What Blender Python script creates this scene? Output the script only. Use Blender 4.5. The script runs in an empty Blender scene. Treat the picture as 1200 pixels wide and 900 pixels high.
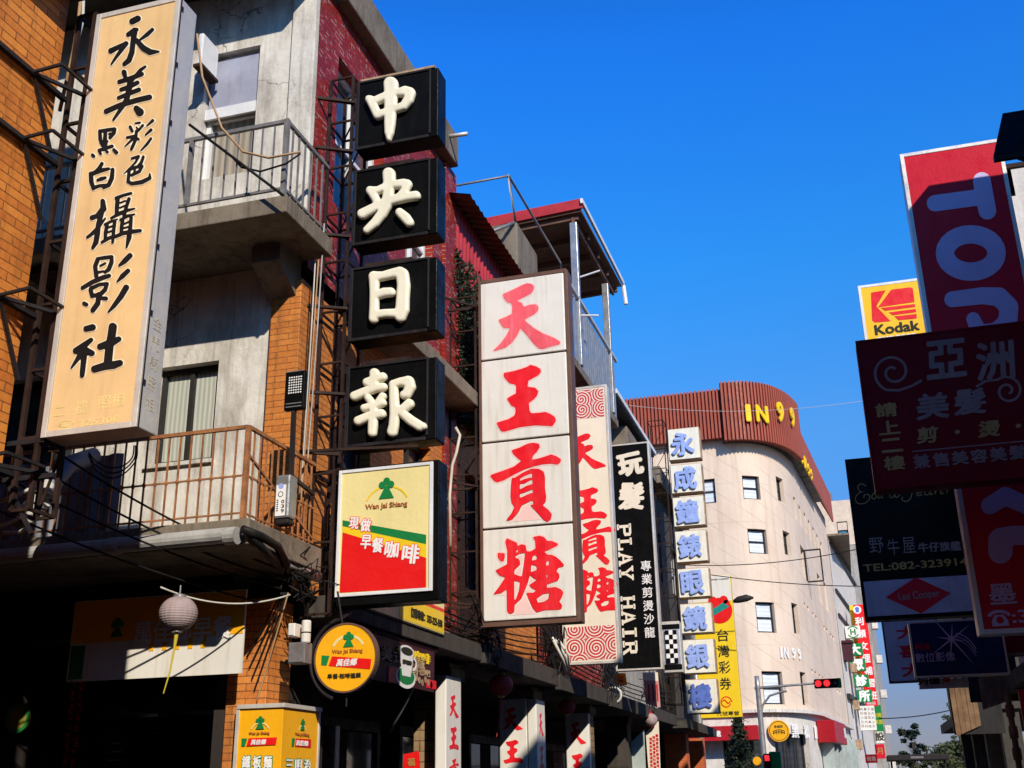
import bpy, math, random
import numpy as np
from mathutils import Vector, Matrix
random.seed(7)
S = bpy.context.scene
COL = S.collection
# ------------------------------------------------------------------ camera
FPX, PIT, ROL, YAW = 1298.5, math.radians(20.063), math.radians(-1.091), math.radians(16.245)
_cp, _sp, _cy, _sy = math.cos(PIT), math.sin(PIT), math.cos(YAW), math.sin(YAW)
CF = np.array([-_sy*_cp, _cy*_cp, _sp]); _r0 = np.array([_cy, _sy, 0]); _u0 = np.cross(_r0, CF)
CR = _r0*math.cos(ROL) + _u0*math.sin(ROL); CU = -_r0*math.sin(ROL) + _u0*math.cos(ROL)
EYE = np.array([0, 0, 1.6])
cam = bpy.data.objects.new('camera', bpy.data.cameras.new('camera')); COL.objects.link(cam)
cam.matrix_world = Matrix(((CR[0], CU[0], -CF[0], 0), (CR[1], CU[1], -CF[1], 0), (CR[2], CU[2], -CF[2], 1.6), (0, 0, 0, 1)))
cam.data.sensor_width = 36; cam.data.lens = 36*FPX/1200; cam.data.clip_end = 3000; cam.data.clip_start = 0.05
S.camera = cam
# ------------------------------------------------------------------ light
SUN = Vector((-.62, .86, -.66)).normalized()      # the way the light travels
W = bpy.data.worlds.new('World'); S.world = W; W.use_nodes = True
nt = W.node_tree; nt.nodes.clear()
sky = nt.nodes.new('ShaderNodeTexSky'); sky.sky_type = 'NISHITA'; sky.sun_disc = False
sky.sun_elevation = math.asin(-SUN.z); sky.sun_rotation = math.atan2(-SUN.x, -SUN.y)
sky.altitude = 0; sky.air_density = 1.0; sky.dust_density = .4; sky.ozone_density = 3.0
bg = nt.nodes.new('ShaderNodeBackground'); bg.inputs['Strength'].default_value = .1
wo = nt.nodes.new('ShaderNodeOutputWorld')
# clear dry winter air: a deep blue overhead that greys towards the horizon
tc = nt.nodes.new('ShaderNodeTexCoord'); sz = nt.nodes.new('ShaderNodeSeparateXYZ'); nt.links.new(tc.outputs['Generated'], sz.inputs[0])
cr_ = nt.nodes.new('ShaderNodeValToRGB'); nt.links.new(sz.outputs[2], cr_.inputs[0])
SKYRAMP = [(0, (.14, .14, .21)), (.056, (.141, .144, .222)), (.15, (.145, .22, .35)), (.289, (.153, .36, .545)), (.433, (.078, .45, .77)), (.60, (.05, .425, .975)), (.66, (.045, .36, .84)), (.74, (.018, .13, .30)), (1, (.008, .05, .12))]
while len(cr_.color_ramp.elements) < len(SKYRAMP): cr_.color_ramp.elements.new(.5)
for e, (q, c) in zip(cr_.color_ramp.elements, SKYRAMP): e.position = q; e.color = (*c, 1)
mx = nt.nodes.new('ShaderNodeMix'); mx.data_type = 'RGBA'; mx.blend_type = 'MULTIPLY'; mx.inputs[0].default_value = 1; mx.clamp_result = False
nt.links.new(sky.outputs[0], mx.inputs[6]); nt.links.new(cr_.outputs[0], mx.inputs[7])
sm = nt.nodes.new('ShaderNodeVectorMath'); sm.operation = 'SCALE'; sm.inputs['Scale'].default_value = 3.2; nt.links.new(mx.outputs[2], sm.inputs[0])
nt.links.new(sm.outputs[0], bg.inputs['Color']); nt.links.new(bg.outputs[0], wo.inputs['Surface'])
sun = bpy.data.objects.new('sun', bpy.data.lights.new('sun', 'SUN')); COL.objects.link(sun)
sun.data.energy = 5.0; sun.data.angle = math.radians(.5); sun.data.color = (1, .91, .77)
sun.rotation_euler = SUN.to_track_quat('-Z', 'Y').to_euler(); sun.location = (20, -20, 40)
S.view_settings.view_transform = 'Standard'; S.view_settings.look = 'None'; S.view_settings.exposure = 0; S.view_settings.gamma = 1
S.view_settings.use_curve_mapping = False
S.cycles.max_bounces = 5; S.cycles.use_denoising = True

# ------------------------------------------------------------------ pixels to metres
def ray(x, y): return CF + CR*(x-600)/FPX - CU*(y-450)/FPX
def atX(x, y, X): d = ray(x, y); return EYE + d*(X/d[0])
def atY(x, y, Y): d = ray(x, y); return EYE + d*(Y/d[1])
def mpp(p): return float((np.array(p)-EYE) @ CF)/FPX

# ------------------------------------------------------------------ materials
MATS = {}
def nodes(name):
    m = bpy.data.materials.new(name); m.use_nodes = True; n = m.node_tree; n.nodes.clear()
    o = n.nodes.new('ShaderNodeOutputMaterial'); b = n.nodes.new('ShaderNodeBsdfPrincipled'); n.links.new(b.outputs[0], o.inputs[0])
    return m, n, b
def N(n, t, **kw):
    x = n.nodes.new(t)
    for k, v in kw.items():
        if k in ('op',): x.operation = v
        elif k == 'blend': x.blend_type = v; 
        else: setattr(x, k, v)
    return x
def lk(n, a, b): n.links.new(a, b)
def math_(n, op, a, b=None):
    x = n.nodes.new('ShaderNodeMath'); x.operation = op
    for i, v in enumerate((a, b)):
        if v is None: continue
        if hasattr(v, 'links'): lk(n, v, x.inputs[i])
        else: x.inputs[i].default_value = v
    return x.outputs[0]
def mixc(n, fac, a, b, blend='MIX'):
    x = n.nodes.new('ShaderNodeMix'); x.data_type = 'RGBA'; x.blend_type = blend
    for s, v in ((x.inputs[0], fac), (x.inputs[6], a), (x.inputs[7], b)):
        if hasattr(v, 'links'): lk(n, v, s)
        elif isinstance(v, (int, float)): s.default_value = v
        else: s.default_value = (*v, 1)
    return x.outputs[2]
def noise(n, vec, scale, detail=4, rough=.6):
    x = n.nodes.new('ShaderNodeTexNoise'); x.inputs['Scale'].default_value = scale; x.inputs['Detail'].default_value = detail; x.inputs['Roughness'].default_value = rough
    lk(n, vec, x.inputs['Vector']); return x.outputs[0]
def ramp(n, v, a, b):
    x = n.nodes.new('ShaderNodeMapRange'); x.inputs[1].default_value = a; x.inputs[2].default_value = b; lk(n, v, x.inputs[0]); return x.outputs[0]
def scaled(n, vec, s):
    x = n.nodes.new('ShaderNodeMapping'); x.inputs['Scale'].default_value = s; lk(n, vec, x.inputs['Vector']); return x.outputs[0]
def finish(n, b, col, rough, pos, bump=0, bscale=20, metal=0, rvar=.15, spec=.3):
    b.inputs['Specular IOR Level'].default_value = spec
    if hasattr(col, 'links'): lk(n, col, b.inputs['Base Color'])
    else: b.inputs['Base Color'].default_value = (*col, 1)
    b.inputs['Metallic'].default_value = metal
    r = ramp(n, noise(n, pos, 6, 3), .3, .7)
    rr = n.nodes.new('ShaderNodeMapRange'); rr.inputs[3].default_value = max(.02, rough-rvar); rr.inputs[4].default_value = min(1, rough+rvar); lk(n, r, rr.inputs[0]); lk(n, rr.outputs[0], b.inputs['Roughness'])
    if bump:
        bu = n.nodes.new('ShaderNodeBump'); bu.inputs['Strength'].default_value = bump; bu.inputs['Distance'].default_value = .02
        lk(n, noise(n, pos, bscale, 5), bu.inputs['Height']); lk(n, bu.outputs[0], b.inputs['Normal'])
def paint(name, col, rough=.5, var=.18, scale=2.5, dirt=.25, dcol=(.06, .05, .04), metal=0, bump=.15, streak=True, bscale=25, spec=None):
    """a plain coat: blotchy colour, rain streaks and grime"""
    if name in MATS: return MATS[name]
    m, n, b = nodes(name); g = n.nodes.new('ShaderNodeNewGeometry'); p = g.outputs['Position']
    c1 = tuple(max(0, c*(1-var)) for c in col); c2 = tuple(min(1, c*(1+var*.7)) for c in col)
    c = mixc(n, ramp(n, noise(n, p, scale, 6), .32, .68), c1, c2)
    if dirt:
        s = noise(n, scaled(n, p, (9, 9, .55 if streak else 9)), 1.6, 5, .65)
        c = mixc(n, math_(n, 'MULTIPLY', ramp(n, s, .5, .78), dirt), c, dcol)
        s2 = noise(n, p, 14, 6, .7)
        c = mixc(n, math_(n, 'MULTIPLY', ramp(n, s2, .6, .8), dirt*.8), c, dcol)
    finish(n, b, c, rough, p, bump, bscale, metal, spec=(.12 if max(col) < .25 else .3) if spec is None else spec); MATS[name] = m; return m
def wallpos(n, su=1.0, sv=1.0):
    """wall coordinates: along the wall and up, whichever way the wall faces"""
    g = n.nodes.new('ShaderNodeNewGeometry'); sp = n.nodes.new('ShaderNodeSeparateXYZ'); lk(n, g.outputs['Position'], sp.inputs[0])
    sn = n.nodes.new('ShaderNodeSeparateXYZ'); lk(n, g.outputs['True Normal'], sn.inputs[0])
    side = math_(n, 'GREATER_THAN', math_(n, 'ABSOLUTE', sn.outputs[0]), .7)
    inv = math_(n, 'SUBTRACT', 1.0, side)
    u = math_(n, 'ADD', math_(n, 'MULTIPLY', sp.outputs[0], inv), math_(n, 'MULTIPLY', sp.outputs[1], side))
    c = n.nodes.new('ShaderNodeCombineXYZ'); lk(n, u, c.inputs[0]); lk(n, sp.outputs[2], c.inputs[1])
    return c.outputs[0], g.outputs['Position']
def brick(name, c1, c2, mortar, bw, bh, ms=.006, dirt=.3, rough=.6, dcol=(.05, .03, .02), mort_light=0):
    m, n, b = nodes(name); uv, p = wallpos(n)
    t = n.nodes.new('ShaderNodeTexBrick'); lk(n, uv, t.inputs['Vector'])
    t.inputs['Color1'].default_value = (*c1, 1); t.inputs['Color2'].default_value = (*c2, 1); t.inputs['Mortar'].default_value = (*mortar, 1)
    t.inputs['Scale'].default_value = 1; t.inputs['Mortar Size'].default_value = ms; t.inputs['Mortar Smooth'].default_value = .2
    t.inputs['Brick Width'].default_value = bw; t.inputs['Row Height'].default_value = bh; t.inputs['Bias'].default_value = 0
    c = mixc(n, math_(n, 'MULTIPLY', ramp(n, noise(n, p, 2.2, 6), .35, .7), .45), t.outputs[0], tuple(x*.55 for x in c1))
    c = mixc(n, math_(n, 'MULTIPLY', ramp(n, noise(n, p, 30, 3), .4, .7), .25), c, tuple(min(1, x*1.35) for x in c2))
    s = noise(n, scaled(n, p, (7, 7, .5)), 1.3, 5, .65)
    c = mixc(n, math_(n, 'MULTIPLY', ramp(n, s, .5, .75), dirt), c, dcol)
    if mort_light:      # odd joints that were filled with white cement
        q = noise(n, p, 9, 2); c = mixc(n, math_(n, 'MULTIPLY', math_(n, 'MULTIPLY', ramp(n, q, .5, .6), t.outputs['Fac']), mort_light), c, (.75, .7, .62))
    lk(n, c, b.inputs['Base Color']); b.inputs['Roughness'].default_value = rough; b.inputs['Specular IOR Level'].default_value = .2
    bu = n.nodes.new('ShaderNodeBump'); bu.inputs['Strength'].default_value = .5; bu.inputs['Distance'].default_value = .01
    h = math_(n, 'SUBTRACT', math_(n, 'MULTIPLY', noise(n, p, 35, 4), .35), t.outputs['Fac'])
    lk(n, h, bu.inputs['Height']); lk(n, bu.outputs[0], b.inputs['Normal']); MATS[name] = m; return m
def stucco(name, col, stain, amt=.6, rough=.85, scale=1.1):
    """old lime plaster: pale patches, water stains, fine cracks"""
    m, n, b = nodes(name); g = n.nodes.new('ShaderNodeNewGeometry'); p = g.outputs['Position']
    c = mixc(n, ramp(n, noise(n, p, scale*2.2, 7, .7), .3, .7), tuple(x*.8 for x in col), tuple(min(1, x*1.08) for x in col))
    f = math_(n, 'MULTIPLY', ramp(n, noise(n, scaled(n, p, (2.2, 2.2, .8)), scale*1.3, 8, .72), .46, .72), amt)
    c = mixc(n, f, c, stain)
    f2 = math_(n, 'MULTIPLY', ramp(n, noise(n, scaled(n, p, (10, 10, .45)), 1.2, 5, .65), .52, .75), amt*.7)
    c = mixc(n, f2, c, tuple(x*.45 for x in stain))
    v = n.nodes.new('ShaderNodeTexVoronoi'); v.feature = 'DISTANCE_TO_EDGE'; v.inputs['Scale'].default_value = .9
    w = n.nodes.new('ShaderNodeVectorMath'); w.operation = 'ADD'; lk(n, p, w.inputs[0])
    nn = n.nodes.new('ShaderNodeTexNoise'); nn.inputs['Scale'].default_value = 2.5; nn.inputs['Detail'].default_value = 6; lk(n, p, nn.inputs['Vector']); lk(n, nn.outputs[1], w.inputs[1]); lk(n, w.outputs[0], v.inputs['Vector'])
    crack = math_(n, 'MULTIPLY', math_(n, 'LESS_THAN', v.outputs[0], .008), math_(n, 'MULTIPLY', ramp(n, noise(n, p, .8, 2), .5, .6), .75))
    c = mixc(n, crack, c, (.09, .08, .07))
    finish(n, b, c, rough, p, .35, 18); MATS[name] = m; return m
def swirl(name, c1, c2, cell):
    """scroll pattern printed on a panel: spirals packed side by side"""
    m, n, b = nodes(name); uv, p = wallpos(n)
    uvs = scaled(n, uv, (1/cell, 1/cell, 0))
    v = n.nodes.new('ShaderNodeTexVoronoi'); v.voronoi_dimensions = '2D'; v.inputs['Scale'].default_value = 1; v.inputs['Randomness'].default_value = .55; lk(n, uvs, v.inputs['Vector'])
    d = n.nodes.new('ShaderNodeVectorMath'); d.operation = 'SUBTRACT'; lk(n, uvs, d.inputs[0]); lk(n, v.outputs['Position'], d.inputs[1])
    sp = n.nodes.new('ShaderNodeSeparateXYZ'); lk(n, d.outputs[0], sp.inputs[0])
    a = math_(n, 'ARCTAN2', sp.outputs[1], sp.outputs[0])
    ph = math_(n, 'ADD', math_(n, 'MULTIPLY', v.outputs['Distance'], 40.0), a)
    f = math_(n, 'GREATER_THAN', math_(n, 'SINE', ph), .2)
    c = mixc(n, f, c1, c2); c = mixc(n, math_(n, 'MULTIPLY', ramp(n, noise(n, p, 5, 5), .4, .8), .2), c, (.4, .35, .3))
    finish(n, b, c, .4, p); MATS[name] = m; return m
def blinds(name, col, gap, pitch, axis=0, rough=.3, coat=.6):
    """what shows in a pane: slats or curtain folds behind a reflecting sheet of glass"""
    m, n, b = nodes(name); uv, p = wallpos(n); sp = n.nodes.new('ShaderNodeSeparateXYZ'); lk(n, uv, sp.inputs[0])
    w = math_(n, 'SINE', math_(n, 'MULTIPLY', math_(n, 'ADD', sp.outputs[axis], math_(n, 'MULTIPLY', noise(n, p, 1.5, 2), .05)), 6.283/pitch))
    c = mixc(n, ramp(n, w, -1, 1), gap, col); c = mixc(n, math_(n, 'MULTIPLY', ramp(n, noise(n, p, 3, 4), .4, .8), .3), c, tuple(x*.5 for x in col))
    finish(n, b, c, .6, p); b.inputs['Coat Weight'].default_value = coat; b.inputs['Coat Roughness'].default_value = .05; MATS[name] = m; return m
def leafmat(name, dark, light):
    m, n, b = nodes(name); g = n.nodes.new('ShaderNodeNewGeometry')
    c = mixc(n, ramp(n, noise(n, g.outputs['Position'], 1.7, 5), .35, .65), dark, light)
    oi = n.nodes.new('ShaderNodeHueSaturation'); lk(n, c, oi.inputs['Color']); oi.inputs['Value'].default_value = 1
    lk(n, ramp(n, noise(n, g.outputs['Position'], 40, 2), .1, .9), oi.inputs['Value']); 
    hv = math_(n, 'ADD', math_(n, 'MULTIPLY', ramp(n, noise(n, g.outputs['Position'], 40, 2), .3, .7), .8), .6); lk(n, hv, oi.inputs['Value'])
    lk(n, oi.outputs[0], b.inputs['Base Color']); b.inputs['Roughness'].default_value = .6
    t = n.nodes.new('ShaderNodeBsdfTranslucent'); lk(n, oi.outputs[0], t.inputs[0]); ms = n.nodes.new('ShaderNodeMixShader'); ms.inputs[0].default_value = .25
    lk(n, b.outputs[0], ms.inputs[1]); lk(n, t.outputs[0], ms.inputs[2]); out = [x for x in n.nodes if x.type == 'OUTPUT_MATERIAL'][0]; lk(n, ms.outputs[0], out.inputs[0])
    MATS[name] = m; return m
def lit(name, col, e):
    m, n, b = nodes(name); b.inputs['Base Color'].default_value = (*col, 1); b.inputs['Emission Color'].default_value = (*col, 1); b.inputs['Emission Strength'].default_value = e; b.inputs['Roughness'].default_value = .25; MATS[name] = m; return m

# ------------------------------------------------------------------ mesh builder
LOC = {}
class MB:
    def __init__(s): s.v = []; s.f = []
    def add(s, V, F):
        k = len(s.v); s.v += [tuple(float(c) for c in p) for p in V]; s.f += [tuple(i+k for i in q) for q in F]; return s
    def box(s, x0, x1, y0, y1, z0, z1):
        x0, x1 = sorted((x0, x1)); y0, y1 = sorted((y0, y1)); z0, z1 = sorted((z0, z1))
        return s.add([(x0,y0,z0),(x1,y0,z0),(x1,y1,z0),(x0,y1,z0),(x0,y0,z1),(x1,y0,z1),(x1,y1,z1),(x0,y1,z1)],
                     [(0,3,2,1),(4,5,6,7),(0,1,5,4),(1,2,6,5),(2,3,7,6),(3,0,4,7)])
    def bar(s, p, q, w=.03, h=None):
        p, q = Vector(p), Vector(q); d = (q-p).normalized(); h = h or w
        up = Vector((0, 0, 1)) if abs(d.z) < .9 else Vector((0, 1, 0))
        a = d.cross(up).normalized(); b = a.cross(d)
        V = [c + a*sx*w/2 + b*sy*h/2 for c in (p, q) for sx, sy in ((-1,-1),(1,-1),(1,1),(-1,1))]
        return s.add(V, [(0,3,2,1),(4,5,6,7),(0,1,5,4),(1,2,6,5),(2,3,7,6),(3,0,4,7)])
    def tube(s, pts, r, n=8):
        pts = [Vector(p) for p in pts]; rs = r if isinstance(r, (list, tuple)) else [r]*len(pts); V = []; F = []
        ref = None
        for i, p in enumerate(pts):
            d = (pts[min(i+1, len(pts)-1)]-pts[max(i-1, 0)]).normalized()
            if ref is None: ref = d.orthogonal().normalized()
            a = (ref - d*ref.dot(d)); a = a.normalized() if a.length > 1e-6 else d.orthogonal().normalized(); ref = a; b = d.cross(a)
            V += [p + (a*math.cos(2*math.pi*k/n) + b*math.sin(2*math.pi*k/n))*rs[i] for k in range(n)]
        for i in range(len(pts)-1):
            for k in range(n): F.append((i*n+k, i*n+(k+1) % n, (i+1)*n+(k+1) % n, (i+1)*n+k))
        F.append(tuple(range(n))[::-1]); F.append(tuple((len(pts)-1)*n+k for k in range(n)))
        return s.add(V, F)
    def lathe(s, c, prof, n=24, axis='Z'):
        V = []; F = []
        for r, h in prof:
            for k in range(n):
                a = 2*math.pi*k/n; x, y = r*math.cos(a), r*math.sin(a)
                V.append((c[0]+x, c[1]+y, c[2]+h) if axis == 'Z' else ((c[0]+x, c[1]-h, c[2]+y) if axis == 'Y' else (c[0]+h, c[1]+x, c[2]+y)))
        for i in range(len(prof)-1):
            for k in range(n):
                F.append((i*n+k, i*n+(k+1) % n, (i+1)*n+(k+1) % n, (i+1)*n+k))
        F.append(tuple(range(n))[::-1]); F.append(tuple((len(prof)-1)*n+k for k in range(n)))
        return s.add(V, F)
    def quad(s, a, b, c, d): return s.add([a, b, c, d], [(0, 1, 2, 3)])
    def slab(s, q, t):
        """a plate of thickness t on the four corners q (thickness along its own normal)"""
        q = [Vector(p) for p in q]; nrm = (q[1]-q[0]).cross(q[3]-q[0]).normalized()*t
        return s.add(q + [p-nrm for p in q], [(0,1,2,3),(7,6,5,4),(0,4,5,1),(1,5,6,2),(2,6,7,3),(3,7,4,0)])
def obj(name, mb, mat, parent=None, bevel=0, smooth=False, origin=None, seg=2):
    me = bpy.data.meshes.new(name); L = LOC.get(parent.name, Vector()) if parent else (Vector(origin) if origin else Vector())
    me.from_pydata([(v[0]-L.x, v[1]-L.y, v[2]-L.z) for v in mb.v], [], mb.f); me.update()
    o = bpy.data.objects.new(name, me); COL.objects.link(o); me.materials.append(mat if not isinstance(mat, str) else MATS[mat])
    if parent: o.parent = parent; LOC[o.name] = L
    else: o.location = L; LOC[o.name] = L
    if smooth:
        for p in me.polygons: p.use_smooth = True
    if bevel:
        b = o.modifiers.new('bevel', 'BEVEL'); b.width = bevel; b.segments = seg; b.limit_method = 'ANGLE'; b.angle_limit = math.radians(50)
    return o
def tag(o, label, cat, group=None):
    o['label'] = label; o['category'] = cat
    if group: o['group'] = group
    return o
def thing(name, label, cat, loc, group=None):
    o = bpy.data.objects.new(name, None); COL.objects.link(o); o.location = loc; o.empty_display_size = .2; LOC[o.name] = Vector(loc); return tag(o, label, cat, group)
def solo(name, mb, mat, label, cat, group=None, bevel=0, smooth=False):
    a = np.array(mb.v); c = ((a[:,0].min()+a[:,0].max())/2, (a[:,1].min()+a[:,1].max())/2, a[:,2].min())
    return tag(obj(name, mb, mat, None, bevel, smooth, c), label, cat, group)
def struct(name, mb, mat, bevel=0):
    o = obj(name, mb, mat, None, bevel); o['kind'] = 'structure'; return o

# ------------------------------------------------------------------ writing
DG = None
def curve_mesh(cu):
    o = bpy.data.objects.new('tmp', cu); COL.objects.link(o); bpy.context.view_layer.update()
    me = bpy.data.meshes.new_from_object(o.evaluated_get(bpy.context.evaluated_depsgraph_get()))
    V = np.array([v.co[:] for v in me.vertices]).reshape(-1, 3); F = [tuple(p.vertices) for p in me.polygons]
    bpy.data.objects.remove(o); bpy.data.curves.remove(cu); bpy.data.meshes.remove(me); return V, F
TC = {}
def text(body, bold=0., ext=.01, shear=0., space=1., bev=0.):
    """letters as a solid, centred on 0 with a height of 1 (depth not scaled: front at z = ext)"""
    k = (body, bold, ext, shear, space, bev)
    if k not in TC:
        cu = bpy.data.curves.new('t', 'FONT'); cu.body = body; cu.extrude = .05; cu.shear = shear; cu.space_character = space; cu.resolution_u = 3
        V, F = curve_mesh(cu)
        if bold:        # heavier weight: the same letter laid over itself, shifted a little each way
            q = [(0, 0)]+[(math.cos(i*math.pi/3)*bold, math.sin(i*math.pi/3)*bold) for i in range(6)]; n = len(V); VV = []; FF = []
            for i, (dx, dy) in enumerate(q):
                W_ = V.copy(); W_[:, 0] += dx; W_[:, 1] += dy; W_[:, 2] += (W_[:, 2] > 0)*(-.004*i); VV.append(W_); FF += [tuple(j+i*n for j in f) for f in F]
            V = np.concatenate(VV); F = FF
        lo, hi = V.min(0), V.max(0); h = hi[1]-lo[1]
        V[:, :2] = (V[:, :2]-(lo[:2]+hi[:2])/2)/h
        V[:, 2] = (V[:, 2]+.05)/.1*ext
        TC[k] = (V, F)
    return TC[k]
class Face:
    """an upright sign plane. 'Y' faces the camera side (-Y), 'X' faces the street (+X)"""
    def __init__(s, kind, c): s.k = kind; s.c = c
    def p3(s, a, b, o=0): return (a, s.c-o, b) if s.k == 'Y' else (s.c+o, a, b)
    def pix(s, x, y): p = atY(x, y, s.c) if s.k == 'Y' else atX(x, y, s.c); return (p[0] if s.k == 'Y' else p[1]), p[2]
    def m(s, x, y): p = atY(x, y, s.c) if s.k == 'Y' else atX(x, y, s.c); return mpp(p)
    def put(s, mb, g, ca, cb, w, h, o=.004, rot=0):
        V, F = g; ex = V[:, 0].max()-V[:, 0].min(); ey = V[:, 1].max()-V[:, 1].min()
        h = h if h else w*ey/ex; w = w if w else h*ex/ey
        x, y = V[:, 0]*w/ex, V[:, 1]*h/ey; cr, sr = math.cos(rot), math.sin(rot)
        mb.add([s.p3(ca+a*cr-b*sr, cb+a*sr+b*cr, o+c) for a, b, c in zip(x, y, V[:, 2])], F)
    def t(s, mb, body, x, y, h, o=.004, w=None, bold=.0, rot=0, shear=0, ext=.004, space=1):
        """write body centred on photo point x, y with a height (and width) in photo pixels"""
        a, b = s.pix(x, y); k = s.m(x, y); s.put(mb, text(body, bold, ext, shear, space), a, b, w*k if w else None, h*k if h else None, o, rot)
    def col(s, mb, body, x0, y0, x1, y1, h, w=None, **kw):
        n = len(body)
        for i, ch in enumerate(body):
            f = i/(n-1) if n > 1 else 0; s.t(mb, ch, x0+(x1-x0)*f, y0+(y1-y0)*f, h, w=w or h, **kw)
    def rect(s, mb, a0, a1, b0, b1, o, d=.003):
        a0, a1 = sorted((a0, a1)); b0, b1 = sorted((b0, b1)); p, q = s.p3(a0, b0, o), s.p3(a1, b1, o+d); mb.box(p[0], q[0], p[1], q[1], p[2], q[2])
    def poly(s, mb, pts, o, d=.003):
        n = len(pts); V = [s.p3(a, b, o) for a, b in pts] + [s.p3(a, b, o+d) for a, b in pts]
        area = sum(pts[i][0]*pts[(i+1) % n][1]-pts[(i+1) % n][0]*pts[i][1] for i in range(n))
        if area < 0: V = V[:n][::-1] + V[n:][::-1]
        mb.add(V, [tuple(range(n))[::-1], tuple(range(n, 2*n))] + [(i, (i+1) % n, n+(i+1) % n, n+i) for i in range(n)])
    def ppoly(s, mb, pts, o, d=.003): s.poly(mb, [s.pix(*p) for p in pts], o, d)
    def disc(s, mb, a, b, r, o, d=.003, n=32, ry=None):
        s.poly(mb, [(a+r*math.cos(2*math.pi*i/n), b+(ry or r)*math.sin(2*math.pi*i/n)) for i in range(n)], o, d)
    def ring(s, mb, pts, w, o, d=.003, taper=False):
        """a flat ribbon of width w along plane points"""
        pts = [Vector(p) for p in pts]; n = len(pts); L = []; R = []
        for i, p in enumerate(pts):
            t = (pts[min(i+1, n-1)]-pts[max(i-1, 0)]).normalized(); q = Vector((-t.y, t.x))*(w/2*(1-.7*i/n if taper else 1)); L.append(p+q); R.append(p-q)
        V = [s.p3(p.x, p.y, o+d) for p in L] + [s.p3(p.x, p.y, o+d) for p in R] + [s.p3(p.x, p.y, o) for p in L] + [s.p3(p.x, p.y, o) for p in R]; F = []
        for i in range(n-1):
            F += [(n+i, n+i+1, i+1, i), (i, i+1, 2*n+i+1, 2*n+i), (3*n+i, 3*n+i+1, n+i+1, n+i)]
        mb.add(V, F)
# brush characters: ink strokes (x, y, radius) and outlines, merged into one shape
def sd_poly(gx, gy, P):
    d = np.full(gx.shape, 1e9); ins = np.zeros(gx.shape, bool); n = len(P)
    for i in range(n):
        (ax, ay), (bx, by) = P[i], P[(i+1) % n]; ex, ey = bx-ax, by-ay
        t = np.clip(((gx-ax)*ex+(gy-ay)*ey)/(ex*ex+ey*ey+1e-9), 0, 1)
        d = np.minimum(d, np.hypot(gx-ax-t*ex, gy-ay-t*ey))
        if ay != by:
            c = ((ay > gy) != (by > gy)) & (gx < (bx-ax)*(gy-ay)/(by-ay)+ax); ins ^= c
    return np.where(ins, -d, d)
def sd_stroke(gx, gy, St):
    d = np.full(gx.shape, 1e9)
    if len(St) == 1: St = [St[0], (St[0][0]+1, St[0][1], St[0][2])]
    for (ax, ay, ar), (bx, by, br) in zip(St, St[1:]):
        ex, ey = bx-ax, by-ay; t = np.clip(((gx-ax)*ex+(gy-ay)*ey)/(ex*ex+ey*ey+1e-9), 0, 1)
        d = np.minimum(d, np.hypot(gx-ax-t*ex, gy-ay-t*ey)-(ar+(br-ar)*t))
    return d
def glyph(strokes=(), polys=(), holes=(), step=7, soft=14):
    pts = [p[:2] for L in list(strokes)+list(polys) for p in L]; a = np.array(pts); mg = 40+max([p[2] for L in strokes for p in L]+[50]); lo = a.min(0)-mg; hi = a.max(0)+mg
    xs = np.arange(lo[0], hi[0], step); ys = np.arange(lo[1], hi[1], step); gx, gy = np.meshgrid(xs, ys, indexing='ij')
    D = np.full(gx.shape, 1e3)
    for q in [sd_stroke(gx, gy, s) for s in strokes] + [sd_poly(gx, gy, p) for p in polys]:
        h = np.clip(.5+.5*(D-q)/soft, 0, 1); D = D*(1-h)+q*h-soft*h*(1-h)
    for p in holes: D = np.maximum(D, -sd_poly(gx, gy, p))
    for _ in range(2):
        E = D.copy(); E[1:-1, 1:-1] = (D[1:-1, 1:-1]*4+D[:-2, 1:-1]+D[2:, 1:-1]+D[1:-1, :-2]+D[1:-1, 2:])/8; D = E
    ins = D < 0; nxt = {}
    def cut(i, j, k, l): 
        t = D[i, j]/(D[i, j]-D[k, l]); return (xs[i]+(xs[k]-xs[i])*t, ys[j]+(ys[l]-ys[j])*t)
    P = {}
    cells = ins[:-1, :-1].astype(int)+ins[1:, :-1]+ins[1:, 1:]+ins[:-1, 1:]
    for i, j in zip(*np.where((cells > 0) & (cells < 4))):
        c = [(i, j), (i+1, j), (i+1, j+1), (i, j+1)]; out = []; inn = []
        for k in range(4):
            a_, b_ = c[k], c[(k+1) % 4]
            if ins[a_] != ins[b_]:
                key = (min(a_, b_), max(a_, b_)); P[key] = cut(*key[0], *key[1])
                (out if ins[a_] else inn).append((k, key))
        if len(out) == 1: nxt[out[0][1]] = inn[0][1]
        else:
            for k, key in out:
                nk = min(inn, key=lambda q: (q[0]-k) % 4); nxt[key] = nk[1]
    loops = []; seen = set()
    for s0 in list(nxt):
        if s0 in seen: continue
        L = []; k = s0
        while k not in seen and k in nxt: seen.add(k); L.append(P[k]); k = nxt[k]
        if len(L) > 6: loops.append(L)
    return loops
def fill(loops, ext=.004, bev=0., off=0.):
    cu = bpy.data.curves.new('g', 'CURVE'); cu.dimensions = '2D'; cu.fill_mode = 'BOTH'; cu.extrude = .5*ext; cu.bevel_depth = bev; cu.bevel_resolution = 3; cu.offset = off
    for L in loops:
        sp = cu.splines.new('POLY'); sp.points.add(len(L)-1); sp.use_cyclic_u = True
        for q, p in zip(sp.points, L): q.co = (p[0], p[1], 0, 1)
    V, F = curve_mesh(cu); V[:, 2] += ext*.5+bev; return V, F
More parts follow.
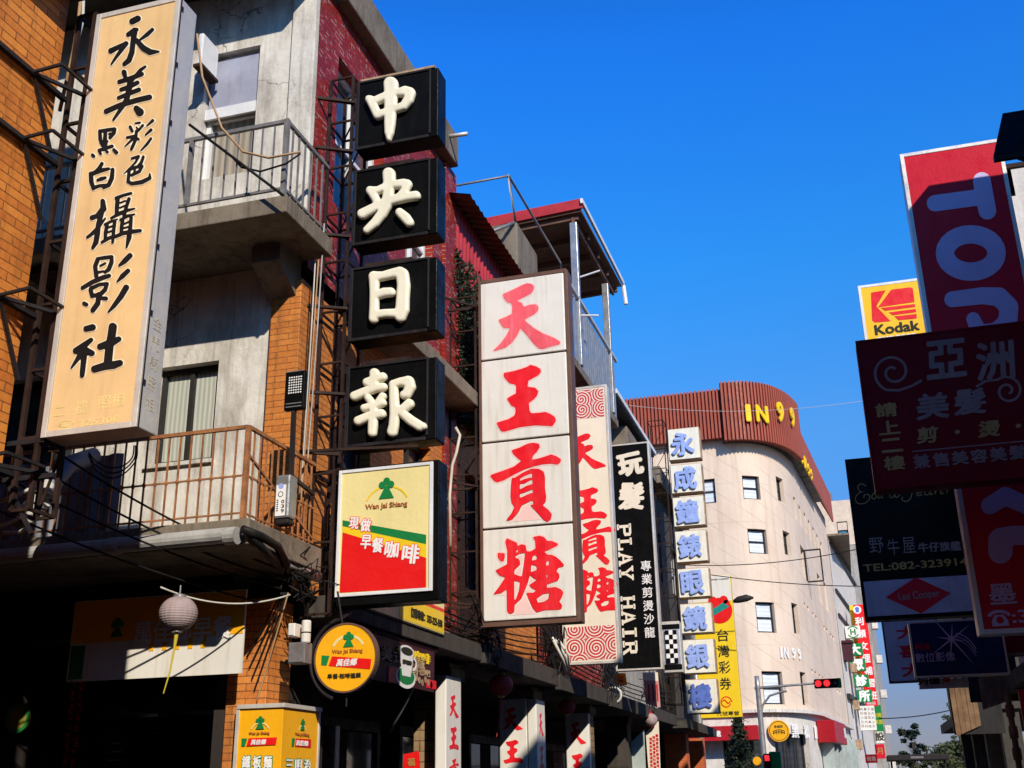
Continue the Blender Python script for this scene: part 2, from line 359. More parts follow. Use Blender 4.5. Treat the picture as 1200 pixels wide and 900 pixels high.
def place_glyph(pl, mb, loops, ox, oy, sc, o, ext=.004, bev=0., off=0.):
    LL = [[pl.pix(ox+x/sc, oy+y/sc) for x, y in L] for L in loops]
    V, F = fill(LL, ext, bev, off); mb.add([pl.p3(a, b, o+c) for a, b, c in V], F); return LL
def norm_glyph(LL, ext=.004):
    V, F = fill(LL, ext); V[:, :2] -= (V[:, :2].min(0)+V[:, :2].max(0))/2; return V, F

# ------------------------------------------------------------------ walls with openings
class Path:
    """a wall line in plan; the outside is on the right hand when walking along it"""
    def __init__(s, pts): s.p = [np.array(q, float) for q in pts]; s.u = [0.]; [s.u.append(s.u[-1]+float(np.hypot(*(b-a)))) for a, b in zip(s.p, s.p[1:])]
    def at(s, u, z, inset=0.):
        i = max(0, min(len(s.p)-2, int(np.searchsorted(s.u, u, side='right'))-1)); a, b = s.p[i], s.p[i+1]; t = (u-s.u[i])/(s.u[i+1]-s.u[i]); d = (b-a)/np.hypot(*(b-a))
        q = a+(b-a)*t - np.array([d[1], -d[0]])*inset; return (q[0], q[1], z)
    def tan(s, u):
        i = max(0, min(len(s.p)-2, int(np.searchsorted(s.u, u, side='right'))-1)); d = s.p[i+1]-s.p[i]; return d/np.hypot(*d)
    def pix(s, x, y):
        d = ray(x, y); best = None
        for i in range(len(s.p)-1):
            a, b = s.p[i], s.p[i+1]; e = b-a; det = d[0]*-e[1]+e[0]*d[1]
            if abs(det) < 1e-9: continue
            t = (a[0]*-e[1]+e[0]*a[1])/det; k = (d[0]*a[1]-d[1]*a[0])/det
            if t > 0 and -1e-6 <= k <= 1+1e-6 and (best is None or t < best[0]): best = (t, s.u[i]+k*(s.u[i+1]-s.u[i]), 1.6+t*d[2])
        return best[1:]
    def off(s, d):
        out = []
        for i, q in enumerate(s.p):
            ns = [np.array([e[1], -e[0]])/np.hypot(*e) for e in ([s.p[i]-s.p[i-1]] if i else []) + ([s.p[i+1]-q] if i+1 < len(s.p) else [])]
            n = sum(ns); n = n/np.hypot(*n); n = n/max(.5, float(n @ ns[0])); out.append(q+n*d)
        return Path(out)
def wall(path, z0, z1, holes=(), depth=.15, u0=None, u1=None):
    mb = MB(); u0 = path.u[0] if u0 is None else u0; u1 = path.u[-1] if u1 is None else u1
    us = sorted({round(x, 4) for x in [u0, u1]+[a for a in path.u if u0 < a < u1]+[h[i] for h in holes for i in (0, 1)]})
    zs = sorted({round(x, 4) for x in [z0, z1]+[h[i] for h in holes for i in (2, 3)]})
    E = 1e-4
    for a, b in zip(us, us[1:]):
        run = None
        for c, d in zip(zs, zs[1:]):
            um, zm = (a+b)/2, (c+d)/2
            if any(h[0]-E < um < h[1]+E and h[2]-E < zm < h[3]+E for h in holes): continue
            mb.quad(path.at(a+E, c), path.at(b-E, c), path.at(b-E, d), path.at(a+E, d))
    for h in holes:
        q = [(h[0]+E, h[2]), (h[1]-E, h[2]), (h[1]-E, h[3]), (h[0]+E, h[3])]
        for (a, c), (b, d) in zip(q, q[1:]+q[:1]): mb.quad(path.at(a, c), path.at(b, d) , path.at(b, d, depth), path.at(a, c, depth))
    return mb
def window(parent, path, h, inset, fmat, pmat, nx=1, ny=1, fw=.05, fd=.05, name='window'):
    mb = MB(); a, b, c, d = h
    def fr(p, q): mb.bar(p, q, fd, fw)
    g = fw/2
    for z in (c+g, d-g): mb.bar(path.at(a, z, inset), path.at(b, z, inset), fd, fw)
    for u in [a+g, b-g]+[a+(b-a)*i/nx for i in range(1, nx)]: mb.bar(path.at(u, c+fw, inset), path.at(u, d-fw, inset), fw*.9, fd)
    for i in range(1, ny): z = c+(d-c)*i/ny; mb.bar(path.at(a+fw, z, inset), path.at(b-fw, z, inset), fd*.8, fw*.8)
    w = obj(name, mb, fmat, parent)
    pm = MB(); pm.slab([path.at(a+.01, c+.01, inset+.02), path.at(b-.01, c+.01, inset+.02), path.at(b-.01, d-.01, inset+.02), path.at(a+.01, d-.01, inset+.02)], .01)
    obj('pane', pm, pmat, w); return w
# ------------------------------------------------------------------ the palette
brick('orange_tile', (.52, .155, .03), (.70, .255, .045), (.15, .05, .018), .235, .062, .0045, .45)
brick('orange_brick', (.52, .165, .035), (.66, .245, .055), (.16, .06, .025), .235, .062, .0045, .4)
brick('red_tile', (.27, .017, .007), (.34, .028, .011), (.08, .010, .006), .21, .062, .006, .35, rough=.45, mort_light=.4)
brick('tan_brick', (.28, .18, .09), (.38, .26, .14), (.07, .045, .03), .24, .12, .008, .45)
brick('red_brick', (.55, .12, .04), (.64, .17, .06), (.3, .12, .07), .21, .07, .006, .1)
stucco('white_plaster', (.70, .66, .59), (.24, .20, .155), .8)
stucco('grey_plaster', (.42, .39, .35), (.16, .13, .11), .7)
stucco('concrete', (.22, .18, .135), (.075, .055, .038), .9)
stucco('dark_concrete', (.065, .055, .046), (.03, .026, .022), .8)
stucco('cream_wall', (.72, .58, .45), (.45, .36, .28), .35)
stucco('pale_wall', (.70, .64, .57), (.42, .38, .33), .5)
paint('rust_steel', (.032, .018, .014), .65, .4, 6, .3, (.12, .045, .022))
paint('black_steel', (.02, .018, .02), .5, .3, 6, .2, (.1, .06, .04))
paint('rusty_rail', (.36, .15, .06), .7, .4, 8, .4, (.10, .04, .02), bump=.4)
paint('grey_rail', (.22, .21, .21), .5, .25, 8, .3, (.2, .09, .04), .3)
paint('galvanised', (.32, .32, .32), .4, .2, 5, .15, (.12, .11, .1), .5)
paint('aluminium', (.64, .60, .54), .4, .12, 3, .22, (.2, .17, .15), .25)
paint('white_frame', (.72, .72, .72), .4, .1, 3, .15)
paint('dark_frame', (.03, .028, .027), .45)
paint('pvc_grey', (.40, .39, .37), .45, .2, 5, .3)
paint('cable_black', (.012, .012, .012), .5)
paint('cable_white', (.55, .53, .48), .5)
paint('cable_tan', (.42, .26, .14), .5)
paint('red_corrugated', (.42, .028, .03), .45, .2, 2, .25, (.15, .03, .025))
paint('roof_sheet', (.15, .075, .05), .55, .3, 3, .4)
paint('terracotta_screen', (.36, .085, .05), .55, .12, 1, .15, (.15, .05, .035), bump=0)
paint('wood_old', (.22, .13, .07), .8, .4, 4, .5)
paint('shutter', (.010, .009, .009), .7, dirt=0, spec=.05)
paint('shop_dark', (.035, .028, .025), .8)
paint('asphalt', (.05, .05, .052), .9, .25, 1.5, .3, bump=.6, streak=False, bscale=60)
paint('paving', (.20, .18, .16), .85, .2, 2, .3, bump=.4, streak=False)
paint('road_white', (.75, .75, .72), .7, .2, 6, .3, streak=False)
paint('black_panel', (.005, .005, .005), .35, .3, 4, .10, (.03, .03, .03), spec=.06)
paint('cream_letter', (.84, .78, .60), .35, .06, 5, .25, (.55, .36, .10), bump=0)
paint('yellow_panel', (.76, .52, .25), .4, .12, 1.8, .4, (.55, .30, .14), bump=.05)
paint('ink_black', (.012, .011, .012), .4, .2, 6, 0)
paint('halo', (.86, .78, .58), .5, .05, 3, 0)
paint('faded_yellow', (.80, .60, .26), .45, .1, 6, 0)
paint('sign_white', (.74, .71, .65), .38, .06, 2, .42, (.40, .31, .20), bump=.06)
paint('sign_cream', (.78, .70, .56), .4, .06, 2, .15, (.45, .38, .28), bump=.04)
paint('sign_red', (.78, .012, .022), .4, .12, 3, .10, (.85, .35, .35), bump=.04)
paint('pale_red', (.80, .10, .13), .42, .25, 2.2, .5, (.85, .45, .45), bump=.04)  # paler, blotchier red for the top character
paint('pink_halo', (.84, .56, .52), .5, .05, 3, 0)
paint('brown_frame', (.14, .075, .055), .5, .2, 4, .25)
paint('plain_red', (.75, .012, .012), .35, .06, 3, .06)
paint('deep_red', (.40, .010, .018), .4, .1, 2, .15)
paint('plain_green', (.012, .20, .05), .4, .08, 3, .05)
paint('plain_yellow', (.85, .58, .02), .38, .06, 3, .08)
paint('orange_yellow', (.88, .42, .010), .38, .06, 2, .1)
paint('pale_yellow', (.80, .68, .30), .38, .08, 1.2, .08)
paint('white_letter', (.82, .80, .78), .4, .05, 3, .05)
paint('brown_letter', (.42, .12, .03), .5)
paint('dark_letter', (.03, .03, .02), .5)
paint('blue_letter', (.30, .40, .76), .4, .2, 6, .25, (.5, .55, .8))
paint('navy_letter', (.10, .16, .48), .4, .2, 6, .1)
paint('letter_shadow', (.07, .08, .10), .5)
paint('box_cream', (.78, .74, .62), .45, .08, 3, .3, (.40, .22, .08))
paint('rust_edge', (.40, .27, .16), .65, .4, 8, .6, (.14, .06, .03))
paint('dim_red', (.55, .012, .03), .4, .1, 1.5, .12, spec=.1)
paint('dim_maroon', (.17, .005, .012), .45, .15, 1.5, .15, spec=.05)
paint('lilac_letter', (.52, .44, .66), .4, .1, 2, .1)  # white lettering with the blue of the shade mixed into its colour
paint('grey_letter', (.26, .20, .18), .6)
paint('gold_letter', (.42, .28, .07), .5)
paint('shop_blue', (.012, .03, .10), .3, .4, 3, .1)
paint('panel_blue_white', (.36, .37, .46), .45)
paint('teal_plastic', (.01, .20, .13), .4)
paint('kodak_yellow', (.88, .50, .01), .38, .05, 3, .05)
paint('in_yellow', (.85, .55, .01), .35, .05, 3, .05)
paint('bark', (.10, .075, .05), .9, .3, 6, .3)
paint('fin_grey', (.40, .45, .42), .5)
paint('dark_awning', (.03, .025, .025), .7)
paint('lantern_cloth', (.36, .28, .28), .6, .15, 8, .3, (.2, .08, .08))
paint('lantern_red', (.45, .05, .05), .6, .2, 8, .2)
paint('faint_letter', (.56, .50, .40), .5)
paint('dim_ornament', (.25, .22, .03), .6)
paint('gold_trim', (.55, .42, .05), .4)
paint('mauve_dark', (.06, .018, .025), .5)
blinds('curtain_beige', (.42, .36, .28), (.26, .22, .17), .09)
blinds('curtain_pale', (.55, .56, .48), (.35, .36, .30), .05)
blinds('blind_white', (.72, .76, .80), (.60, .63, .66), .18, 1)
blinds('pane_dark', (.03, .035, .04), (.02, .02, .025), .3, 1, coat=1)
blinds('pane_teal', (.02, .20, .28), (.02, .16, .22), .5, 1, coat=1)
swirl('scrolls', (.52, .015, .025), (.78, .70, .62), .30)
leafmat('leaf_green', (.018, .035, .012), (.05, .09, .025))
leafmat('leaf_dark', (.008, .018, .008), (.025, .045, .018))
leafmat('leaf_far', (.05, .07, .025), (.11, .11, .035))
lit('lamp_red', (1, .03, .04), 1.2); lit('lamp_dark', (.02, .02, .02), 0)

# ------------------------------------------------------------------ the ground
struct('ground', MB().box(-400, 400, -200, 900, -.3, 0), 'paving')
XC = -.9
struct('road', MB().box(-3.3, 1.5, -43, 46, -.05, .004).box(-60, 60, 46, 49.5, -.05, .0045).add([(-2.4, 49.5, .004), (2.8, 49.5, .004), (8.8, 190, .004), (3.6, 190, .004)], [(0, 1, 2, 3)]), 'asphalt')
mk = MB()
for i in range(16): mk.box(XC-.06, XC+.06, -20+i*4, -18+i*4, .002, .009)
for i in range(7): mk.box(-3+i*.65, -2.65+i*.65, 43.4, 45.6, .002, .009)
struct('road_marking', mk, 'road_white')
struct('pavement', MB().box(-4.7, -3.3, -43, 42.5, -.1, .13).box(1.5, 2.9, -43, 42.5, -.1, .13), 'paving', .02)

# ------------------------------------------------------------------ near building at the left edge
nb = thing('brick_building', 'building with a plain orange tiled wall that carries the brackets of the tall cream sign', 'building', (-7, 0, 0))
pn = Path([(-4.7, -34), (-4.7, 5.24), (-9, 5.24)])
obj('wall', wall(pn, 0, 6.86), 'orange_tile', nb)
obj('upper_wall', wall(pn.off(-.02), 7.02, 11), 'dark_concrete', nb)
obj('floor_slab', MB().box(-9, -4.42, -34, 5.3, 6.86, 7.02), 'dark_concrete', nb, .01)
obj('roof', MB().box(-9.1, -4.5, -34, 5.4, 11, 11.2), 'concrete', nb)
obj('rear_wing', MB().box(-12, -9.0, -34, 9.0, 0, 11), 'dark_concrete', nb)

# ------------------------------------------------------------------ corner building
cb = thing('corner_building', 'three storey corner building with rusty balconies and a red tiled upper wall', 'building', (-7, 11, 0))
# end facing the alley
pa = Path([(-9.5, 8.95), (-5.0, 8.95)])
def hA(x0, x1, z0, z1): return (x0+9.5, x1+9.5, z0, z1)
h3 = hA(-6.06, -5.40, 7.72, 9.30); h2 = hA(-6.30, -5.61, 4.61, 5.62); h3b = hA(-7.6, -6.7, 7.5, 9.2); h2b = hA(-8.2, -7.2, 4.3, 5.7)
obj('wall', wall(pa, 6.75, 10.1, [h3, h3b], .18), 'white_plaster', cb)
obj('lower_wall', wall(pa, 3.65, 6.56, [h2, h2b], .16), 'grey_plaster' if False else 'white_plaster', cb)
w = window(cb, pa, h3, .14, 'white_frame', 'curtain_beige', 1, 2, .06, .06)
obj('transom_panel', MB().box(-6.03, -5.43, 9.02, 9.05, 8.62, 9.26), 'panel_blue_white', w); obj('transom_bar', MB().box(-6.05, -5.41, 8.99, 9.02, 8.49, 8.62), 'white_frame', w)
window(cb, pa, h3b, .14, 'white_frame', 'pane_dark', 2, 2)
window(cb, pa, h2, .12, 'dark_frame', 'curtain_pale', 2, 1, .05, .05)
window(cb, pa, h2b, .12, 'dark_frame', 'pane_dark', 2, 2, .05, .05)
obj('window_sill', MB().box(-6.34, -5.58, 8.91, 8.948, 4.57, 4.607), 'white_plaster', cb)
obj('plaster_pier', MB().box(-5.0, -4.72, 8.9, 9.14, 6.76, 10.1), 'white_plaster', cb, .01)
obj('brick_pier', MB().box(-5.02, -4.702, 8.86, 9.16, 3.66, 6.34), 'orange_brick', cb, .008)
obj('ground_pier', MB().box(-5.12, -4.74, 8.68, 9.10, 0, 3.2), 'orange_brick', cb, .008)
obj('roof_slab', MB().box(-9.5, -4.5, 8.05, 9.3, 10.1, 10.4), 'dark_concrete', cb, .01)
bal = obj('balcony', MB().box(-9.5, -4.43, 7.98, 8.95, 6.56, 6.74), 'concrete', cb, .012)
obj('corbel', MB().add([(-5.06,8.5,6.56),(-4.76,8.5,6.56),(-4.76,8.94,6.56),(-5.06,8.94,6.56),(-5.06,8.5,6.38),(-4.76,8.5,6.38),(-4.76,8.94,6.1),(-5.06,8.94,6.1)],
    [(0,1,2,3),(7,6,5,4),(4,5,1,0),(5,6,2,1),(6,7,3,2),(7,4,0,3)]), 'concrete', cb)
obj('floor', MB().box(-9.4, -4.75, 8.97, 13.28, 3.46, 3.6), 'dark_concrete', cb); obj('floor', MB().box(-9.4, -4.75, 8.98, 13.28, 6.6, 6.7), 'dark_concrete', cb)
rl = MB(); n = 0
rl.bar((-9.4, 8.03, 7.56), (-4.5, 8.03, 7.56), .035); rl.bar((-9.4, 8.03, 6.84), (-4.5, 8.03, 6.84), .025)
rl.bar((-4.5, 8.03, 7.56), (-4.5, 8.92, 7.56), .035); rl.bar((-4.5, 8.03, 6.84), (-4.5, 8.92, 6.84), .025)
for i in range(39): rl.bar((-4.5-i*.127, 8.03, 6.84), (-4.5-i*.127, 8.03, 7.55), .013 if i % 8 else .04)
for i in range(1, 7): rl.bar((-4.5, 8.03+i*.127, 6.74), (-4.5, 8.03+i*.127, 7.55), .016)
rl.bar((-4.5, 8.03, 6.74), (-4.5, 8.03, 7.58), .045)
obj('railing', rl, 'grey_rail', bal)['label'] = 'thin grey upper railing'
bal2 = obj('balcony', MB().box(-9.5, -4.41, 7.64, 8.95, 3.44, 3.65), 'concrete', cb, .012)
rl = MB()
for z in (4.43, 4.02, 3.71): rl.bar((-9.4, 7.7, z), (-4.5, 7.7, z), .03 if z > 4.1 else .014); rl.bar((-4.5, 7.7, z), (-4.5, 8.93, z), .03 if z > 4.1 else .014)
for i in range(46):
    x = -4.5-i*.105; rl.bar((x, 7.7, 3.66), (x, 7.7, 4.43), .013 if i else .04)
    rl.lathe((x, 7.7, 4.02), [(.004, -.035), (.02, 0), (.004, .035)], 6)
for i in range(1, 12): y = 7.7+i*.105; rl.bar((-4.5, y, 3.66), (-4.5, y, 4.43), .013); rl.lathe((-4.5, y, 4.02), [(.004, -.035), (.02, 0), (.004, .035)], 6)
rl.bar((-4.5, 7.72, 4.2), (-4.5, 8.9, 3.75), .02)
obj('railing', rl, 'rusty_rail', bal2)['label'] = 'rusty brown railing with knotted bars'
cs = MB(); xs = np.arange(-9.4, -5.72, .05)
for i, x in enumerate(xs[:-1]):
    y0, y1 = (7.78, 7.81) if i % 4 < 2 else (7.81, 7.78)
    y = 7.78 + (.03 if i % 4 in (1, 2) else 0); yn = 7.78 + (.03 if (i+1) % 4 in (1, 2) else 0)
    cs.quad((x, y, 3.66), (xs[i+1], yn, 3.66), (xs[i+1], yn, 4.36), (x, y, 4.36))
paint('grey_sheet', (.20, .21, .25), .45, .2, 3, .3); obj('sheet_screen', cs, 'grey_sheet', bal2)
gp = MB().tube([(-9.5, 7.55, 3.47), (-4.47, 7.55, 3.50)], .062, 14)
for x in (-8.2, -6.9, -5.55, -4.5): gp.lathe((x, 7.55, 3.49), [(.07, -.05), (.07, .05)], 14, 'X')
obj('gutter_pipe', gp, 'pvc_grey', cb, smooth=False)
# long side on the street
pb = Path([(-4.7, 8.96), (-4.7, 13.3)])
def hB(y0, y1, z0, z1): return (y0-8.96, y1-8.96, z0, z1)
u3a = hB(9.45, 10.75, 7.5, 9.35); u3b = hB(11.5, 12.5, 7.5, 9.2); l2a = hB(9.75, 10.6, 4.0, 5.7); l2b = hB(11.55, 12.45, 4.2, 5.6)
obj('tiled_wall', wall(pb, 6.5, 9.98, [u3a, u3b], .2), 'red_tile', cb)
obj('brick_side_wall', wall(pb, 3.3, 6.3, [l2a, l2b], .2), 'orange_brick', cb)
for h in (u3a, u3b): window(cb, pb, h, .15, 'white_frame', 'pane_dark', 2, 2, .06, .06)
for h in (l2a, l2b): window(cb, pb, h, .15, 'dark_frame', 'pane_dark', 2, 1, .06, .06)
pa_ = MB().box(-4.9, -4.55, 9.32, 13.1, 9.98, 10.48)
obj('parapet', pa_, 'concrete', cb, .02)
obj('drip_eave', MB().box(-4.9, -4.27, 10.3, 13.2, 6.30, 6.5), 'concrete', cb, .015)
obj('far_pier', MB().box(-4.95, -4.66, 12.85, 13.31, 3.3, 9.97), 'red_tile', cb)
obj('roof', MB().box(-9.5, -4.92, 9.32, 13.3, 9.99, 10.1), 'dark_concrete', cb)
obj('roof_spout', MB().tube([(-4.58, 12.7, 10.25), (-4.28, 12.7, 10.24)], .03), 'aluminium', cb, smooth=True)
obj('back_wall', MB().box(-9.5, -9.4, 8.98, 13.3, 0, 9.6), 'dark_concrete', cb)
# ground floor facing the alley
pg = Path([(-9.5, 8.72), (-5.14, 8.72)])
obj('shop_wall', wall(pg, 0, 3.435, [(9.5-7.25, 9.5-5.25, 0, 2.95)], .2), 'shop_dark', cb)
sh = MB()
for i in range(28): z = .02+i*.075; sh.box(-7.6, -5.2, 10.42+.012*(i % 2), 10.48, z*1.12, z*1.12+.078)
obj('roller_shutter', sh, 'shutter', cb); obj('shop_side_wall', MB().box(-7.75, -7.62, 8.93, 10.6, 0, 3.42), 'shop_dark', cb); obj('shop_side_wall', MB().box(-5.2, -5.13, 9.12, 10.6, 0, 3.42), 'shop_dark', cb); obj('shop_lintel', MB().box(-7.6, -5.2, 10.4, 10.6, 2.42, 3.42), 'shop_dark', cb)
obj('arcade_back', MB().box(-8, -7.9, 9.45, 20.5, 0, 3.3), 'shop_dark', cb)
obj('side_canopy', MB().box(-4.9, -4.32, 9.2, 13.28, 3.08, 3.28), 'dark_concrete', cb, .01)

# ------------------------------------------------------------------ shop row, second building
def corr(mb, X, y0, y1, z0, z1, p=.16, d=.035):
    ys = np.arange(y0, y1+1e-6, p/4)
    for i in range(len(ys)-1):
        a = X+(d if i % 4 in (1, 2) else 0); b = X+(d if (i+1) % 4 in (1, 2) else 0); mb.quad((a, ys[i], z0), (b, ys[i+1], z0), (b, ys[i+1], z1), (a, ys[i], z1))
    return mb
s2 = thing('shop_building', 'shop house clad in red corrugated sheets under a corrugated eave', 'building', (-7, 15.5, 0))
p2 = Path([(-4.72, 13.32), (-4.72, 17.3)])
holes = [(.5, 1.4, 4.1, 5.7), (2.2, 3.3, 4.1, 5.7)]
obj('wall', wall(p2, 3.3, 6.9, holes, .2), 'orange_brick', s2)
for h in holes: window(s2, p2, h, .15, 'dark_frame', 'pane_dark', 2, 2, .06, .06)
obj('upper_cladding', corr(MB(), -4.68, 13.32, 17.3, 6.9, 9.5), 'red_corrugated', s2)['label'] = 'red corrugated cladding'
rf = MB(); ys = np.arange(13.0, 16.4, .06)
for i in range(len(ys)-1):
    e = .03*(i % 3 == 1); en = .03*((i+1) % 3 == 1)
    for z in (0, .012): rf.quad((-4.36, ys[i], 9.46+e-z), (-4.36, ys[i+1], 9.46+en-z), (-4.95, ys[i+1], 9.62+en-z), (-4.95, ys[i], 9.62+e-z))
obj('eave_roof', rf, 'roof_sheet', s2)
bl = MB(); 
bl.box(-5.0, -4.55, 16.1, 17.4, 9.75, 10.64)
obj('concrete_parapet', bl, 'concrete', s2, .02)
pr = MB(); pr.tube([(-4.58, 16.15, 10.6), (-4.57, 15.7, 11.32), (-4.57, 19.3, 11.36), (-4.57, 19.3, 10.6)], .022); pr.tube([(-4.57, 15.7, 11.31), (-6.2, 15.7, 11.28)], .02)
pr.tube([(-4.6, 16.08, 10.62), (-4.8, 15.5, 10.2)], .03)
obj('roof_rail', pr, 'grey_rail', s2, smooth=True)
obj('roof', MB().box(-9.5, -4.9, 13.3, 17.4, 9.64, 9.75), 'dark_concrete', s2)
obj('floor', MB().box(-9.4, -4.8, 13.32, 17.35, 3.32, 3.44), 'dark_concrete', s2); obj('rear_wall', MB().box(-9.6, -9.42, 13.32, 17.35, 0, 8.8), 'dark_concrete', s2)
obj('canopy', MB().box(-5.1, -4.3, 13.32, 17.0, 3.06, 3.30), 'dark_concrete', s2, .01)
# ------------------------------------------------------------------ third building with the roof terrace
s3 = thing('terrace_building', 'taller shop house with a metal roofed terrace and grey balcony screen', 'building', (-7, 20, 0))
p3 = Path([(-4.72, 17.42), (-4.72, 23.4)])
holes = [(1.2, 2.2, 4.1, 5.8), (3.6, 4.8, 4.1, 5.8)]
obj('wall', wall(p3, 3.3, 8.9, holes, .2), 'red_tile', s3)
for h in holes: window(s3, p3, h, .15, 'dark_frame', 'pane_dark', 2, 2, .06, .06)
obj('terrace_slab', MB().box(-9.5, -4.16, 17.45, 22.4, 8.82, 9.0), 'concrete', s3, .02)
ts = corr(MB(), -4.2, 18.6, 22.3, 8.95, 10.3, .2, .03); obj('balcony_screen', ts, 'galvanised', s3)
obj('balcony_rail', MB().tube([(-4.16, 18.2, 10.36), (-4.16, 22.5, 10.40)], .04), 'white_frame', s3)
obj('parapet_wall', MB().box(-4.42, -4.25, 17.45, 18.5, 9.0, 10.0), 'red_corrugated', s3)
pts = [(-4.2, 18.95), (-4.2, 21.9), (-7.5, 18.95), (-7.5, 21.9)]
for x, y in pts: obj('post', MB().box(x-.07, x+.07, y-.07, y+.07, 9.0, 12.0), 'galvanised', s3, .01)
tr = obj('terrace_roof', MB().slab([(-8.2, 18.85, 12.02), (-4.02, 18.85, 12.24), (-4.02, 22.9, 12.42), (-8.2, 22.9, 12.2)], .05), 'roof_sheet', s3)
pu = MB()
for y in np.arange(18.98, 22.9, .95): e_ = (y-18.9)*.03; pu.bar((-8.1, y, 11.95+e_), (-4.1, y, 12.14+e_), .08, .12)
for x in (-4.2, -6, -7.5): pu.bar((x, 18.9, 12.06-(-4.2-x)*.052), (x, 22.8, 12.18-(-4.2-x)*.052), .06, .1)
obj('purlin', pu, 'roof_sheet', tr)
obj('fascia', MB().slab([(-8.25, 18.8, 12.02), (-3.98, 18.8, 12.24), (-3.98, 18.8, 12.45), (-8.25, 18.8, 12.25)], .05), 'red_corrugated', tr)
obj('edge_trim', MB().bar((-3.98, 18.75, 12.37), (-3.98, 22.98, 12.47), .05, .10), 'white_frame', tr)
obj('downpipe', MB().tube([(-3.98, 22.95, 12.4), (-3.95, 22.98, 11.95)], .05), 'white_frame', s3)
ap = MB(); ap.tube([(-4.15, 19.1, 10.9), (-3.75, 19.1, 10.98)], .02); ap.tube([(-4.15, 19.0, 10.05), (-3.8, 19.0, 10.0)], .02)
obj('bracket', ap, 'white_frame', s3)
obj('back_wall', MB().box(-8.4, -8.3, 17.5, 23, 9, 11.9), 'pale_wall', s3)
obj('floor', MB().box(-9.4, -4.8, 17.42, 23.4, 3.3, 3.42), 'dark_concrete', s3); obj('rear_wall', MB().box(-9.6, -9.42, 17.42, 23.4, 0, 8.8), 'dark_concrete', s3)
obj('canopy', MB().box(-5.1, -4.3, 17.1, 20.8, 3.02, 3.28), 'dark_concrete', s3, .01)
# ------------------------------------------------------------------ fourth building, sloping eave
s4 = thing('gabled_shop_building', 'brown shop house with a white edged sloping eave behind the black salon sign', 'building', (-7, 26, 0))
p4 = Path([(-4.75, 23.45), (-4.75, 29.2)]); holes = [(.8, 1.8, 4.2, 5.8), (3.4, 4.6, 4.2, 5.8), (.8, 1.8, 6.9, 8.3), (3.4, 4.6, 6.9, 8.3)]
obj('wall', wall(p4, 3.3, 9.3, holes, .2), 'grey_plaster', s4)
for h in holes: window(s4, p4, h, .15, 'dark_frame', 'pane_dark', 2, 2, .06, .06)
rf = obj('eave', MB().slab([(-4.2, 22.45, 9.62), (-4.2, 27.4, 9.60), (-6.5, 27.4, 10.3), (-6.5, 22.45, 10.3)], .06), 'dark_concrete', s4)
obj('edge_trim', MB().bar((-4.18, 22.4, 9.68), (-4.18, 27.45, 9.66), .05, .1), 'white_frame', rf)
obj('parapet', MB().box(-4.75, -4.3, 24.2, 27.0, 9.0, 9.45), 'concrete', s4, .03)
obj('roof', MB().box(-9.5, -4.8, 23.45, 29.2, 9.3, 9.45), 'dark_concrete', s4)
obj('floor', MB().box(-9.4, -4.8, 23.45, 29.2, 3.3, 3.42), 'dark_concrete', s4); obj('rear_wall', MB().box(-9.6, -9.42, 23.45, 29.2, 0, 8.8), 'dark_concrete', s4)
obj('canopy', MB().box(-5.1, -4.3, 20.9, 29.0, 3.0, 3.26), 'dark_concrete', s4, .01)
# ------------------------------------------------------------------ fifth building
s5 = thing('old_shop_building', 'last weathered shop house of the row, behind the blue lettered jeweller column', 'building', (-7, 32, 0))
p5 = Path([(-4.8, 29.25), (-4.8, 36.5), (-10, 36.5)]); holes = [(1, 2.2, 4.2, 5.8), (4, 5.4, 4.2, 5.8), (1, 2.2, 7, 8.4), (4, 5.4, 7, 8.4)]
obj('wall', wall(p5, 3.2, 9.6, holes, .2), 'dark_concrete', s5)
for h in holes: window(s5, p5, h, .15, 'white_frame', 'pane_dark', 2, 2, .06, .06)
obj('roof', MB().box(-10, -4.6, 29.25, 36.6, 9.6, 9.8), 'concrete', s5)
obj('floor', MB().box(-9.4, -4.8, 29.25, 36.4, 3.22, 3.3400000000000003), 'dark_concrete', s5); obj('rear_wall', MB().box(-9.6, -9.42, 29.25, 36.4, 0, 8.8), 'dark_concrete', s5)
obj('canopy', MB().box(-5.1, -4.1, 29.2, 35.6, 2.96, 3.2), 'dark_concrete', s5, .01)
for y in (32.4, 36.0): obj('brick_pier', MB().box(-5.2, -4.6, y, y+.5, 0, 2.96), 'red_brick', s5)
obj('arcade_back', MB().box(-8, -7.9, 20.8, 36.4, 0, 3.2).box(-8, -5.3, 36.3, 36.4, 0, 3.2), 'shop_dark', s5)
obj('beam', MB().box(-4.98, -4.5, 30.2, 36.3, 9.62, 10.1), 'concrete', s5)

# arcade piers, one to each bay of the row
for i, (y, m_, lab) in enumerate([(13.05, 'tan_brick', 'tan brick arcade pier carrying the first narrow sugar sign'), (16.75, 'tan_brick', 'tan brick arcade pier between two white sugar signs'),
                                  (20.55, 'tan_brick', 'tan brick arcade pier beside the farthest white sugar sign'), (24.2, 'dark_concrete', 'dark concrete arcade pier below the black salon sign')]):
    pm = MB().box(-5.12, -4.66, y, y+.42, 0, 3.06); pm.box(-5.16, -4.62, y-.04, y+.46, 2.86, 3.0)
    solo('arcade_pier', pm, m_, lab, 'pier', 'piers of the shop arcade', .008)
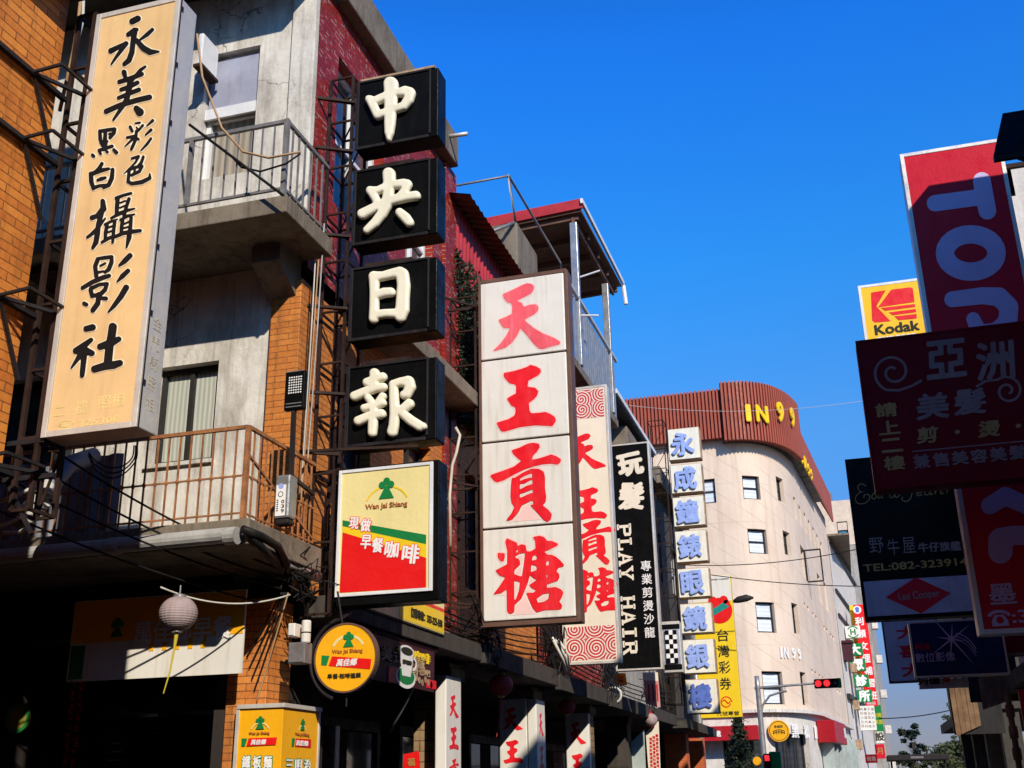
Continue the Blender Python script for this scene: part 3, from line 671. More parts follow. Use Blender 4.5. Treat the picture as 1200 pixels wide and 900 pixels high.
# shop fronts set back behind the arcade
for i, (y0, y1, own) in enumerate([(9.6, 13.0, cb), (13.5, 16.7, s2), (17.5, 20.5, s3), (21.0, 23.3, s3), (24.7, 29.0, s4)]):
    sf = obj('shop_front', MB().box(-7.25, -7.1, y0, y0+.12, 0, 2.6).box(-7.25, -7.1, y1-.12, y1, 0, 2.6).box(-7.25, -7.1, y0+.13, y1-.13, 2.45, 2.6), 'dark_frame', own)
    for k in range(3): a = y0+.14+(y1-y0-.28)*k/3; obj('door', MB().box(-7.2, -7.15, a, a+(y1-y0-.28)/3-.02, .05, 2.43), ['pane_dark', 'shop_dark'][k % 2], sf)

# ------------------------------------------------------------------ the department store on the far corner
c0, c1, c2 = np.array([-4.35, 50.]), np.array([-2.15, 50.]), np.array([-1.62, 54.6])
arc = [tuple(c0*(1-t)**2+c1*2*t*(1-t)+c2*t*t) for t in np.linspace(0, 1, 17)]
pI = Path([(-13, 50)]+arc+[(-.42, 70), (-13, 70)])
uE = pI.u[-2]
def hpx(x, y, w, h):
    u0, z0 = pI.pix(x-w/2, y); u1, z1 = pI.pix(x+w/2, y); k = .5*(mpp(pI.at(u0, z0))+mpp(pI.at(u1, z1))); zc = (z0+z1)/2
    return (u0, u1, zc-h*k*.52, zc+h*k*.52)
big = [hpx(*q) for q in [(831, 575.5, 15, 28), (880.5, 571.5, 20, 27), (888, 634.5, 22, 28), (897.5, 723.5, 22, 34), (906, 806, 24, 36)]]
nar = [hpx(*q) for q in [(914.5, 574, 8, 28), (922.5, 637, 8, 27), (932.5, 725, 7, 34), (942.5, 807, 7, 36)]]
slit = [hpx(*q) for q in [(932, 596, 2.2, 26), (938, 605, 2.0, 24), (944, 613, 1.9, 23), (949, 621, 1.8, 22), (954, 629, 1.7, 21), (958.6, 637, 1.6, 20), (963, 645, 1.5, 18),
        (942, 660, 4.5, 36), (960.6, 690, 3, 32), (968, 699, 2.6, 32),
        (943, 709, 1.7, 5), (947, 713, 1.7, 5), (953, 720, 1.7, 5), (956.5, 724, 1.7, 5), (966, 736, 1.5, 5), (969, 739, 1.5, 5), (973.6, 745, 1.5, 5), (976.5, 748, 1.5, 5),
        (952, 787, 1.7, 5), (956, 789.5, 1.7, 5), (961, 793, 1.7, 5), (964.5, 795.5, 1.6, 5), (982, 810, 1.4, 5), (984.4, 812, 1.4, 5)]]
st = thing('department_store', 'cream rounded corner department store with a red ribbed crown', 'building', (-6, 60, 0))
m_, n_, b_ = nodes('cream_tile'); g_ = n_.nodes.new('ShaderNodeNewGeometry'); p_ = g_.outputs['Position']; sp_ = n_.nodes.new('ShaderNodeSeparateXYZ'); lk(n_, p_, sp_.inputs[0])
s_ = math_(n_, 'ADD', sp_.outputs[2], math_(n_, 'MULTIPLY', sp_.outputs[0], .75)); j_ = math_(n_, 'LESS_THAN', math_(n_, 'FRACT', math_(n_, 'MULTIPLY', s_, 1.15)), .06)  # diagonal lines: shadow of raking sun on the joints, put into the colour
j2_ = math_(n_, 'LESS_THAN', math_(n_, 'FRACT', math_(n_, 'MULTIPLY', sp_.outputs[2], .55)), .014)
c_ = mixc(n_, ramp(n_, noise(n_, p_, .5, 6), .3, .7), (.67, .515, .39), (.77, .615, .475)); c_ = mixc(n_, math_(n_, 'MULTIPLY', math_(n_, 'MAXIMUM', j_, j2_), math_(n_, 'MULTIPLY', ramp(n_, noise(n_, p_, .9, 3), .35, .65), .55)), c_, (.42, .31, .22))
c_ = mixc(n_, math_(n_, 'MULTIPLY', ramp(n_, noise(n_, scaled(n_, p_, (1.6, 1.6, .12)), 1.5, 6, .65), .52, .75), .5), c_, (.40, .29, .20))
finish(n_, b_, c_, .6, p_, .15, 8, 0, .15, .2); MATS['cream_tile'] = m_
obj('wall', wall(pI, 4.6, 16.9, big+nar+slit, .32), 'cream_tile', st)
for h in big: window(st, pI, h, .16, 'dark_frame', 'blind_white', 1, 2, .07, .1)
for h in nar: window(st, pI, h, .2, 'dark_frame', 'pane_dark', 1, 2, .05, .06)
for h in slit[7:10]: window(st, pI, h, .25, 'dark_frame', 'pane_dark', 1, 1, .04, .05)
sash = MB(); h = slit[7]; a, d_ = pI.at(h[1], h[2], 0), pI.at(h[1], h[3], 0)
nn = pI.tan(h[1]); ox = np.array([nn[1], -nn[0]])*.75
q0, q1 = (a[0]+ox[0], a[1]+ox[1], a[2]), (d_[0]+ox[0], d_[1]+ox[1], d_[2])
for s_, e_ in ((a, q0), (d_, q1), (q0, q1), (a, d_)): sash.bar(s_, e_, .07)
obj('open_sash', sash, 'dark_frame', st)
gf = [(pI.u[1]-7.0, pI.u[1]-4.6, .2, 3.7), (pI.u[1]-1.2, pI.u[1]+.6, .2, 3.6), (pI.u[1]+1.0, pI.u[1]+3.6, .2, 3.6)]+[(uE-15+i*2.6, uE-13.0+i*2.6, .2, 3.6) for i in range(5)]
obj('ground_floor_wall', wall(pI.off(-.03), 0, 4.45, gf, .4), 'pale_wall', st)
for h in gf: window(st, pI.off(-.03), h, .3, 'dark_frame', 'pane_dark', 3, 1, .08, .08, 'shop_window')
lm = MB(); po = pI.off(.12)
for a, b in zip(po.p[1:-2], po.p[2:-1]): lm.bar((a[0], a[1], 4.52), (b[0], b[1], 4.52), .3, .14)
lm.bar((*po.p[0], 4.52), (*po.p[1], 4.52), .3, .14); obj('ledge', lm, 'pale_wall', st)
for i in range(9):
    u = uE-15.6+i*1.75; a = pI.at(u, 0, -.02); b_ = pI.at(u, 0, -.55); obj('fin', MB().slab([(*a[:2], .1), (*b_[:2], .1), (*b_[:2], 3.2), (*a[:2], 4.2)], .1), 'fin_grey', st)
obj('roof', MB().add([(*q, 16.95) for q in pI.p], [tuple(range(len(pI.p)))[::-1]]), 'concrete', st)
def ribs(path, ua, ub, z0, z1, step=.17):
    mb = MB(); n = int((ub-ua)/step)
    for i in range(n):
        u = ua+(i+.5)*(ub-ua)/n; c = path.at(u, 0, -.0); t = path.tan(u); nr = np.array([t[1], -t[0]])
        a = np.array(c[:2])-t*.045; b = np.array(c[:2])+t*.045
        q = [(*(a+nr*.09), 0), (*(b+nr*.09), 0), (*b, 0), (*a, 0)]
        k = len(mb.v); mb.add([(x, y, z0) for x, y, _ in q]+[(x, y, z1) for x, y, _ in q], [(0,3,2,1),(4,5,6,7),(0,1,5,4),(1,2,6,5),(2,3,7,6),(3,0,4,7)])
    return mb
def backing(path, ua, ub, z0, z1):
    mb = MB(); us = [ua]+[x for x in path.u if ua < x < ub]+[ub]
    for a, b in zip(us, us[1:]): mb.quad(path.at(a, z0), path.at(b, z0), path.at(b, z1), path.at(a, z1)); mb.quad(path.at(a, z1, .25), path.at(b, z1, .25), path.at(b, z0, .25), path.at(a, z0, .25)); mb.quad(path.at(a, z0, .25), path.at(b, z0, .25), path.at(b, z0), path.at(a, z0)); mb.quad(path.at(a, z1), path.at(b, z1), path.at(b, z1, .25), path.at(a, z1, .25))
    return mb
paint('screen_back', (.20, .04, .025), .6, .12, 1, .15, (.1, .03, .02), bump=0)
pC = pI.off(.62); pS = pI.off(.38); pF = pI.off(.40); uc = pF.u[1]
fs = obj('flat_screen', backing(pF, 0.4, uc, 16.6, 18.95), 'screen_back', st); obj('rib', ribs(pF, .4, uc-.05, 16.6, 19.0), 'terracotta_screen', fs)
uq = pC.u[1]; ue = pC.u[-2]
cs_ = obj('curved_screen', backing(pC, uq, uq+6.2, 16.4, 19.2), 'screen_back', st); obj('rib', ribs(pC, uq, uq+6.2, 16.4, 19.25), 'terracotta_screen', cs_)
ss = obj('side_screen', backing(pS, uq+6.0, pS.u[-2], 16.75, 18.4), 'screen_back', st); obj('rib', ribs(pS, uq+6.0, pS.u[-2], 16.75, 18.45), 'terracotta_screen', ss)
so = MB()
for i in range(74):
    u = uq+i*.21; a = pC.at(u, 16.45, .1); b = pC.at(u, 16.45, .55); so.bar(a, b, .12, .06)
obj('soffit_rack', so, 'dark_frame', st)
def letters_on(path, items, o, mat, parent, name='letter', bold=.04, ext=.08):
    for ch, x, y, h, w_ in items:
        u, z = path.pix(x, y); p = path.at(u, z, -o); t = path.tan(u); nr = np.array([t[1], -t[0]]); k = mpp(p); V, F = text(ch, bold, ext)
        ex = V[:, 0].max()-V[:, 0].min(); V = V.copy(); sx = (w_*k/ex) if w_ else h*k
        obj(name, MB().add([(p[0]+t[0]*a*sx+nr[0]*c, p[1]+t[1]*a*sx+nr[1]*c, z+b*h*k) for a, b, c in V], F), mat, parent)
isg = thing('store_sign', 'large yellow IN99 letters on the rounded red crown', 'sign', pC.at(uq+3, 17.4, -.3))
letters_on(pC, [('I', 874.6, 485.5, 21, 6.5), ('N', 889.6, 486.5, 21, 18), ('9', 910, 484, 25, 14), ('9', 924, 490, 24, 10.5)], .16, 'in_yellow', isg)
is2 = thing('store_sign', 'yellow IN99 letters seen edge on along the side of the red crown', 'sign', pS.at(uq+8.0, 17.2, -.3))
letters_on(pS, [('I', 935.3, 536, 16, None), ('N', 939.2, 543.5, 15, None), ('9', 943, 551, 15, None), ('9', 946.4, 557, 14, None)], .16, 'in_yellow', is2)
is3 = thing('store_sign', 'small white IN99 letters on the cream wall above the traffic light', 'sign', pI.at(pI.pix(925, 772)[0], pI.pix(925, 772)[1], -.1))
letters_on(pI, [('I', 914.5, 764.5, 13, 2.5), ('N', 920.3, 765, 13, 8), ('9', 929.3, 766, 13, 7), ('9', 936, 767, 13, 6.5)], .02, 'white_letter', is3, bold=.02, ext=.05)
# boards over its ground floor
aw = thing('shop_fascia', 'red shop fascia with white letters at the store corner by the conifer', 'sign', (-5.4, 49.2, 3.4))
f = Face('Y', 49.1); a0, _ = f.pix(800, 860); a1, _ = f.pix(889, 860); z1 = f.pix(885, 849.5)[1]; z0 = f.pix(885, 867)[1]
obj('board', MB().box(a0, a1, 49.1, 49.95, z0, z1), 'deep_red', aw, .03); lt = MB(); f.t(lt, '代購處', 834, 860, 7, bold=.03); f.t(lt, '鱻', 820, 860, 7, bold=.02); obj('lettering', lt, 'white_letter', aw)
u, z = pI.pix(957.5, 858); p0 = pI.at(u, 0, -.02); p1 = pI.at(u+4.6, 0, -.02); q0 = pI.at(u, 0, -.8); q1 = pI.at(u+4.6, 0, -.8)
aw2 = thing('shop_fascia', 'red box awning with a white patch on the street side of the store', 'sign', (*p0[:2], z-.4))
obj('board', MB().add([(*p0[:2], z-.45), (*q0[:2], z-.45), (*q1[:2], z-.45), (*p1[:2], z-.45), (*p0[:2], z+.5), (*q0[:2], z+.5), (*q1[:2], z+.5), (*p1[:2], z+.5)], [(0,3,2,1),(4,5,6,7),(0,1,5,4),(1,2,6,5),(2,3,7,6),(3,0,4,7)]), 'deep_red', aw2, .02)
a_ = pI.at(u+3.7, 0, -.81); b_ = pI.at(u+4.4, 0, -.81); obj('patch', MB().slab([(*a_[:2], z-.15), (*b_[:2], z-.15), (*b_[:2], z+.3), (*a_[:2], z+.3)], .01), 'white_letter', aw2)
u, z = pI.pix(909, 857); c = pI.at(u, z, -.25)
rs = thing('round_sign', 'yellow round shop sign beside white letters on the store wall', 'sign', (c[0], c[1], z-.5))
f = Face('Y', c[1]); mb = MB(); f.disc(mb, c[0], z, .44, 0, .12); obj('disc', mb, 'orange_yellow', rs, .01)
mb = MB(); f.ring(mb, [(c[0]+.38*math.cos(t), z+.38*math.sin(t)) for t in np.linspace(0, 6.2832, 33)], .025, .121); f.ring(mb, [(c[0]-.24+.48*i/10, z-.02+.06*math.sin(math.pi*i/10)) for i in range(11)], .035, .121); f.ring(mb, [(c[0]-.24+.48*i/10, z-.1+.06*math.sin(math.pi*i/10)) for i in range(11)], .035, .121)
for i in range(5): f.rect(mb, c[0]-.235+i*.11, c[0]-.205+i*.11, z-.14, z+.0, .121)
f.put(mb, text('黑橋牌', .02, .003), c[0], z+.17, .36, .12, .121); obj('lettering', mb, 'dark_letter', rs)
ws = thing('wall_letters', 'big white characters on the store wall right of the yellow disc', 'sign', pI.at(pI.pix(940, 864)[0], pI.pix(940, 864)[1], -.1))
letters_on(pI, [('黑', 930.5, 857, 15, 13), ('橋', 944, 857.5, 15, 13), ('牌', 954.8, 858, 15, 8.5)], .03, 'white_letter', ws, bold=.02, ext=.05)

# ------------------------------------------------------------------ farther down the street
wb = thing('white_building', 'narrow white building with dark slanted eaves beyond the store', 'building', (-3, 80, 0))
pw = Path([(-.40, 70.1), (1.05, 88)])
z_ = lambda x, y: pw.pix(x, y)
obj('wall', wall(pw, 0, 15.9), 'pale_wall', wb)
obj('end_wall', MB().box(-10, -.42, 70.05, 70.15, 15.2, 15.9), 'pale_wall', wb); obj('roof', MB().box(-10, .9, 70.2, 88, 15.88, 16.0), 'concrete', wb)
for z in (11.2, 12.7, 15.6): obj('eave', MB().bar((-.32, 71, z), (1.12, 88, z), .22, .16), 'dark_frame', wb)
obj('hood', MB().box(-.3, .35, 71.0, 72.5, 9.5, 9.65).box(-.3, .3, 71.1, 72.4, 8.5, 9.5), 'mauve_dark', wb)
for i in range(12): y = 71+i*1.4; zz = 3.4+(i*2.3) % 7; obj('air_conditioner', MB().box(-.25+(y-70)*.081, .12+(y-70)*.081, y, y+.8, zz, zz+.55), 'rust_edge', wb, .02)
obj('ledge', MB().bar((-.3, 70.5, 6.4), (1.1, 87, 6.4), .3, .25), 'dark_frame', wb)
f = Face('Y', 90.); xl, zt = f.pix(965, 588); xr = f.pix(1044, 917)[0]
tb = thing('cream_tower', 'cream tower block with one teal window rising beyond the white building', 'building', (0, 95, 0))
pt = Path([(-9, 90), (xr, 90), (xr+.9, 112)])
tw = [f.pix(982, 626)[0]+9, f.pix(994.5, 626)[0]+9, f.pix(988, 635)[1], f.pix(988, 611)[1]]
obj('wall', wall(pt, f.pix(1000, 638)[1], zt, [tuple(tw)], .3), 'cream_wall', tb); obj('lower_wall', wall(pt.off(-.05), 0, f.pix(1000, 638)[1], [], .3), 'grey_plaster', tb)
w = window(tb, pt, tuple(tw), .15, 'dark_frame', 'pane_teal', 1, 1, .1, .1); obj('shade_panel', MB().box(tw[0]-8.95, tw[1]-9.05, 90.05, 90.09, tw[2]+.95, tw[3]-.08), 'cream_wall', w)
obj('roof', MB().box(-9, xr-.1, 90.2, 112, zt-.3, zt-.1), 'concrete', tb)
for i in range(6):
    xx, zz = f.pix(1044-18*(i/6), 880-i*44); 
    ax = xr+.02; obj('air_conditioner', MB().box(ax+.1, ax+.55, 92, 92.9, 2.4+i*2.6, 3.0+i*2.6), 'pale_wall', tb, .02)
obj('water_tank', MB().lathe((f.pix(967, 590)[0], 91.5, zt-.1), [(.6, 0), (.6, 1.1), (.3, 1.4)], 14), 'galvanised', tb)

# ------------------------------------------------------------------ right hand side of the street, in shade
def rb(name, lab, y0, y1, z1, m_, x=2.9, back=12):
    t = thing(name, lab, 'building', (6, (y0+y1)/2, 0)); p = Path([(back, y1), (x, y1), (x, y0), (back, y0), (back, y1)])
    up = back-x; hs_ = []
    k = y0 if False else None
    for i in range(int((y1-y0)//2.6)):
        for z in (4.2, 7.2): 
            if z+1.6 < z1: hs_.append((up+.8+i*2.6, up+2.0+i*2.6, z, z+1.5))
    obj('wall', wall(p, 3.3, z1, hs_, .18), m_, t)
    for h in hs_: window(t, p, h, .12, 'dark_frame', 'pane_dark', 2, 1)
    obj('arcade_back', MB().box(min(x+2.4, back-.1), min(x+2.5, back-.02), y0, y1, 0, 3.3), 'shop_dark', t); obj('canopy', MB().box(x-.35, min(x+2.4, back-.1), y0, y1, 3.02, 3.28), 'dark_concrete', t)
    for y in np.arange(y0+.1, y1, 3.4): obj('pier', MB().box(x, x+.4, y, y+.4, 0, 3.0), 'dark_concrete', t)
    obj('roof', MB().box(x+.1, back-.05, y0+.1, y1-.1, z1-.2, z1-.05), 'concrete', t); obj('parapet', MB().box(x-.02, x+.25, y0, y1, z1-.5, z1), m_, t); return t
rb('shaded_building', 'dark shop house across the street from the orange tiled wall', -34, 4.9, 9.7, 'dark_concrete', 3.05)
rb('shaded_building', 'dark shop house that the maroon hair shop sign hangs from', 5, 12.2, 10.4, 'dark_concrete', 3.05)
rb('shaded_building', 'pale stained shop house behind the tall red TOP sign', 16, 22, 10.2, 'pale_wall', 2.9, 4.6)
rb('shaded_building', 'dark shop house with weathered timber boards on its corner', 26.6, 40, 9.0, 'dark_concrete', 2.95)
rb('added_end_block', 'dark shop house closing the street behind the viewer', -56, -44, 13.5, 'dark_concrete', -9.0)  # added out of view to cut the sky fill on shaded walls
t = thing('timber_cladding', 'weathered brown timber board panel nearest the end of the street', 'panel', (2.4, 26, 2.4))
f = Face('Y', 26.); mb = MB(); q = [f.pix(*p) for p in [(1112, 806), (1121, 863), (1150, 850), (1142, 800)]]
for i in range(5):
    a = i/5; b = (i+.94)/5; L = lambda u, v: tuple((np.array(q[0])*(1-u)+np.array(q[3])*u)*(1-v)+(np.array(q[1])*(1-u)+np.array(q[2])*u)*v)
    f.poly(mb, [L(a, 0), L(a, 1), L(b, 1), L(b, 0)], 0, .04+.01*(i % 2))
obj('boards', mb, 'wood_old', t); obj('frame', MB().box(1.95, 2.95, 26.02, 26.1, 2.5, 3.4), 'dark_frame', t)
t = thing('timber_cladding', 'brown timber board panel just below the red sign with the telephone mark', 'panel', (2.6, 22, 2.6))
f = Face('Y', 22.); mb = MB(); q = [f.pix(*p) for p in [(1146, 795), (1152, 832), (1192, 818), (1180, 765)]]
for i in range(5):
    a = i/5; b = (i+.94)/5; f.poly(mb, [L(a, 0), L(a, 1), L(b, 1), L(b, 0)], 0, .04+.01*(i % 2))
obj('boards', mb, 'wood_old', t); obj('frame', MB().box(2.0, 2.85, 22.02, 22.08, 2.9, 3.8), 'dark_frame', t)
# ------------------------------------------------------------------ brush characters, drawn stroke by stroke
G = {}
G['天'] = glyph(polys=[[(218,135),(340,80),(420,40),(470,20),(520,25),(552,50),(548,80),(520,125),(440,165),(365,205),(420,225),(440,270),(500,245),(570,240),(595,265),(590,310),(550,345),(460,395),(455,415),(560,500),(650,550),(760,595),(825,635),(820,660),(740,680),(640,712),(600,705),(540,650),(470,560),(405,490),(375,560),(320,640),(250,695),(110,738),(190,660),(250,580),(298,490),(230,490),(205,460),(175,405),(250,375),(315,340),(320,260),(305,225),(270,220),(235,180)]])
G['王'] = glyph(polys=[[(228,155),(330,135),(420,110),(475,90),(510,68),(570,85),(615,110),(622,140),(600,175),(490,235),(480,300),(560,310),(595,345),(580,395),(550,430),(495,470),(500,550),(520,580),(600,575),(665,565),(720,585),(770,620),(780,660),(745,715),(660,710),(560,705),(400,725),(240,772),(205,770),(180,735),(150,680),(280,640),(340,605),(355,560),(350,515),(310,500),(280,455),(262,425),(310,395),(358,370),(360,290),(345,275),(290,262),(250,220),(230,190)]])
G['貢'] = glyph(polys=[[(310,115),(400,85),(480,45),(540,35),(600,45),(610,80),(580,130),(540,170),(525,215),(600,200),(680,175),(730,157),(790,180),(835,210),(825,245),(795,265),(720,255),(640,262),(540,285),(440,320),(330,375),(230,430),(160,452),(130,440),(85,385),(100,372),(220,330),(340,285),(415,225),(385,205),(330,155)],
    [(315,405),(345,405),(430,350),(520,308),(600,310),(650,340),(665,400),(665,520),(678,600),(672,660),(640,695),(700,740),(738,790),(725,845),(690,872),(650,850),(580,770),(505,690),(545,685),(535,640),(420,695),(385,770),(320,845),(260,862),(258,845),(310,780),(340,710),(312,670),(300,600),(305,480)]],
    holes=[[(400,415),(450,385),(528,355),(530,405),(500,402),(440,420),(400,440)],[(400,470),(450,465),(500,435),(532,420),(534,470),(480,485),(430,510),(398,528)],[(400,575),(450,560),(500,540),(536,525),(538,560),(480,580),(430,605),(398,618)]], soft=8)
G['糖'] = glyph(polys=[[(120,205),(195,210),(195,250),(185,295),(150,295),(122,255)],
    [(215,52),(270,75),(325,100),(330,135),(370,115),(415,125),(425,190),(470,190),(520,160),(515,80),(490,40),(560,25),(610,40),(645,80),(690,80),(760,110),(750,130),(690,160),(610,195),(650,225),(690,225),(740,250),(780,285),(820,330),(815,352),(765,360),(740,400),(770,430),(772,465),(755,500),(640,540),(640,575),(730,565),(790,590),(815,625),(795,680),(770,720),(800,755),(795,795),(770,805),(620,810),(530,835),(490,790),(450,700),(420,625),(500,625),(525,600),(480,580),(450,545),(535,490),(500,475),(460,440),(440,520),(400,620),(370,690),(300,755),(295,830),(265,850),(235,845),(218,810),(215,590),(160,630),(70,648),(130,570),(200,465),(140,445),(95,392),(220,325),(222,180),(200,90)]],
    holes=[[(305,245),(350,215),(410,205),(395,330),(375,455),(340,445),(295,430),(300,385),(360,330),(355,290),(340,265),(310,260)],[(312,200),(328,168),(338,178),(320,212)],[(295,500),(355,515),(345,600),(310,700),(296,700)],[(480,290),(490,245),(515,225),(535,250),(530,275)],[(470,410),(475,330),(530,345),(532,385)],[(630,315),(650,285),(665,300),(655,335),(635,345)],[(630,460),(640,428),(650,440),(642,470)],[(530,690),(600,640),(665,630),(655,690),(610,720),(545,732)]], soft=6, step=6)
G['中'] = glyph([[(405,150,72),(405,250,65),(400,400,58),(392,560,52),(385,660,42),(382,725,20)],[(170,305,28),(240,325,38),(330,285,38),(400,260,40)],[(470,240,35),(560,225,50),(605,240,52),(590,310,45),(540,380,38),(450,410,35)],[(185,315,40),(230,400,42),(265,475,42),(340,450,36)]])
G['央'] = glyph([[(385,150,62),(388,240,58),(378,350,50),(360,470,50),(310,570,45),(240,660,42),(150,740,32)],[(190,325,38),(240,400,40),(260,450,35)],[(190,325,38),(270,320,34),(340,290,36),(440,260,38),(540,250,44),(580,255,42),(545,330,36),(500,390,36)],[(105,570,48),(200,520,44),(320,460,42),(450,415,44),(560,390,42),(670,375,42)],[(500,555,42),(560,610,50),(595,655,45)]])
G['日'] = glyph([[(275,240,50),(275,400,42),(275,560,44),(270,680,45)],[(275,240,50),(370,230,40),(470,205,45),(545,195,55)],[(570,215,62),(585,330,62),(575,460,62),(570,580,66),(550,660,52)],[(310,430,40),(380,405,44),(450,400,42)],[(290,640,44),(400,625,40),(500,625,44)]])
G['報'] = glyph([[(325,130,48),(325,220,42)],[(245,225,40),(330,190,38),(410,165,40)],[(115,370,44),(220,325,42),(330,285,40),(415,272,38)],[(255,385,34),(290,430,34)],[(410,370,34),(370,430,34)],[(215,495,34),(320,470,38),(410,440,34)],[(320,480,40),(310,560,40),(305,680,44),(300,755,40)],[(155,630,44),(270,580,42),(395,555,44)],[(522,245,38),(530,400,44),(535,560,45),(525,680,46),(510,745,48)],[(522,245,38),(600,220,40),(680,220,58),(700,270,50),(665,345,44),(635,355,38)],[(690,450,46),(630,500,40),(560,530,40)],[(560,500,40),(640,570,42),(720,635,48),(800,685,48),(835,685,34)]], soft=3)
INK = [  # character, photo offset, zoom, strokes
 ((115,10),12,[[(485,185,42),(565,145,42)],[(430,370,32),(520,310,38),(550,300,25)],[(515,340,42),(495,480,36),(480,620,38),(440,730,38),(375,785,30)],[(185,600,38),(280,550,30),(400,495,28)],[(400,495,32),(330,590,28),(250,700,20),(190,790,12)],[(770,300,24),(700,365,28),(600,440,15)],[(545,450,32),(640,560,42),(735,615,42),(860,610,12)]]),
 ((115,70),12,[[(370,180,36),(385,240,28)],[(670,100,16),(600,150,24),(540,220,22),(470,300,30)],[(305,315,30),(450,270,32),(620,205,30)],[(460,280,40),(440,420,40),(410,560,36)],[(330,425,28),(440,385,30),(560,325,28)],[(295,540,26),(440,480,28),(580,425,30)],[(120,730,36),(320,640,34),(560,570,36),(730,530,36)],[(400,580,38),(330,690,28),(220,850,16)],[(545,690,42),(590,740,58)]]),
 ((95,135),10,[[(225,190,20),(230,290,22)],[(225,190,18),(320,175,20),(400,165,20),(390,210,22),(345,265,20)],[(290,190,20),(285,300,24),(275,400,22)],[(235,325,18),(310,310,16)],[(245,355,14),(300,340,16)],[(215,415,18),(290,390,20),(370,365,18)],[(330,225,10),(350,215,10)],[(140,470,20),(155,485,18)],[(225,440,16),(235,455,16)],[(305,428,16),(315,435,16)],[(390,410,20),(420,440,22)],
   [(250,570,20),(215,630,22),(160,680,20)],[(120,690,26),(125,780,26),(150,860,22)],[(130,690,24),(240,650,24),(330,630,16)],[(375,640,22),(365,740,26),(330,820,24),(270,850,18)],[(200,765,16),(240,750,22),(290,735,16)],[(150,855,20),(220,830,18),(330,820,18)],
   [(640,98,10),(695,90,12)],[(580,140,18),(605,190,16)],[(655,145,10),(662,155,10)],[(730,120,14),(680,180,14)],[(545,265,16),(620,250,16),(680,285,14)],[(655,190,18),(640,300,18),(595,400,18)],[(620,270,14),(560,330,12),(515,375,6)],[(845,65,18),(775,130,8)],[(825,175,18),(760,235,10)],[(825,275,14),(780,340,16),(705,420,8)],
   [(600,510,14),(680,485,16),(640,560,12),(560,640,8),(500,695,5)],[(735,490,16),(710,560,18),(680,590,14)],[(570,640,16),(650,610,16),(720,600,18),(690,660,18),(600,705,16)],[(570,640,18),(555,780,20),(600,805,20),(720,785,24),(810,740,20),(810,690,10)],[(640,625,11),(625,680,11)]]),
 ((95,220),12,[[(310,190,32),(320,300,44),(230,400,30),(160,425,34)],[(300,330,36),(250,520,34),(235,650,38),(215,770,36),(170,850,22)],[(350,430,10),(250,560,24),(150,660,24),(95,700,20)],[(500,150,24),(600,110,20),(710,80,18)],[(520,160,30),(510,280,30),(505,380,26)],[(680,160,24),(640,280,24),(610,400,24)],[(560,215,11),(630,185,11)],[(555,285,11),(620,255,11)],[(430,430,16),(560,360,26),(660,320,20),(760,295,10)],[(340,520,16),(430,475,18),(520,445,8)],[(370,530,26),(350,640,26),(345,740,22)],[(480,480,24),(465,600,24),(450,770,20)],[(400,560,12),(450,540,12)],[(380,630,12),(440,610,12)],[(300,770,20),(400,710,22),(480,680,20)],[(560,455,18),(660,400,20),(760,375,10)],[(590,460,26),(575,560,26),(570,650,24)],[(710,420,24),(700,560,26),(680,700,36),(645,840,14)],[(620,510,12),(680,480,12)],[(610,570,12),(680,550,12)],[(490,690,22),(600,640,26),(720,620,28),(840,605,22)]]),
 ((80,290),11.25,[[(395,160,28),(360,250,28),(375,380,28)],[(395,150,20),(500,135,24),(580,125,22),(575,200,28),(540,290,28),(490,330,18)],[(430,245,14),(495,210,14)],[(380,335,18),(470,315,13)],[(195,535,26),(320,460,28),(460,400,30),(545,375,26)],[(300,560,28),(320,640,28)],[(310,540,26),(420,490,22),(520,480,22),(490,560,28),(430,620,28),(330,640,24)],[(410,620,30),(395,740,34),(330,830,32)],[(215,740,26),(245,755,26)],[(440,670,22),(505,675,26)],[(820,110,34),(750,180,34),(680,240,16)],[(795,310,28),(720,380,32),(650,455,10)],[(770,530,38),(700,650,36),(610,770,28),(535,855,12)]]),
 ((70,370),11.25,[[(355,175,38),(440,155,42)],[(420,320,28),(320,400,42),(220,465,42)],[(320,430,50),(250,560,30),(160,690,12)],[(330,480,44),(320,600,36),(305,740,34),(300,790,30)],[(340,460,50),(430,495,38)],[(705,150,54),(690,260,54),(660,420,54),(640,620,54)],[(540,410,42),(680,360,50),(785,310,34)],[(465,705,46),(600,665,50),(720,650,50),(800,625,40)]]),
]
# ------------------------------------------------------------------ sign building helpers
def lightbox(parent, Y, x0, x1, z0, z1, depth, fmat, cmat, fw=.03, proud=.004, pname='face_panel'):
    """an upright box sign whose face looks along -Y; returns the plane of its face"""
    obj('cabinet', MB().box(x0, x1, Y, Y+depth, z0, z1), cmat, parent, .008)
    if fw:
        mb = MB(); 
        mb.box(x0-.004, x0+fw, Y-.014, Y-.0005, z0-.004, z1+.004).box(x1-fw, x1+.004, Y-.014, Y-.0005, z0-.004, z1+.004).box(x0+fw+.001, x1-fw-.001, Y-.013, Y-.0005, z0-.004, z0+fw).box(x0+fw+.001, x1-fw-.001, Y-.013, Y-.0005, z1-fw, z1+.004)
        obj('frame', mb, cmat, parent, .003)
    obj(pname, MB().box(x0+fw+.002, x1-fw-.002, Y-proud-.002, Y-.001, z0+fw+.002, z1-fw-.002), fmat, parent)
    return Face('Y', Y-proud-.0025)
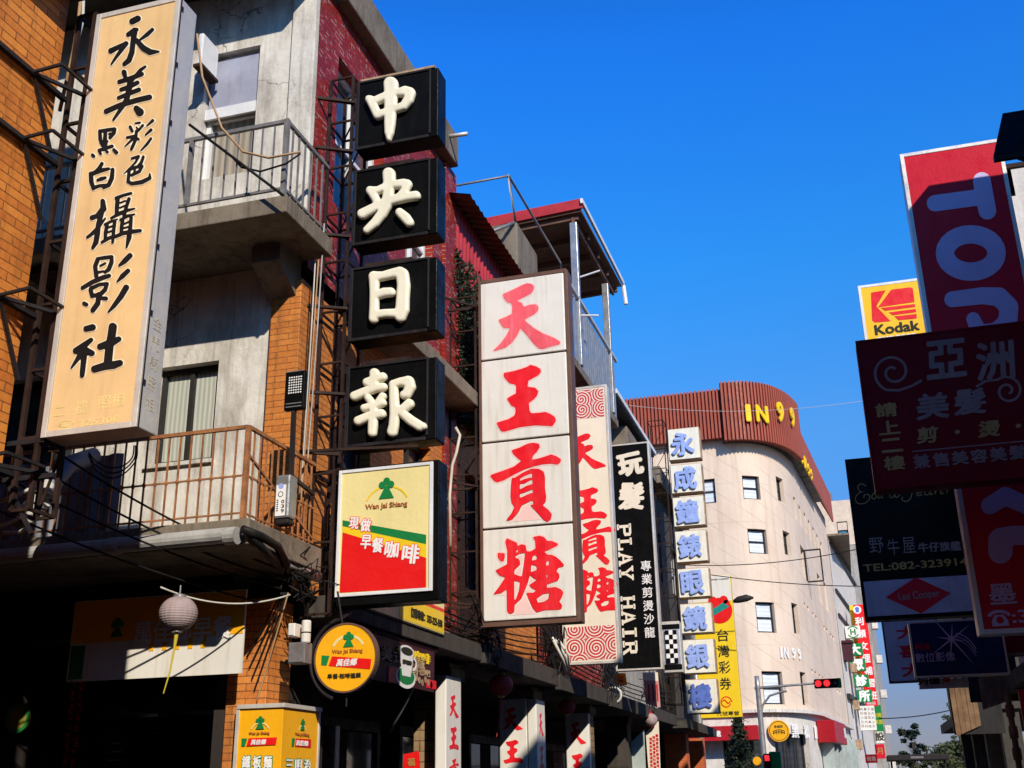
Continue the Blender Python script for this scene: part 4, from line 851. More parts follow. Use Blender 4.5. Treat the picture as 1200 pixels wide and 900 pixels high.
def rack(parent, X0, X1, Y, z0, z1, step=.55, m='rust_steel', d=.35, name='rack'):
    mb = MB()
    for x in (X0, X1):
        for y in (Y, Y+d): mb.bar((x, y, z0), (x, y, z1), .028)
    n = max(2, int((z1-z0)/step))
    for i in range(n+1):
        z = z0+(z1-z0)*i/n
        for y in (Y, Y+d): mb.bar((X0, y, z), (X1, y, z), .02)
        for x in (X0, X1): mb.bar((x, Y, z), (x, Y+d, z), .02)
        if i < n: mb.bar((X0, Y+d, z), (X1, Y+d, z+(z1-z0)/n), .014)
    return obj(name, mb, m, parent)

# ------------------------------------------------------------------ the photo studio sign, nearest on the left
Y = 5.3
t = thing('shop_sign', 'tall cream lightbox with black brush calligraphy on brackets beside the orange tiled wall', 'sign', (-4.16, Y, 3.62))
f = lightbox(t, Y, -4.49, -3.835, 3.63, 6.70, .20, 'yellow_panel', 'aluminium', .035)
mb = MB(); hb = MB()
for (ox, oy), sc, st_ in INK:
    L = glyph(st_, soft=6, step=6); place_glyph(f, mb, L, ox, oy, sc, .003, .003)
    L2 = glyph([[(x, y, r+(1.1*sc)) for x, y, r in s] for s in st_], soft=6, step=9); place_glyph(f, hb, L2, ox, oy, sc, 0, .002)
obj('character_outline', hb, 'halo', t); obj('lettering', mb, 'ink_black', t)
mb = MB(); f.t(mb, '二', 70, 482, 12, w=15, bold=.02, o=.0003, ext=.0008); f.t(mb, '樓', 95, 477, 17, w=16, bold=.02, o=.0003, ext=.0008); f.t(mb, '照相', 130, 470, 17, w=36, bold=.02, o=.0003, ext=.0008); f.t(mb, '☎ 325308', 103, 495, 12, w=86, bold=.03, o=.0003, ext=.0008)
obj('faded_lettering', mb, 'faded_yellow', t)
mb = MB(); fx = Face('X', -3.834); 
for i, ch in enumerate('金門縣照相'): fx.put(mb, text(ch, .0, .0008), 5.40, 4.32-i*.13, .085, .085, .0005)
obj('side_lettering', mb, 'faint_letter', t)
mb = MB()
for z in np.arange(3.9, 6.7, .45): mb.box(-3.832, -3.826, 5.315, 5.33, z, z+.03)
mb.box(-3.833, -3.828, 5.302, 5.312, 3.63, 6.7); obj('seam', mb, 'black_steel', t)
rk = rack(t, -4.66, -4.53, 5.32, 3.2, 6.75, .42, d=.22)
mb = MB()
for z in (6.05, 5.55-.0, 4.45, 3.42):
    mb.bar((-4.67, 3.4, z), (-4.67, 5.3, z), .035, .03); mb.bar((-4.67, 5.0, z-.02), (-4.67, 5.24, z-.45), .018); mb.bar((-4.67, 4.97, z+.0), (-4.5, 5.32, z+.0), .022); mb.bar((-4.67, 4.97, z), (-4.46, 4.99, z+.03), .018); mb.bar((-4.46, 4.99, z+.03), (-4.46, 5.32, z+.03), .018)
mb.bar((-4.95, 5.32, 3.62), (-4.48, 5.32, 3.62), .03); mb.bar((-5.0, 5.34, 3.40), (-4.40, 5.34, 3.40), .03); mb.bar((-4.72, 5.33, 3.38), (-4.5, 5.33, 3.05), .02)
obj('bracket', mb, 'black_steel', t)

# ------------------------------------------------------------------ the four black boxes
Y = 9.2
t = thing('newspaper_sign', 'column of four black boxes with puffy cream brush characters', 'sign', (-3.9, Y, 4.6))
rack(t, -4.66, -4.40, 9.22, 4.45, 8.85, .52)
boxes = [('中', (415,85), (418,97), (508,163), (514,82)), ('央', (415,190), (415,200), (512,277), (514,190)), ('日', (410,300), (410,307), (510,393), (514,300)), ('報', (405,425), (406,428), (507,521), (514,421))]
f = Face('Y', Y)
zs = [(8.70, 7.86), (7.71, 6.83), (6.66, 5.75), (5.55, 4.64)]
zs = [(f.pix(462, 89)[1], f.pix(462, 171)[1]), (f.pix(462, 193)[1], f.pix(462, 284)[1]), (f.pix(462, 308)[1], f.pix(462, 397)[1]), (f.pix(462, 424)[1], f.pix(462, 523)[1])]
for (ch, off, *_), (z1, z0) in zip(boxes, zs):
    b = obj('lightbox', MB().box(-4.34, -3.42, Y, Y+.24, z0+.03, z1), 'black_panel', t, .012)
    mb = MB(); F_ = -.012
    mb.box(-4.345, -4.31, Y-.016, Y-.001, z0+.028, z1+.004).box(-3.52, -3.50, Y-.016, Y-.001, z0+.07, z1+.004).box(-4.309, -3.521, Y-.015, Y-.001, z0+.028, z0+.06).box(-4.309, -3.521, Y-.015, Y-.001, z1-.02, z1+.004)
    obj('trim', mb, 'black_steel', b, .003)
    pl = Face('Y', Y-.002); mb = MB(); place_glyph(pl, mb, G[ch], off[0], off[1], 9, .0, .010, .032, -.026)
    obj('character', mb, 'cream_letter', b, smooth=False)
mb = MB()
for z1, z0 in zs[1:]: obj('spacer', MB().box(-4.2, -3.7, Y+.02, Y+.2, z1+.002, z1+.05), 'rust_steel', t)
obj('top_plate', MB().box(-4.3, -3.46, Y-.01, Y+.23, zs[0][0]+.003, zs[0][0]+.03), 'rust_edge', t)
mb = MB()
for z in (8.5, 7.9, 6.9, 6.1, 5.2, 4.6): mb.bar((-4.7, 9.0, z), (-4.4, 9.2, z), .03); mb.bar((-4.74, 8.98, z), (-3.6, 9.0+.2, z-.0) if z in (4.6,) else (-4.36, 9.2, z), .025)
obj('bracket', mb, 'rust_steel', t)

# trefoil tree mark
def tree_mark(f, mb, x, y, h):
    a, b = f.pix(x, y); k = f.m(x, y)*h; f.poly(mb, [(a-.38*k, b-.5*k), (a+.38*k, b-.5*k), (a+.06*k, b+.12*k), (a-.06*k, b+.12*k)], .0035, .003)
    for dx, dz in ((-.22, .16), (.22, .16), (0, .34)): f.disc(mb, a+dx*k, b+dz*k, .17*k, .004+abs(dx)*.004, .003, 20)
def arc_mark(f, mb, x, y, r, w):
    a, b = f.pix(x, y); k = f.m(x, y); f.ring(mb, [(a+r*k*math.cos(q), b+r*k*.85*math.sin(q)-.2*r*k) for q in np.linspace(.35, 2.8, 24)], w*k, .001, .002)
# ------------------------------------------------------------------ breakfast sign under it
Y = 9.1
t = thing('breakfast_sign', 'rectangular yellow and red breakfast lightbox in a black frame', 'sign', (-3.87, Y, 3.2))
obj('cabinet', MB().box(-4.36, -3.35, Y, Y+.22, 3.15, 4.42), 'black_panel', t, .01)
x0, x1, z0, z1 = -4.305, -3.44, 3.262, 4.372
mb = MB().box(x0-.03, x0, Y-.02, Y-.001, z0-.03, z1+.03).box(x1, x1+.035, Y-.02, Y-.001, z0-.03, z1+.03).box(x0+.001, x1-.001, Y-.019, Y-.001, z1, z1+.03).box(x0+.001, x1-.001, Y-.019, Y-.001, z0-.03, z0); obj('frame', mb, 'white_frame', t, .004)
obj('face_panel', MB().box(x0, x1, Y-.008, Y-.001, z0, z1), 'pale_yellow', t)
f = Face('Y', Y-.0085)
xl = lambda px_, py_: f.pix(px_, py_)
S_ = 844/150
def z(px_, py_): return (375+px_/S_, 540+py_/S_)
def clip(pts): 
    return [(min(max(f.pix(*z(*p))[0], x0+.002), x1-.002), max(f.pix(*z(*p))[1], z0+.002)) for p in pts]
mb = MB(); f.poly(mb, clip([(150,472),(700,640),(700,870),(130,870)]), .001); obj('red_field', mb, 'plain_red', t)
mb = MB(); f.poly(mb, clip([(150,432),(700,551),(700,640),(150,472)]), .001); obj('yellow_band', mb, 'plain_yellow', t)
mb = MB(); f.poly(mb, clip([(150,392),(700,488),(700,551),(150,432)]), .001); tree_mark(f, mb, *z(440, 180), 25); obj('green_band', mb, 'plain_green', t)
mb = MB(); arc_mark(f, mb, *z(440, 265), 27, 2.2); obj('arc_mark', mb, 'plain_yellow', t)
mb = MB(); f.t(mb, 'Wan Jai Shiang', *z(438, 298), 8.2, w=53, bold=.022); obj('lettering', mb, 'brown_letter', t)
mb = MB(); hb = MB()
for ch, x, y, h, w_ in [('現', 226, 412, 14, 12), ('做', 303, 425, 16, 13.5), ('早', 306, 535, 17, 13.5), ('餐', 382, 557, 18, 14.5), ('咖', 475, 585, 20, 18), ('啡', 600, 615, 23, 22)]:
    f.t(mb, ch, *z(x, y), h, o=.0055, w=w_, bold=.028, rot=-.12); f.t(hb, ch, *z(x, y), h+1.8, o=.004, w=w_+1.8, bold=.085, rot=-.12, ext=.0012)
obj('character_outline', hb, 'plain_red', t); obj('characters', mb, 'white_letter', t)
rack(t, -4.62, -4.40, 9.12, 3.1, 4.4, .45)

# ------------------------------------------------------------------ round breakfast sign
Y = 8.95; f = Face('Y', Y-.006); c = f.pix(404.5, 770.5); R = 38.5*f.m(404, 770)
t = thing('round_sign', 'round yellow breakfast sign hanging in a curved black bracket', 'sign', (c[0], Y, c[1]-R))
obj('cabinet', MB().lathe((c[0], Y, c[1]), [(R+.012, -.06), (R+.012, -.001), (R+.012, .012), (R-.002, .012), (R-.002, -.002)], 48, 'Y'), 'brown_frame', t, smooth=False)
mb = MB(); f.disc(mb, c[0], c[1], R-.003, -.003, .003, 48); obj('face_panel', mb, 'orange_yellow', t)
S2 = 1200/180
def z(px_, py_): return (345+px_/S2, 690+py_/S2)
mb = MB(); tree_mark(f, mb, *z(425, 395), 17.5); f.ppoly(mb, [z(215,520), z(275,524), z(252,600), z(210,596)], .001); obj('green_mark', mb, 'plain_green', t)
mb = MB(); arc_mark(f, mb, *z(420, 455), 20, 3); obj('arc_mark', mb, 'pale_yellow', t)
mb = MB(); f.ppoly(mb, [z(295,528), z(602,548), z(592,628), z(268,603)], .001); obj('red_bar', mb, 'plain_red', t)
mb = MB(); f.t(mb, '萬佳鄉', *z(412, 575), 8.5, o=.0045, w=27, bold=.03, shear=.2); obj('characters', mb, 'white_letter', t)
mb = MB(); f.t(mb, 'Wan Jai Shiang', *z(415, 490), 6, w=39, bold=.02); obj('lettering', mb, 'brown_letter', t)
mb = MB(); f.t(mb, '早餐·咖啡連鎖', *z(390, 680), 6, w=43, bold=.015); obj('small_lettering', mb, 'dark_letter', t)
mb = MB(); mb.tube([(c[0]+(R+.07)*math.cos(q), Y+.05, c[1]+(R+.07)*math.sin(q)) for q in np.linspace(1.9, 4.35, 20)], .018)
mb.bar((c[0]-.1, Y+.05, c[1]+R+.05), (c[0]-.1, Y+.3, c[1]+R+.15), .02); mb.tube([(c[0]-.06, Y+.05, c[1]+R), (c[0]-.12, Y+.05, c[1]+R+.3)], .01); mb.bar((c[0]-R-.06, Y+.05, c[1]), (-4.74, 9.0, c[1]), .03); mb.tube([(c[0], Y+.05, c[1]-R), (c[0], Y+.05, c[1]-R-.12)], .008)
obj('bracket', mb, 'black_steel', t)

# ------------------------------------------------------------------ yellow box wrapped round the corner pier
t = thing('pier_sign', 'yellow noodle lightbox wrapped around the brick corner pier', 'sign', (-4.9, 8.7, .9))
Y = 8.60; f = Face('Y', Y-.0045); xa = f.pix(280, 828)[0]; xb = f.pix(332, 826)[0]; zt = f.pix(330, 829)[1]
yb = atX(374, 838, xb)[1]
obj('cabinet', MB().box(xa, xb, Y, yb, .9, zt), 'orange_yellow', t, .004)
mb = MB().box(xa-.012, xb+.02, Y-.02, yb+.02, zt, zt+.035).box(xa-.02, xa+.012, Y-.012, Y-.001, .9, zt).box(xb+.001, xb+.012, yb-.02, yb+.012, .9, zt); obj('trim', mb, 'aluminium', t, .003)
S3 = 1200/140
def z(px_, py_): return (265+px_/S3, 815+py_/S3)
fx = Face('X', xb+.001)
mb = MB(); tree_mark(f, mb, *z(345, 272), 14.5); f.ppoly(mb, [z(158,432), z(213,432), z(190,510), z(155,510)], .001)
tree_mark(fx, mb, *z(765, 292), 13); fx.ppoly(mb, [z(660,430), z(690,430), z(678,512), z(655,510)], .001); obj('green_mark', mb, 'plain_green', t)
mb = MB(); f.ppoly(mb, [z(228,430), z(512,420), z(500,495), z(205,510)], .001); fx.ppoly(mb, [z(700,433), z(850,440), z(848,525), z(690,512)], .001); obj('red_bar', mb, 'plain_red', t)
mb = MB(); arc_mark(f, mb, *z(340, 345), 12, 1.5); arc_mark(fx, mb, *z(765, 360), 10, 1.5); obj('arc_mark', mb, 'pale_yellow', t)
mb = MB(); f.t(mb, '萬佳鄉', *z(330, 468), 6, o=.0045, w=20, bold=.03, shear=.15); fx.t(mb, '萬佳鄉', *z(760, 480), 6, o=.0045, w=30, bold=.03); obj('characters', mb, 'white_letter', t)
mb = MB(); f.t(mb, 'Wan Jai Shiang', *z(335, 380), 4, w=27, bold=.02); fx.t(mb, 'Wan Jai Shiang', *z(760, 393), 4, w=36, bold=.02); obj('lettering', mb, 'brown_letter', t)
mb = MB(); hb = MB()
for i, ch in enumerate('鐵板麵'): f.t(mb, ch, *z(205+i*108, 668), 14, o=.004, w=11, bold=.03); f.t(hb, ch, *z(205+i*108, 668), 16, o=.001, w=13, bold=.09, ext=.002)
for i, ch in enumerate('三明治'): fx.t(mb, ch, *z(630+i*90, 700), 13, o=.004, w=17, bold=.03); fx.t(hb, ch, *z(630+i*90, 700), 15, o=.001, w=20, bold=.09, ext=.002)
for i, ch in enumerate('蛋餅漢堡'): f.put(mb, text(ch, .03), xa+.07+i*.09, zt-.62, .08, .09, .004); f.put(hb, text(ch, .09, .002), xa+.07+i*.09, zt-.62, .09, .1, .001)
obj('character_outline', hb, 'plain_green', t); obj('menu_characters', mb, 'white_letter', t)

# ------------------------------------------------------------------ fascia boards along the side of the corner shop
t = thing('fascia_sign', 'long yellow fascia board with red lines above the coffee banner', 'sign', (-4.45, 11, 3.1))
fx = Face('X', -4.30); ya = 9.6; a1, zb = fx.pix(521, 746); zt = fx.pix(521, 640)[1]
ya = fx.pix(352, 640)[0] if fx.pix(352, 640)[0] > 9.35 else 9.35
zb = fx.pix(521, 746)[1]; zt = fx.pix(521, 638)[1]
obj('cabinet', MB().box(-4.44, -4.304, ya, a1, zb, zt), 'black_steel', t, .006); obj('face_panel', MB().box(-4.303, -4.299, ya+.02, a1-.02, zb+.02, zt-.02), 'pale_yellow', t)
ym = fx.pix(468, 720)[0]
mb = MB(); fx.rect(mb, ym, a1-.03, zb+.03, zb+.26, .001); obj('yellow_band', mb, 'plain_yellow', t)
mb = MB(); fx.rect(mb, ym, a1-.03, zb+.262, zb+.30, .001); fx.rect(mb, ym, ym+.1, zb+.302, zt-.03, .001); fx.rect(mb, ym+.2, a1-.05, zt-.22, zt-.18, .001); fx.put(mb, text('DELI', .03), a1-.45, zt-.36, .5, .1, .001); obj('red_line', mb, 'plain_red', t)
mb = MB(); fx.put(mb, text('訂購專線：333-225-558', .01), (ym+a1)/2+.1, zb+.13, (a1-ym)*.7, .10, .004); obj('lettering', mb, 'dark_letter', t)
t = thing('coffee_banner', 'dark brown coffee banner with a cup under the yellow fascia', 'banner', (-4.4, 11.3, 2.5))
fx = Face('X', -4.36); y0_, zz0 = fx.pix(432, 790); y1_, _ = fx.pix(508, 790); z1_ = fx.pix(470, 752)[1]; z0_ = fx.pix(470, 803)[1]
y0_ = 9.6; y1_ = fx.pix(509, 800)[0]
obj('sheet', MB().box(-4.375, -4.362, y0_, y1_, z0_, z1_), 'mauve_dark', t); obj('pole', MB().tube([(-4.38, y0_-.1, z1_+.03), (-4.38, y1_+.1, z1_+.03)], .03), 'mauve_dark', t)
def z(px_, py_): return (345+px_/S2, 690+py_/S2)
pc = fx.pix(*z(868, 590)); k = fx.m(*z(868, 590)); 
mb = MB(); fx.rect(mb, pc[0]-.45, pc[0]+.12, z0_+.01, z0_+.16, .001); fx.rect(mb, pc[0]+.9, y1_-.25, z0_+.03, z0_+.12, .001); obj('red_patch', mb, 'plain_red', t)
mb = MB(); fx.disc(mb, pc[0], pc[1]-.13, .27, .0042, .003, 28, .11); obj('saucer', mb, 'white_letter', t)
mb = MB(); fx.disc(mb, pc[0], pc[1]-.115, .23, .0075, .003, 28, .085); obj('saucer_well', mb, 'plain_green', t)
mb = MB(); fx.poly(mb, [(pc[0]-.2, pc[1]+.13), (pc[0]-.11, pc[1]-.12), (pc[0]+.11, pc[1]-.12), (pc[0]+.2, pc[1]+.13)], .011); fx.ring(mb, [(pc[0]+.17+.1*math.sin(q), pc[1]+.02+.06*math.cos(q)) for q in np.linspace(0, 3.14, 12)], .03, .011); fx.disc(mb, pc[0], pc[1]+.13, .2, .0105, .003, 28, .06); obj('cup', mb, 'white_letter', t)
mb = MB(); fx.disc(mb, pc[0], pc[1]+.13, .16, .0145, .003, 28, .04); fx.put(mb, text('ESPRESSO', .03), pc[0], pc[1]+.02, .24, .04, .0145); obj('coffee', mb, 'dark_letter', t)
mb = MB(); fx.put(mb, text('現煮咖啡', .03), y1_-.62, z1_-.1, .95, .11, .001); obj('lettering', mb, 'plain_yellow', t)
mb = MB(); fx.put(mb, text('咖啡外帶吧', .02), y1_-.55, z1_-.25, .8, .08, .001); fx.put(mb, text('美式拿鐵', .02), y0_+1.2, z1_-.16, 1.2, .14, .001)
for i in range(9): fx.disc(mb, y1_-.1-.09*i, z0_+.07+.02*(i % 3), .035, .001+.0005*i)
obj('small_lettering', mb, 'rust_edge', t)

# ------------------------------------------------------------------ big sugar sign: four stacked boxes
Y = 13.0; f = Face('Y', Y)
t = thing('sugar_sign', 'large white lightbox column with four red brush characters, bleached at the top', 'sign', (-3.6, Y, 3.4))
x0, x1, z0, z1 = -4.2, -3.04, 3.50, 8.03
obj('cabinet', MB().box(x0-.03, x1+.045, Y, Y+.24, z0-.05, z1+.05), 'brown_frame', t, .01)
mb = MB().box(x0-.035, x0, Y-.02, Y-.001, z0-.055, z1+.055).box(x1, x1+.03, Y-.02, Y-.001, z0-.055, z1+.055).box(x0+.001, x1-.001, Y-.018, Y-.001, z0-.055, z0).box(x0+.001, x1-.001, Y-.018, Y-.001, z1, z1+.055); obj('frame', mb, 'brown_frame', t, .004)
zc = [z1, f.pix(615, 418)[1], f.pix(617, 515)[1], f.pix(620, 617)[1], z0]
NG = {}
for i, (ch, off) in enumerate([('天', (565,330)), ('王', (565,420)), ('貢', (565,515)), ('糖', (570,625))]):
    p = obj('face_panel', MB().box(x0+.004, x1-.004, Y-.035, Y-.001, zc[i+1]+.012, zc[i]-.012), 'sign_white', t, .012)
    pl = Face('Y', Y-.0355); hb = MB(); mb = MB()
    LL = place_glyph(pl, mb, G[ch], off[0], off[1], 9, .0025, .004); NG[ch] = (norm_glyph(LL))
    V, F_ = fill(LL, .002, 0, .018); hb.add([pl.p3(a, b, c) for a, b, c in V], F_)
    obj('character_outline', hb, 'pink_halo', p); obj('character', mb, 'pale_red' if i == 0 else 'sign_red', p)
rack(t, -4.66, -4.30, 13.05, 3.4, 7.9, .5)
mb = MB()
for zz in (7.7, 6.4, 5.2, 3.7): mb.bar((-4.75, 12.95, zz), (-4.2, 13.05, zz), .03); mb.bar((-4.72, 12.4, zz+.02), (-4.25, 13.05, zz+.02), .025)
obj('bracket', mb, 'rust_steel', t)
# ------------------------------------------------------------------ narrow sugar sign with scroll panels
Y = 17.5; f = Face('Y', Y)
t = thing('sugar_sign', 'tall cream sign with red characters between two red scroll panels', 'sign', (-3.9, Y, 3.4))
x1 = f.pix(718, 600)[0]; x0 = f.pix(659.5, 740)[0]; z1 = f.pix(690, 453)[1]; z0 = f.pix(690, 778)[1]
fp = lightbox(t, Y, x0, x1, z0, z1, .22, 'sign_cream', 'aluminium', .035)
za = f.pix(690, 490)[1]; zb = f.pix(690, 734)[1]
for q0, q1 in ((za, z1-.06), (z0+.06, zb)): mb = MB(); fp.rect(mb, x0+.06, x1-.06, q0, q1, .001); obj('scroll_panel', mb, 'scrolls', t)
for ch, y, h in [('天', 529, 41), ('王', 590, 36), ('貢', 636, 50), ('糖', 691, 48)]:
    mb = MB(); a, b = fp.pix(693+(y-600)*.07, y); k = fp.m(693, y); fp.put(mb, NG[ch], a-.02, b, h*1.12*k, h*1.08*k, .001); obj('character', mb, 'sign_red', t)
rack(t, -4.68, x0-.06, 17.52, z0+.3, z1-.2, .6, d=.2)
# ------------------------------------------------------------------ black salon sign
Y = 22.0; f = Face('Y', Y)
t = thing('salon_sign', 'tall black hair salon sign with big cream lettering running down', 'sign', (-3.9, Y, 3.3))
x1 = f.pix(768, 650)[0]; x0 = f.pix(722, 782)[0]; z1 = f.pix(745, 519)[1]; z0 = f.pix(750, 785)[1]
fp = lightbox(t, Y, x0, x1, z0, z1, .26, 'black_panel', 'aluminium', .03)
mb = MB(); fp.t(mb, '玩', 738.5, 544, 28, w=31, bold=.055, rot=.12); fp.t(mb, '髮', 740, 581, 33, w=31, bold=.045, rot=-.08)
# PLAY HAIR, slab serif, running down: each letter drawn lying on its side
def slab_letters(word, x, y0, y1, hpx):
    a0, b0 = fp.pix(x, y0); a1, b1 = fp.pix(x+(y1-y0)*.052, y1); L = abs(b1-b0); n = len(word); cw = L/n; k = fp.m(x, (y0+y1)/2); H = hpx*k
    def R(i, u0, v0, u1, v1):   # u along the word (0..1 in cell), v up the letter (0..1)
        za, zb = b0-(i+u0)*cw, b0-(i+u1)*cw; xo = a0+(a1-a0)*(i+.5)/n; fp.rect(mb, xo+(v0-.5)*H, xo+(v1-.5)*H, zb, za, .001)
    def Q(i, pts):
        xo = a0+(a1-a0)*(i+.5)/n; fp.poly(mb, [(xo+(v-.5)*H, b0-(i+u)*cw) for u, v in pts], .0014)
    def serif(i, u): R(i, u-.17, 0, u+.17, .14); R(i, u-.17, .86, u+.17, 1)
    for i, ch in enumerate(word):
        if ch == 'P': R(i, .14, .1, .34, .9); R(i, .06, 0, .46, .14); R(i, .06, .84, .7, 1); R(i, .34, .44, .7, .6); Q(i, [(.7, .44), (.92, .52), (.92, .92), (.7, 1)])
        if ch == 'L': R(i, .18, .1, .4, .9); R(i, .06, .86, .54, 1); R(i, .06, 0, .9, .16); R(i, .74, .16, .9, .36)
        if ch == 'A': Q(i, [(.08, .06), (.4, 1), (.58, 1), (.26, .06)]); Q(i, [(.92, .06), (.6, 1), (.42, 1), (.70, .06)]); R(i, .3, .28, .7, .4); R(i, .0, 0, .36, .12); R(i, .62, 0, 1, .12)
        if ch == 'Y': R(i, .38, .08, .62, .5); Q(i, [(.06, .9), (.26, .9), (.56, .44), (.38, .44)]); Q(i, [(.94, .9), (.74, .9), (.44, .44), (.62, .44)]); R(i, .0, .88, .4, 1); R(i, .6, .88, 1, 1); R(i, .24, 0, .76, .13)
        if ch == 'H': R(i, .12, .1, .32, .9); R(i, .68, .1, .88, .9); R(i, .32, .43, .68, .58); serif(i, .22); serif(i, .78)
        if ch == 'I': R(i, .38, .1, .62, .9); R(i, .2, 0, .8, .14); R(i, .2, .86, .8, 1)
        if ch == 'R': R(i, .14, .1, .34, .9); R(i, .04, 0, .46, .14); R(i, .06, .84, .66, 1); R(i, .34, .44, .66, .58); Q(i, [(.66, .44), (.88, .52), (.88, .92), (.66, 1)]); Q(i, [(.46, .5), (.66, .5), (.98, .0), (.74, .0)])
slab_letters('PLAY HAIR', 731, 613, 768, 17)
obj('lettering', mb, 'sign_cream', t)
mb = MB(); fp.col(mb, '專業剪燙沙龍', 757, 663, 761.5, 741, 12.2, bold=.012); obj('small_lettering', mb, 'white_letter', t)
t2 = thing('barber_light', 'small black and white checked lamp box beside the black salon sign', 'light', (-3.35, 22.6, 3.3))
Y = 22.6; f = Face('Y', Y); x0, _ = f.pix(777, 760); x1, _ = f.pix(798, 760); z1 = f.pix(788, 728)[1]; z0 = f.pix(788, 788)[1]
obj('cabinet', MB().box(x0, x1, Y, Y+.3, z0, z1), 'aluminium', t2, .01)
obj('recess', MB().box(x0+.03, x1-.02, Y-.012, Y-.001, z0+.16, z1-.16), 'panel_blue_white', t2)
obj('dark_band', MB().box(x0, x1, Y-.02, Y-.0015, z0+.06, z0+.15).box(x0, x1, Y-.02, Y-.0015, z1-.15, z1-.06), 'black_panel', t2)
cx = (x0+x1)/2; mb = MB(); mk = MB(); w_ = (x1-x0)*.64/3; hh = (z1-z0-.36)/7
for i in range(7):
    for j in range(3):
        (mb if (i+j) % 2 else mk).box(cx-1.5*w_+j*w_+.001, cx-.5*w_+j*w_-.001-.0+0, Y-.05, Y-.013, z0+.18+i*hh+.001, z0+.18+(i+1)*hh-.001)
obj('white_check', mb, 'white_letter', t2); obj('black_check', mk, 'black_panel', t2)

# ------------------------------------------------------------------ jeweller's column of eight boxes
Y = 30.0; f = Face('Y', Y)
t = thing('jeweller_sign', 'column of eight rusty cream boxes with blue brush style characters', 'sign', (-3.8, Y, 3.3))
rack(t, -4.75, -4.3, 30.05, 3.6, 11.4, .7, d=.5)
ys_ = [(501, 539), (543, 578), (581, 617), (620.5, 659), (664.5, 700.5), (705.5, 742.5), (747.5, 789.5), (794, 836.5)]
for (ya, yb), ch in zip(ys_, '永成鐘錶眼鏡銀樓'):
    xc = 800+(ya-500)*.071; xl_, zt = f.pix(xc-18.5, ya+2.5); xr_, _ = f.pix(xc+19, ya); _, zb = f.pix(xc, yb)
    b = obj('lightbox', MB().box(xl_, xr_, Y, Y+.34, zb, zt), 'rust_edge', t, .02)
    obj('face_panel', MB().box(xl_+.02, xr_-.025, Y-.02, Y-.001, zb+.02, zt-.02), 'box_cream', b, .008)
    pl = Face('Y', Y-.0205); m1 = MB(); m2 = MB(); pl.t(m2, ch, xc-1.0, (ya+yb)/2+1.4, 28.5, o=.001, w=27, bold=.045, rot=.03, ext=.03); pl.t(m1, ch, xc, (ya+yb)/2+.3, 28, o=.032, w=27, bold=.038, rot=.03, ext=.012)
    obj('character_shadow', m2, 'letter_shadow', b); obj('character', m1, 'navy_letter' if ch == '樓' else 'blue_letter', b)  # dark thick copy under each character, shifted down and left as its shadow
# ------------------------------------------------------------------ lottery banner sign
Y = 33.0; f = Face('Y', Y)
t = thing('lottery_sign', 'yellow lottery shop sign with a red ball and black characters', 'sign', (-3.6, Y, 3.3))
x0 = -4.22; x1 = -3.06; z1 = f.pix(845, 674)[1]; z0 = f.pix(845, 841)[1]; zm = f.pix(850, 704)[1]
obj('cabinet', MB().box(x0, x1, Y, Y+.3, z0, z1), 'plain_yellow', t, .012)
fp = Face('Y', Y-.001); mb = MB(); fp.rect(mb, x0+.01, x1-.01, zm, z1-.01, 0); obj('white_top', mb, 'sign_white', t)
a, b = fp.pix(843, 715.5); k = fp.m(845, 715); mb = MB(); fp.disc(mb, a, b, 15*k, .004); 
for dx, dz, r in ((-7, 12, 5), (6, 12, 5), (9, 8, 4)): fp.disc(mb, a+dx*k, b+dz*k, r*k, .0075)
obj('red_ball', mb, 'plain_red', t)
mb = MB(); fp.poly(mb, [(a-13*k, b-1*k), (a+5*k, b+9*k), (a+12*k, b+4*k), (a-12*k, b-8*k)], .0115); paint('teal_band', (.01, .25, .22), .4); obj('teal_band', mb, 'teal_band', t)
mb = MB(); fp.t(mb, '台灣彩券', 0, 0, 1) if False else None
for ch, y in zip('台灣彩券', (744.5, 763, 782, 801)): mb = MB(); fp.t(mb, ch, 847+(y-744)*.055, y, 14, w=13.5, bold=.012); obj('character', mb, 'dark_letter', t)
mb = MB(); fp.t(mb, 'Taiwan Lottery', 842, 679, 3, w=24, bold=.02); obj('lettering', mb, 'dark_letter', t); mb = MB(); fp.t(mb, '代號專營', 853, 836, 5, w=26)
obj('lettering', mb, 'dark_letter', t)
mb = MB(); ca, cb_ = fp.pix(851, 823); fp.ring(mb, [(ca+.16*math.cos(q)*(1-q*.04), cb_+.16*math.sin(q)*(1-q*.04)) for q in np.linspace(0, 6, 26)], .03, .001); fp.ring(mb, [(ca-.1+i*.02, cb_+.02+.05*math.sin(i*.6)) for i in range(12)], .03, .005); obj('swirl_mark', mb, 'plain_red', t)

# ------------------------------------------------------------------ small sugar signs on the arcade piers
def sugar(kind, lab, x0, x1, y0, y1, zt, zl, fontw, ys, side):
    t = thing('pier_sign', lab, 'sign', ((x0+x1)/2, (y0+y1)/2, zl), 'narrow sugar signs on the arcade piers')
    obj('cabinet', MB().box(x0, x1, y0, y1, zl, zt), 'sign_white', t, .015)
    if side: pl = Face('X', x1+.0005); c = (y0+y1)/2; w_ = (y1-y0)*fontw
    else: pl = Face('Y', y0-.0005); c = (x0+x1)/2; w_ = (x1-x0)*fontw
    n = (zt-zl)
    for i, ch in enumerate('天王貢糖'): mb = MB(); pl.put(mb, NG[ch], c, zt-ys[0]-i*ys[1], w_, ys[1]*.72, .0); obj('character', mb, 'sign_red', t)
p = Face('Y', 13.0)
def zpx(x, y, Y): return float(atY(x, y, Y)[2])
X1 = -4.56
ya, yb = atX(523, 800, X1)[1], atX(540.5, 800, X1)[1]
